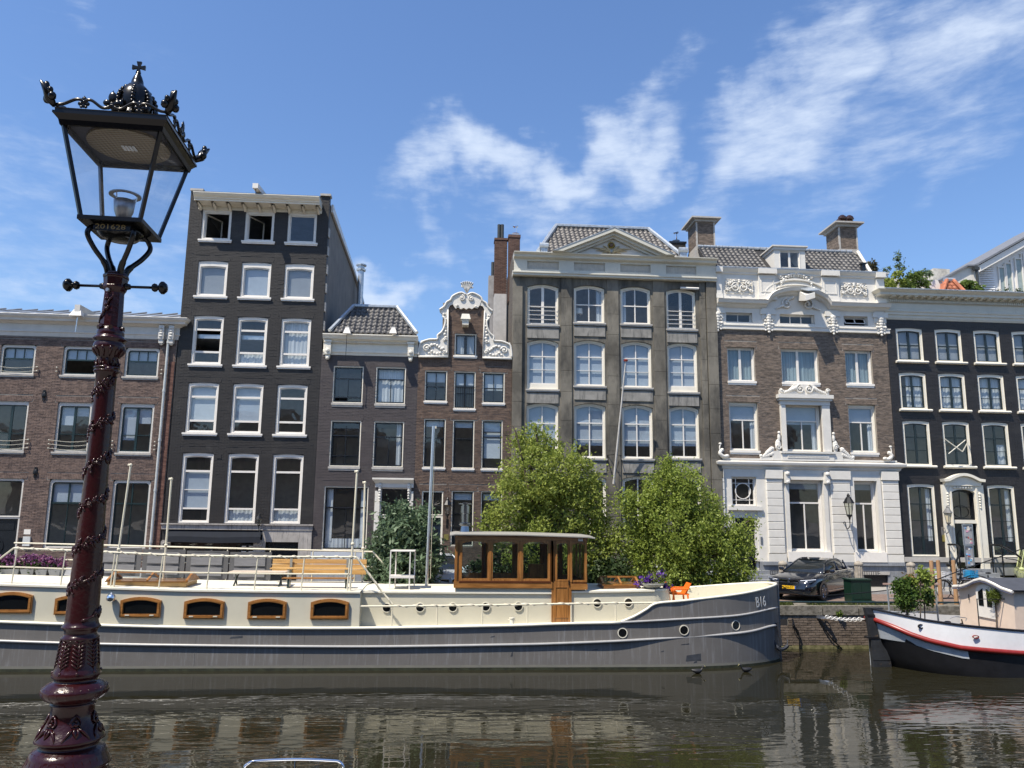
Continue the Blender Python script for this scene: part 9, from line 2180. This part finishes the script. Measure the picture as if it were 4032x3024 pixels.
# mooring chain, hooks and cables
ch_ = thing('mooring_chain', 'bright steel mooring chain from the quay wall to the rudder of the white barge', 'chain', WP(3300, 2430, 26.2))
A_c = WP(3218, 2427, YQ-.06); B_c = WP(3400, 2438, Y2C+.1); n = 17
MB().add([(A_c[0]-.02, YQ-.05, A_c[2]-.06), (A_c[0]+.3, YQ-.3, A_c[2]-.05), (A_c[0]+.32, YQ-.3, A_c[2]+.02), (A_c[0]-.02, YQ-.05, A_c[2]+.05), (A_c[0]-.02, YQ-.0, A_c[2]-.06), (A_c[0]+.3, YQ-.22, A_c[2]-.05), (A_c[0]+.32, YQ-.22, A_c[2]+.02), (A_c[0]-.02, YQ-.0, A_c[2]+.05)], [(0, 1, 2, 3), (5, 4, 7, 6), (0, 4, 5, 1), (3, 2, 6, 7), (1, 5, 6, 2)]).build('shackle_plate', STEEL, ch_)
for k in range(n):
 t = (k+.5)/n; a = [A_c[i]*(1-t)+B_c[i]*t for i in range(3)]; a[0] += .25*(1-t); a[2] -= .06*sin(pi*t); b = MB(); r = .055
 up = (0, 0, 1) if k % 2 else (0, 1, 0)
 pts = [(a[0]+.075*cos(q), a[1]+(r*sin(q) if k % 2 == 0 else 0), a[2]+(r*sin(q) if k % 2 else 0)) for q in np.linspace(0, 2*pi, 11)]
 b.tube(pts, .017, 5).build('chain_link', mat('bright_chain', (.75, .74, .7), .35, .4), ch_)
cb = thing('hanging_chain', 'dark rusty chain hanging down the quay wall into the water', 'chain', WP(3330, 2500, YQ-.08))
P_ = bezier([WP(3222, 2435, YQ-.08), WP(3260, 2495, YQ-.1), WP(3300, 2540, YQ-.12), WP(3326, 2566, YQ-.14)], 6)
for k in range(0, len(P_)-1): MB().tube([P_[k], P_[k+1]], .022 if k % 2 else .03, 5).build('chain_link', IRON, cb)
cb = thing('mooring_rope', 'black rope hanging from the wall niche into the water by the barge bow', 'rope', WP(3130, 2480, YQ-.08))
MB().tube(bezier([WP(3120, 2437, YQ-.02), WP(3128, 2465, YQ-.1), WP(3146, 2500, YQ-.12), WP(3150, 2600, YQ-.2)], 6), .03, 6).tube(bezier([WP(3122, 2445, YQ-.05), WP(3122, 2470, YQ-.1), WP(3140, 2492, YQ-.12), WP(3153, 2515, YQ-.1)], 6), .015, 5).build('rope', IRON, cb)
P_ = bezier([(XS, YC, bul[-1][2]+.05), WP(3150, 2340, 26.0), WP(3300, 2342, 25.8), WP(3600, 2308, 25.4), WP(3800, 2240, 25.0), WP(4100, 2135, 24.6)], 6)
cb = thing('mooring_line', 'thin dark mooring line from the barge bow across the quay to the right', 'line', P_[0]); MB().tube(P_, .018, 5).build('line', IRON, cb)
# vine sprig on the wall
x, z = W(3305, 2418, YQ-.1); sp_ = thing('wall_fern', 'little green fern growing out of the quay wall', 'fern', (x, YQ-.05, z)); foliage(sp_, 'leaves', [(x, YQ-.1, z, .06)], 90, .05, LEAF_P, clump=.05, seed=71)
MB().tube([(x, YQ-.0, z-.02), (x, YQ-.1, z)], .008, 4).build('stem', BARK, sp_)
# coots
def coot(label, px, py, s=1.):
 c = atw(px, py); x, y = c; t = thing('coot', label, 'bird', (x, y, 0), 'coots swimming along the hull')
 b = MB(); st_ = [(-.20, .012, .11), (-.15, .05, .09), (-.06, .085, .07), (.04, .09, .065), (.10, .065, .085), (.13, .05, .13), (.145, .042, .17), (.165, .045, .20), (.195, .032, .205), (.215, .014, .2)]
 rings = [[(x+s*q[0], y+q[1]*cos(a)*.9, q[2]+q[1]*sin(a)*.8) for a in np.linspace(0, 2*pi, 11)[:-1]] for q in st_]
 b.loft(rings); b.build('body', mat('coot_black', (.012, .012, .014), .5), t, smooth=True)
 MB().tube([(x+s*.205, y, .20), (x+s*.235, y, .192)], [.012, .004], 6).ball((x+s*.2, y, .215), (.012, .012, .018), 6, 4).build('bill', mat('bill_pale', (.75, .68, .3), .4), t)
def atw(px, py): d = ray(px, py); p = CAM+d*(-CAM[2]/d[2]); return float(p[0]), float(p[1])
coot('black coot swimming close under the barge hull, the larger and clearer one', 2747, 2652)
coot('black coot further right near the bow of the grey barge', 2937, 2646, -1)
# ================================================================ small boat under the camera: only its pulpit rail is in view
Yp = 12.2
pl = thing('small_boat', 'small moored boat of which only the curved chrome bow rail shows at the bottom edge', 'boat', (W(1155, 3024, Yp)[0], Yp, 0))
p0, p1 = WP(958, 3040, Yp), WP(1356, 3040, Yp)
tl, tr_ = WP(995, 2996, Yp), WP(1325, 2994, Yp)
MB().tube(bezier([(p0[0]-.06, Yp+.3, .25), p0, (tl[0]-.05, Yp, tl[2]-.03), (tl[0]+.1, Yp, tl[2]), ((tl[0]+tr_[0])/2, Yp, tl[2]+.015), (tr_[0]-.1, Yp, tr_[2]), (tr_[0]+.06, Yp, tr_[2]-.03), p1, (p1[0]+.08, Yp+.3, .25)], 7), .019, 10).build('bow_rail', CHROME, pl, smooth=True)
x = W(1162, 3010, Yp)[0]; MB().tube([(x, Yp, tl[2]), (x, Yp+.02, .3)], .014, 8).build('rail_post', CHROME, pl)
xm_ = (tl[0]+tr_[0])/2; v = []
for k in range(9):
 t = k/8; yy = 12.35-2.9*t; w_ = .35+.55*sin(min(1, t*1.5)*pi/2); v += [(xm_-w_*.6, yy, -.2), (xm_-w_, yy, .26), (xm_+w_, yy, .26), (xm_+w_*.6, yy, -.2)]
MB().add(v, [(4*i+k, 4*i+4+k, 4*i+5+k, 4*i+1+k) for i in range(8) for k in range(3)]+[(0, 1, 2, 3), (35, 34, 33, 32)]).build('hull', WHB, pl)
# ================================================================ street behind the camera (seen in reflections)
OPP = mat('opposite_brick', (.26, .20, .17), .9, var=.25, vs=1); OPW = mat('opposite_window', (.05, .06, .07), .1)
xx = -45
for i, (w_, h_) in enumerate(((9, 13), (6, 15.5), (7, 12.5), (6.5, 16), (8, 14), (6, 12), (9, 15), (7, 13), (8, 16), (9, 12.5), (8, 15))):
 h_ *= .72; t = thing('opposite_house', 'brick house of the row behind the camera, seen only in window reflections', 'house', (xx+w_/2, -15, 2.9), 'houses behind the camera')
 MB().box(xx, xx+w_-.05, -24, -15, 2.9, 2.9+h_).build('walls', OPP, t)
 MB().box(xx-.1, xx+w_, -15.2, -14.6, 2.9+h_, 3.5+h_).build('cornice', WHITE, t)
 for f_ in range(int(h_/3.2)):
  for k in range(3): x0 = xx+.6+k*(w_-1)/3; MB().box(x0, x0+(w_-1)/3-.6, -14.98, -14.95, 3.9+f_*3.3, 5.9+f_*3.3).build('window', OPW, t)
 xx += w_
# ================================================================ lamp post in the foreground
LX, LY = -1.781, 4.0
lp = thing('lamp_post', 'tall glossy maroon crown topped lamp post with glass lantern in the left foreground', 'lamp post', (LX, LY, 2.94))
MAR = mat('maroon_gloss', (.022, .003, .004), .26, var=.1, coat=.2, spec=.28, bump=.15, bs=45)
BLK = mat('lamp_black_gloss', (.003, .003, .0035), .22, var=.05, spec=.32)
def LZ(y, x=400): return W(x, y, LY)[1]
K = .5*3.86/3030*1.015
def cxy(y): return 455-.098*(y-1085)
prof = [(1290, 0), (1292, 83), (1300, 92), (1310, 99), (1320, 101), (1324, 98), (1328, 104), (1336, 124), (1341, 122), (1346, 110), (1352, 104), (1358, 112), (1369, 116), (1380, 111), (1388, 100), (1396, 88), (1410, 75), (1440, 73), (1446, 74), (1448, 84), (1454, 86), (1458, 80), (1464, 86), (1470, 84), (1473, 75), (1535, 76), (1762, 80), (2003, 88), (2139, 97), (2300, 107), (2440, 112), (2452, 116), (2460, 124), (2465, 133), (2470, 130), (2476, 115), (2488, 109), (2501, 114), (2507, 132), (2512, 130), (2517, 121), (2536, 125), (2598, 137), (2625, 146), (2639, 157), (2652, 166), (2660, 162), (2666, 147), (2676, 143), (2680, 160), (2688, 190), (2694, 198), (2701, 218), (2712, 226), (2723, 225), (2735, 212), (2747, 190), (2755, 160), (2758, 144), (2761, 148), (2765, 158), (2770, 154), (2777, 143), (2815, 146), (2840, 163), (2878, 201), (2898, 228), (2906, 233), (2914, 212), (2926, 190), (2934, 200), (2942, 226), (2954, 250), (2966, 258), (2980, 266), (2996, 284), (3004, 288), (3012, 272), (3022, 262), (3060, 300), (3110, 330), (3125, 335)]
pr = [(w*K, LZ(y, cxy(y))) for y, w in prof[1:]]
zb_ = pr[-1][1]; pr += [(pr[-1][0]*1.03, zb_-.02), (pr[-1][0]*1.03, 2.94)]
MB().lathe(pr, LX, LY, 40).build('column', MAR, lp, smooth=True)
up_ = [(1272, 82), (1156, 73), (1150, 76), (1144, 84), (1136, 90), (1131, 90), (1128, 86), (1100, 92), (1097, 96), (1092, 98), (1088, 96), (1083, 86), (1078, 84)]
pr2 = [(83*K, LZ(1293, cxy(1293)))]+[(w*K, LZ(y, cxy(y))) for y, w in up_]+[(.002, LZ(1070, 455))]
MB().lathe(pr2, LX, LY, 10).build('upper_column', MAR, lp)
def ringorn(y, w, n, sz, nm='bead_ring', m=MAR, zz=1.0, el=1.0):
 b = MB(); z = LZ(y, cxy(y)); r = w*K
 for k in range(n): a = 2*pi*k/n; b.ball((LX+r*cos(a), LY+r*sin(a), z), (sz, sz, sz*el), 6, 5)
 return b.build(nm, m, lp, smooth=True)
def gadroon(y0, w0, y1, w1, n, sz, tw=0., nm='carved_leaves', bulge=0.):
 b = MB()
 for k in range(n):
  a = 2*pi*k/n; P_ = []; R_ = []
  for j in range(6):
   t = j/5; r = (w0+(w1-w0)*t)*K+bulge*sin(pi*t); aa = a+tw*t; y = y0+(y1-y0)*t; P_.append((LX+r*cos(aa), LY+r*sin(aa), LZ(y, cxy(y)))); R_.append(sz*(.35+.9*sin(pi*min(1, t+.12))))
  b.tube(P_, R_, 6)
 return b.build(nm, MAR, lp, smooth=True)
gadroon(2945, 228, 3008, 282, 30, .0062, .10, 'gadroon_band'); gadroon(2700, 206, 2746, 190, 22, .0075, .08, 'acanthus_band', .010); ringorn(2702, 212, 26, .0055)
gadroon(1370, 112, 1408, 76, 12, .0085, 0, 'acanthus_band', .003); ringorn(1338, 120, 18, .004)
gadroon(1412, 72, 1444, 74, 10, .006, .1, 'collar_leaves')
# feathered leaf panels on the swelling above the bowl
b = MB()
for k in range(8):
 a = 2*pi*k/8-pi/2-.35
 for j in range(7):
  y = 2530+j*15; r = (124+(y-2530)*.2)*K+.001; z = LZ(y, cxy(y)); z2 = LZ(y-13, cxy(y-13));
  for s in (-1, 1):
   b.tube([(LX+r*cos(a), LY+r*sin(a), z), (LX+r*cos(a+s*.16), LY+r*sin(a+s*.16), (z+z2)/2+.004), (LX+r*cos(a+s*.33), LY+r*sin(a+s*.33), z2+.006)], [.0055, .0045, .002], 5)
 z0 = LZ(2525, cxy(2525)); z1 = LZ(2632, cxy(2632)); b.tube([(LX+125*K*cos(a), LY+125*K*sin(a), z0), (LX+146*K*cos(a), LY+146*K*sin(a), z1)], .004, 5)
 b.ball((LX+155*K*cos(a), LY+155*K*sin(a), LZ(2641, cxy(2641))), .009, 6, 5)
b.build('feather_leaves', MAR, lp, smooth=True)
b = MB()
for k in range(6):      # carved masks and scrolls on the foot cone
 a = 2*pi*k/6-pi/2-.45
 def cp(da, y, e=0.):
  w = np.interp(y, [2777, 2815, 2840, 2878, 2905], [143, 146, 163, 201, 233]); r = w*K+e; return (LX+r*cos(a+da), LY+r*sin(a+da), LZ(y, cxy(y)))
 for s in (-1, 1):
  b.tube([cp(0, 2800, .002), cp(s*.12, 2812, .006), cp(s*.22, 2830, .004), cp(s*.15, 2843, .006), cp(s*.06, 2836, .006)], [.004, .006, .006, .005, .004], 6)
  b.tube([cp(s*.1, 2850, .004), cp(s*.25, 2862, .006), cp(s*.36, 2880, .003), cp(s*.42, 2896, .001)], [.006, .008, .006, .002], 6)
  b.tube([cp(s*.05, 2848, .004), cp(s*.08, 2862, .005), cp(0, 2884, .003)], [.005, .007, .002], 6)
 b.ball(cp(0, 2836, .006), .011, 8, 6); b.ball(cp(0, 2822, .006), .007, 8, 6)
b.build('scroll_relief', MAR, lp, smooth=True)
# vine winding up the shaft
def shaft_r(y): return float(np.interp(y, [1150, 1290, 1480, 1762, 2003, 2139, 2300, 2445], [73, 82, 76, 80, 88, 97, 107, 112]))*K
def on(y, a, e): r = shaft_r(y)+e; return (LX+r*cos(a), LY+r*sin(a), LZ(y, cxy(y)))
b = MB(); turns = 6.2; n = 260; vine = []
def vy(t): return 2438-t*(2438-1485)
def va(t): return -1.2+.12*sin(t*37)+t*turns*2*pi
for k in range(n+1): t = k/n; vine.append(on(vy(t), va(t), .001+.002*sin(k*.9)))
b.tube(vine, [.006*(1-.3*k/n)+.0015*sin(k*1.7) for k in range(n+1)], 6)
random.seed(11)
for k in range(4, n-2):
 t = k/n; y = vy(t); a = va(t); s = random.choice((-1, 1)); dy = random.uniform(5, 34)*s; da = random.uniform(.05, .4)
 p0 = on(y, a, .004); p1 = on(y-dy*.5, a+da*.5, .003); p2 = on(y-dy, a+da, .001); b.tube([p0, p1, p2], [.003, .0065, .0015], 5)
 if k % 3 == 0: b.ball(on(y-dy*.9, a+da*1.1, .002), (.0075, .0075, .007), 6, 5)
 if k % 5 == 0:
  for q in range(4): b.ball(on(y+random.uniform(-14, 14), a+random.uniform(-.2, .2), .006), random.uniform(.004, .0075), 5, 4)
b.build('vine_relief', MAR, lp, smooth=True)
b = MB();
P_ = [on(y, a, .004) for y, a in ((1275, -2.9), (1255, -2.4), (1240, -2.0), (1222, -1.85), (1205, -1.7), (1190, -1.55), (1180, -1.35), (1170, -1.2))]; b.tube(bezier(P_, 4), .005, 5)
for y, a in ((1237, -2.0), (1225, -1.7), (1195, -1.6), (1186, -1.9), (1185, -1.7), (1187, -1.5), (1172, -1.25), (1210, -1.9), (1218, -1.6)): b.ball(on(y, a, .005), random.uniform(.005, .010), 6, 5)
b.build('vine_relief', MAR, lp, smooth=True)
b = MB()
for y in (1450, 1463): b.tube([on(y, a, .006) for a in np.linspace(0, 2*pi, 33)], .006, 6)
for k in range(8): a = 2*pi*k/8-1.7; b.tube([on(1448, a-.15, .004), on(1432, a-.1, .006), on(1440, a, .006), on(1428, a, .008), on(1440, a+.05, .006), on(1432, a+.15, .006), on(1448, a+.18, .004)], .004, 5)
b.tube([on(1466, -1.0, .02), on(1454, -1.02, .02)], .02, 10)
b.build('crown_band', MAR, lp, smooth=True)
for y, a in ((1153, -1.75), (1291, -1.95)):
 c = on(y, a, .002); d = on(y, a, .016); MB().tube([c, d], .0095, 10).build('bolt', STEEL if y < 1200 else MAR, lp)
b = MB()
for k in range(6): a = 2*pi*k/6-1.2; c = on(1293, a, -.005); d = on(1297, a, .014); b.tube([c, d], .011, 8)
b.build('studs', MAR, lp)
# ladder bar with round knobs
zb_ = LZ(1128, 455); xl = W(268, 1124, LY)[0]; xr = W(642, 1130, LY)[0]
b = MB().tube([(xl+.05, LY, zb_), (xr-.05, LY, zb_)], .0075, 10)
for s in (-1, 1): b.tube([(LX+s*.045, LY, zb_), (LX+s*.075, LY, zb_)], [.022, .014], 10)
b.build('ladder_bar', BLK, lp, smooth=True)
for x, s in ((xl, 1), (xr, -1)):
 q = MB(); prf = [(.002, -.022), (.022, -.018), (.034, -.004), (.034, .006), (.024, .016), (.012, .022), (.012, .026), (.02, .032), (.023, .042), (.018, .052), (.008, .056)]
 n = 16; v = []
 for r, u in prf: v += [(x+s*u, LY+r*cos(2*pi*k/n), zb_+r*sin(2*pi*k/n)) for k in range(n)]
 q.add(v, [(i*n+k, i*n+(k+1) % n, (i+1)*n+(k+1) % n, (i+1)*n+k) for i in range(len(prf)-1) for k in range(n)]+[tuple(range(n))]); q.build('knob', BLK, lp, smooth=True)
# four curved arms that carry the lantern
zt = LZ(1085, 455); zlb = 6.04; H_ = zlb-zt
hb_ = .125; cxL, cyL = LX+.0, LY
for sx_ in (-1, 1):
 for sy_ in (-1, 1):
  P_ = bezier([(LX+sx_*.026, LY+sy_*.026, zt-.02), (LX+sx_*.04, LY+sy_*.04, zt+H_*.18), (LX+sx_*.085, LY+sy_*.085, zt+H_*.48), (LX+sx_*.112, LY+sy_*.112, zt+H_*.74), (LX+sx_*.104, LY+sy_*.104, zt+H_*.9), (LX+sx_*.08, LY+sy_*.08, zt+H_*1.0)], 6)
  MB().tube(P_, [.017]*8+[.0135]*(len(P_)-14)+[.012]*6, 8).build('arm', BLK, lp, smooth=True)
LN0 = {o.name for o in lp.children}
# lantern
Y0 = LY; hB = .144; hT = .240; zB0 = zlb; zT0 = LZ(445, 420)
zT0 = 6.570
MB().add([(LX-hB-.012, Y0-hB-.012, zB0), (LX+hB+.012, Y0-hB-.012, zB0), (LX+hB+.012, Y0+hB+.012, zB0), (LX-hB-.012, Y0+hB+.012, zB0), (LX-hB-.012, Y0-hB-.012, zB0+.022), (LX+hB+.012, Y0-hB-.012, zB0+.022), (LX+hB+.012, Y0+hB+.012, zB0+.022), (LX-hB-.012, Y0+hB+.012, zB0+.022)],
          [(0, 3, 2, 1), (4, 5, 6, 7), (0, 1, 5, 4), (1, 2, 6, 5), (2, 3, 7, 6), (3, 0, 4, 7)]).build('lantern_base', BLK, lp)
MB().lathe([(.05, zB0-.05), (.085, zB0-.045), (.11, zB0-.02), (.115, zB0-.001)], LX, Y0, 20).build('base_dome', BLK, lp, smooth=True)
MB().box(LX-.09, LX+.095, Y0-.118, Y0-.108, zB0-.042, zB0-.004).build('number_plate', BLK, lp)
tm = text_mesh('201628', .05, .0008); tm.materials.append(mat('number_gold', (.20, .16, .07), .4)); inst('plate_number', tm, lp, (LX+.0, Y0-.1195, zB0-.023), (radians(90), 0, 0), (1, .72, 1))
zTg = zT0-.03; corners = ((-1, -1), (1, -1), (1, 1), (-1, 1))
for sx_, sy_ in corners: MB().tube([(LX+sx_*hB, Y0+sy_*hB, zB0+.02), (LX+sx_*hT, Y0+sy_*hT, zTg)], .0125, 4).build('corner_bar', BLK, lp)
LG = glass('lantern_clear_glass', (.95, .96, .97), refl=.9, ior=1.12, haze=.055)
for k in range(4):
 a = corners[k]; c = corners[(k+1) % 4]; e = .97
 MB().add([(LX+a[0]*hB*e, Y0+a[1]*hB*e, zB0+.024), (LX+c[0]*hB*e, Y0+c[1]*hB*e, zB0+.024), (LX+c[0]*hT*e, Y0+c[1]*hT*e, zTg), (LX+a[0]*hT*e, Y0+a[1]*hT*e, zTg)], [(0, 1, 2, 3)]).build('glass_pane', LG, lp)
def sq(h, z): return [(LX+s*h, Y0+t*h, z) for s, t in corners]
q = MB(); lv = [(hT-.006, zTg-.045), (hT+.006, zTg-.045), (hT+.012, zTg-.02), (hT+.028, zTg+.0), (hT+.034, zTg+.004), (hT+.034, zTg+.016), (hT+.026, zTg+.018), (hT+.026, zTg+.030), (hT+.030, zTg+.034), (hT*.96, zTg+.04), (.12, zTg+.105)]
vv = [p for h, z in lv for p in sq(h, z)]; q.add(vv, [(i*4+k, i*4+(k+1) % 4, (i+1)*4+(k+1) % 4, (i+1)*4+k) for i in range(len(lv)-1) for k in range(4)]+[tuple(range((len(lv)-1)*4, len(lv)*4))])
q.build('lantern_roof', BLK, lp)
MB().box(LX-hT+.006, LX+hT-.006, Y0-hT+.006, Y0+hT-.006, zTg-.012, zTg-.006).build('ceiling_plate', mat('lamp_inner_grey', (.05, .055, .075), .5), lp)
# faceted reflector disc
RFL = bpy.data.materials.new('reflector_facets'); RFL.use_nodes = True
_t = RFL.node_tree; _b = _t.nodes['Principled BSDF']; _b.inputs['Base Color'].default_value = (.36, .29, .20, 1); _b.inputs['Metallic'].default_value = .9; _b.inputs['Roughness'].default_value = .28
_g = _t.nodes.new('ShaderNodeNewGeometry'); _v = _t.nodes.new('ShaderNodeTexVoronoi'); _v.inputs['Scale'].default_value = 48; _v.inputs['Randomness'].default_value = 0
_t.links.new(_g.outputs['Position'], _v.inputs['Vector']); _u = _t.nodes.new('ShaderNodeBump'); _u.inputs['Strength'].default_value = .9; _u.inputs['Distance'].default_value = .012
_t.links.new(_v.outputs['Distance'], _u.inputs['Height']); _t.links.new(_u.outputs[0], _b.inputs['Normal'])
zr = zTg-.020
n = 40; v = []
for r, z in ((.205, zr+.002), (.202, zr-.008), (.0, zr-.012)):
 v += [(LX+r*cos(2*pi*k/n), Y0+r*sin(2*pi*k/n), z) for k in range(n)]
rd = MB().add(v, [(i*n+k, i*n+(k+1) % n, (i+1)*n+(k+1) % n, (i+1)*n+k) for i in range(2) for k in range(n)]).build('reflector', RFL, lp)
for i in range(4):
 for j in range(3): MB().box(LX-.032+i*.018, LX-.020+i*.018, Y0-.024+j*.020, Y0-.010+j*.020, zr-.0165, zr-.013).build('led', mat('led_white', (.8, .85, .9), .2), rd)
# burner cup and ring
zc = zB0+.022
MB().lathe([(.030, zc), (.030, zc+.045), (.034, zc+.05), (.048, zc+.09), (.053, zc+.145), (.050, zc+.145), (.04, zc+.08)], LX+.005, Y0, 24).build('burner_cup', mat('brushed_steel', (.30, .31, .32), .38, .9, var=.15, vs=30, stretch=(1, 1, .1)), lp, smooth=True)
v = []; n = 28
for r, z in ((.079, zc+.178), (.056, zc+.178), (.056, zc+.172), (.079, zc+.172)): v += [(LX+.005+r*cos(2*pi*k/n), Y0+r*sin(2*pi*k/n), z) for k in range(n)]
MB().add(v, [(i*n+k, ((i+1) % 4)*n+k, ((i+1) % 4)*n+(k+1) % n, i*n+(k+1) % n) for i in range(4) for k in range(n)]).build('burner_ring', mat('brushed_steel', (0, 0, 0)), lp)
b = MB()
for k in range(3): a = 2*pi*k/3+2.2; b.tube([(LX+.005+.053*cos(a), Y0+.053*sin(a), zc+.14), (LX+.005+.06*cos(a), Y0+.06*sin(a), zc+.178)], .003, 5)
b.build('ring_stay', STEEL, lp)
# cresting: curled tendrils, trefoils at the middles, larger leaves on the corners
zr = zTg+.038; e = hT+.026
def trefoil(b, p, s, ax, lean=0.):
 ux = (1, 0) if ax == 'x' else (0, 1); ox, oy = lean
 def P(u, w): return (p[0]+ux[0]*u*s+ox*w*s, p[1]+ux[1]*u*s+oy*w*s, p[2]+w*s)
 rx = (1 if ax == 'x' else .35); ry = (.35 if ax == 'x' else 1)
 for (u, w, r, rz) in ((0, 1.15, .42, .62), (-.5, .55, .38, .36), (.5, .55, .38, .36), (0, .3, .3, .45), (-.32, .05, .26, .24), (.32, .05, .26, .24)):
  b.ball(P(u, w), (r*s*rx, r*s*ry, rz*s), 9, 6)
 b.add([P(-.2, 1.5), P(.2, 1.5), P(0, 1.95), (P(0, 1.5)[0]+.006*(ax == 'y'), P(0, 1.5)[1]-.006*(ax == 'x'), P(0, 1.5)[2])], [(0, 1, 2), (0, 3, 1), (1, 3, 2), (0, 2, 3)])
for side in range(4):
 b = MB(); ax = 'x' if side in (0, 2) else 'y'
 def S(t, w, side=side):   # t in -1..1 along the side
  if side == 0: return (LX+t*e, Y0-e, zr+w)
  if side == 1: return (LX+e, Y0+t*e, zr+w)
  if side == 2: return (LX+t*e, Y0+e, zr+w)
  return (LX-e, Y0+t*e, zr+w)
 for s in (-1, 1):
  b.tube(bezier([S(s*.98, .012), S(s*.85, .018), S(s*.66, .045), S(s*.55, .045), S(s*.5, .03)], 5), .008, 7)
  b.tube(bezier([S(s*.5, .03), S(s*.45, .045), S(s*.36, .045), S(s*.18, .012), S(s*.06, .014), S(0, .03)], 5), .008, 7)
  trefoil(b, S(s*.5, .006), .033, ax, (0, 0))
 trefoil(b, S(0, .012), .050, ax, (0, 0))
 b.build('cresting', BLK, lp, smooth=True)
for sx_, sy_ in corners:
 b = MB(); p = (LX+sx_*(e+.0), Y0+sy_*e, zr)
 b.tube([p, (p[0]+sx_*.02, p[1]+sy_*.02, zr+.03), (p[0]+sx_*.03, p[1]+sy_*.03, zr+.068), (p[0]+sx_*.055, p[1]+sy_*.055, zr+.105)], [.011, .024, .021, .005], 7)
 for s in (-1, 1): b.ball((p[0]+sx_*.02-s*sy_*.02, p[1]+sy_*.02+s*sx_*.02, zr+.035), (.02, .02, .022), 8, 5); b.ball((p[0]+sx_*.026-s*sy_*.016, p[1]+sy_*.026+s*sx_*.016, zr+.065), (.014, .014, .018), 8, 5)
 b.ball((p[0]+sx_*.034, p[1]+sy_*.034, zr+.085), (.016, .016, .03), 8, 6)
 b.build('corner_leaf', BLK, lp, smooth=True)
# crown
z0 = zTg+.09
MB().lathe([(.11, z0-.02), (.092, z0+0), (.088, z0+0.0144), (.092, z0+0.024), (.092, z0+0.054), (.084, z0+0.06), (.086, z0+0.084), (.092, z0+0.12), (.088, z0+0.168), (.072, z0+0.204), (.044, z0+0.234), (.032, z0+0.246), (.03, z0+0.264), (.022, z0+0.288), (.010, z0+0.312), (.006, z0+0.324)], LX+.01, Y0, 24).build('crown', BLK, lp, smooth=True)
b = MB(); cx_ = LX+.01
for k in range(10):
 a = 2*pi*k/10
 b.tube([(cx_+.092*cos(a), Y0+.092*sin(a), z0+0.036), (cx_+.108*cos(a), Y0+.108*sin(a), z0+0.078), (cx_+.099*cos(a), Y0+.099*sin(a), z0+0.108)], [.012, .017, .006], 6)
for k in range(8):
 a = 2*pi*k/8+.2
 for j in range(7):
  t = j/6; r = .104*(1-.62*t**2.5); z = z0+0.096+.125*t; b.ball((cx_+r*cos(a), Y0+r*sin(a), z), .0135, 6, 5)
for k in range(24): a = 2*pi*k/24; b.ball((cx_+.094*cos(a), Y0+.094*sin(a), z0+0.0384), .007, 5, 4)
b.build('crown_pearls', BLK, lp, smooth=True)
zx = z0+0.3144; b = MB()
for a in range(4):
 c, s = (1, 0) if a % 2 == 0 else (0, 1); sg_ = 1 if a < 2 else -1
 u = lambda d, w: (cx_+(sg_*d*c+w*s), (zx+.032)+(sg_*d*s+w*c))
 b.prism([u(.003, -.005), u(.034, -.013), u(.034, .013), u(.003, .005)], Y0-.006, Y0+.006)
b.box(cx_-.006, cx_+.006, Y0-.0061, Y0+.0061, zx+.026, zx+.038); b.build('crown_cross', BLK, lp)
for o in lp.children:
 if o.name not in LN0: o.rotation_euler.z += radians(3)
# ---------------------------------------------------------------- tidy
for o in list(bpy.data.objects):
 if 'org' in o: del o['org']
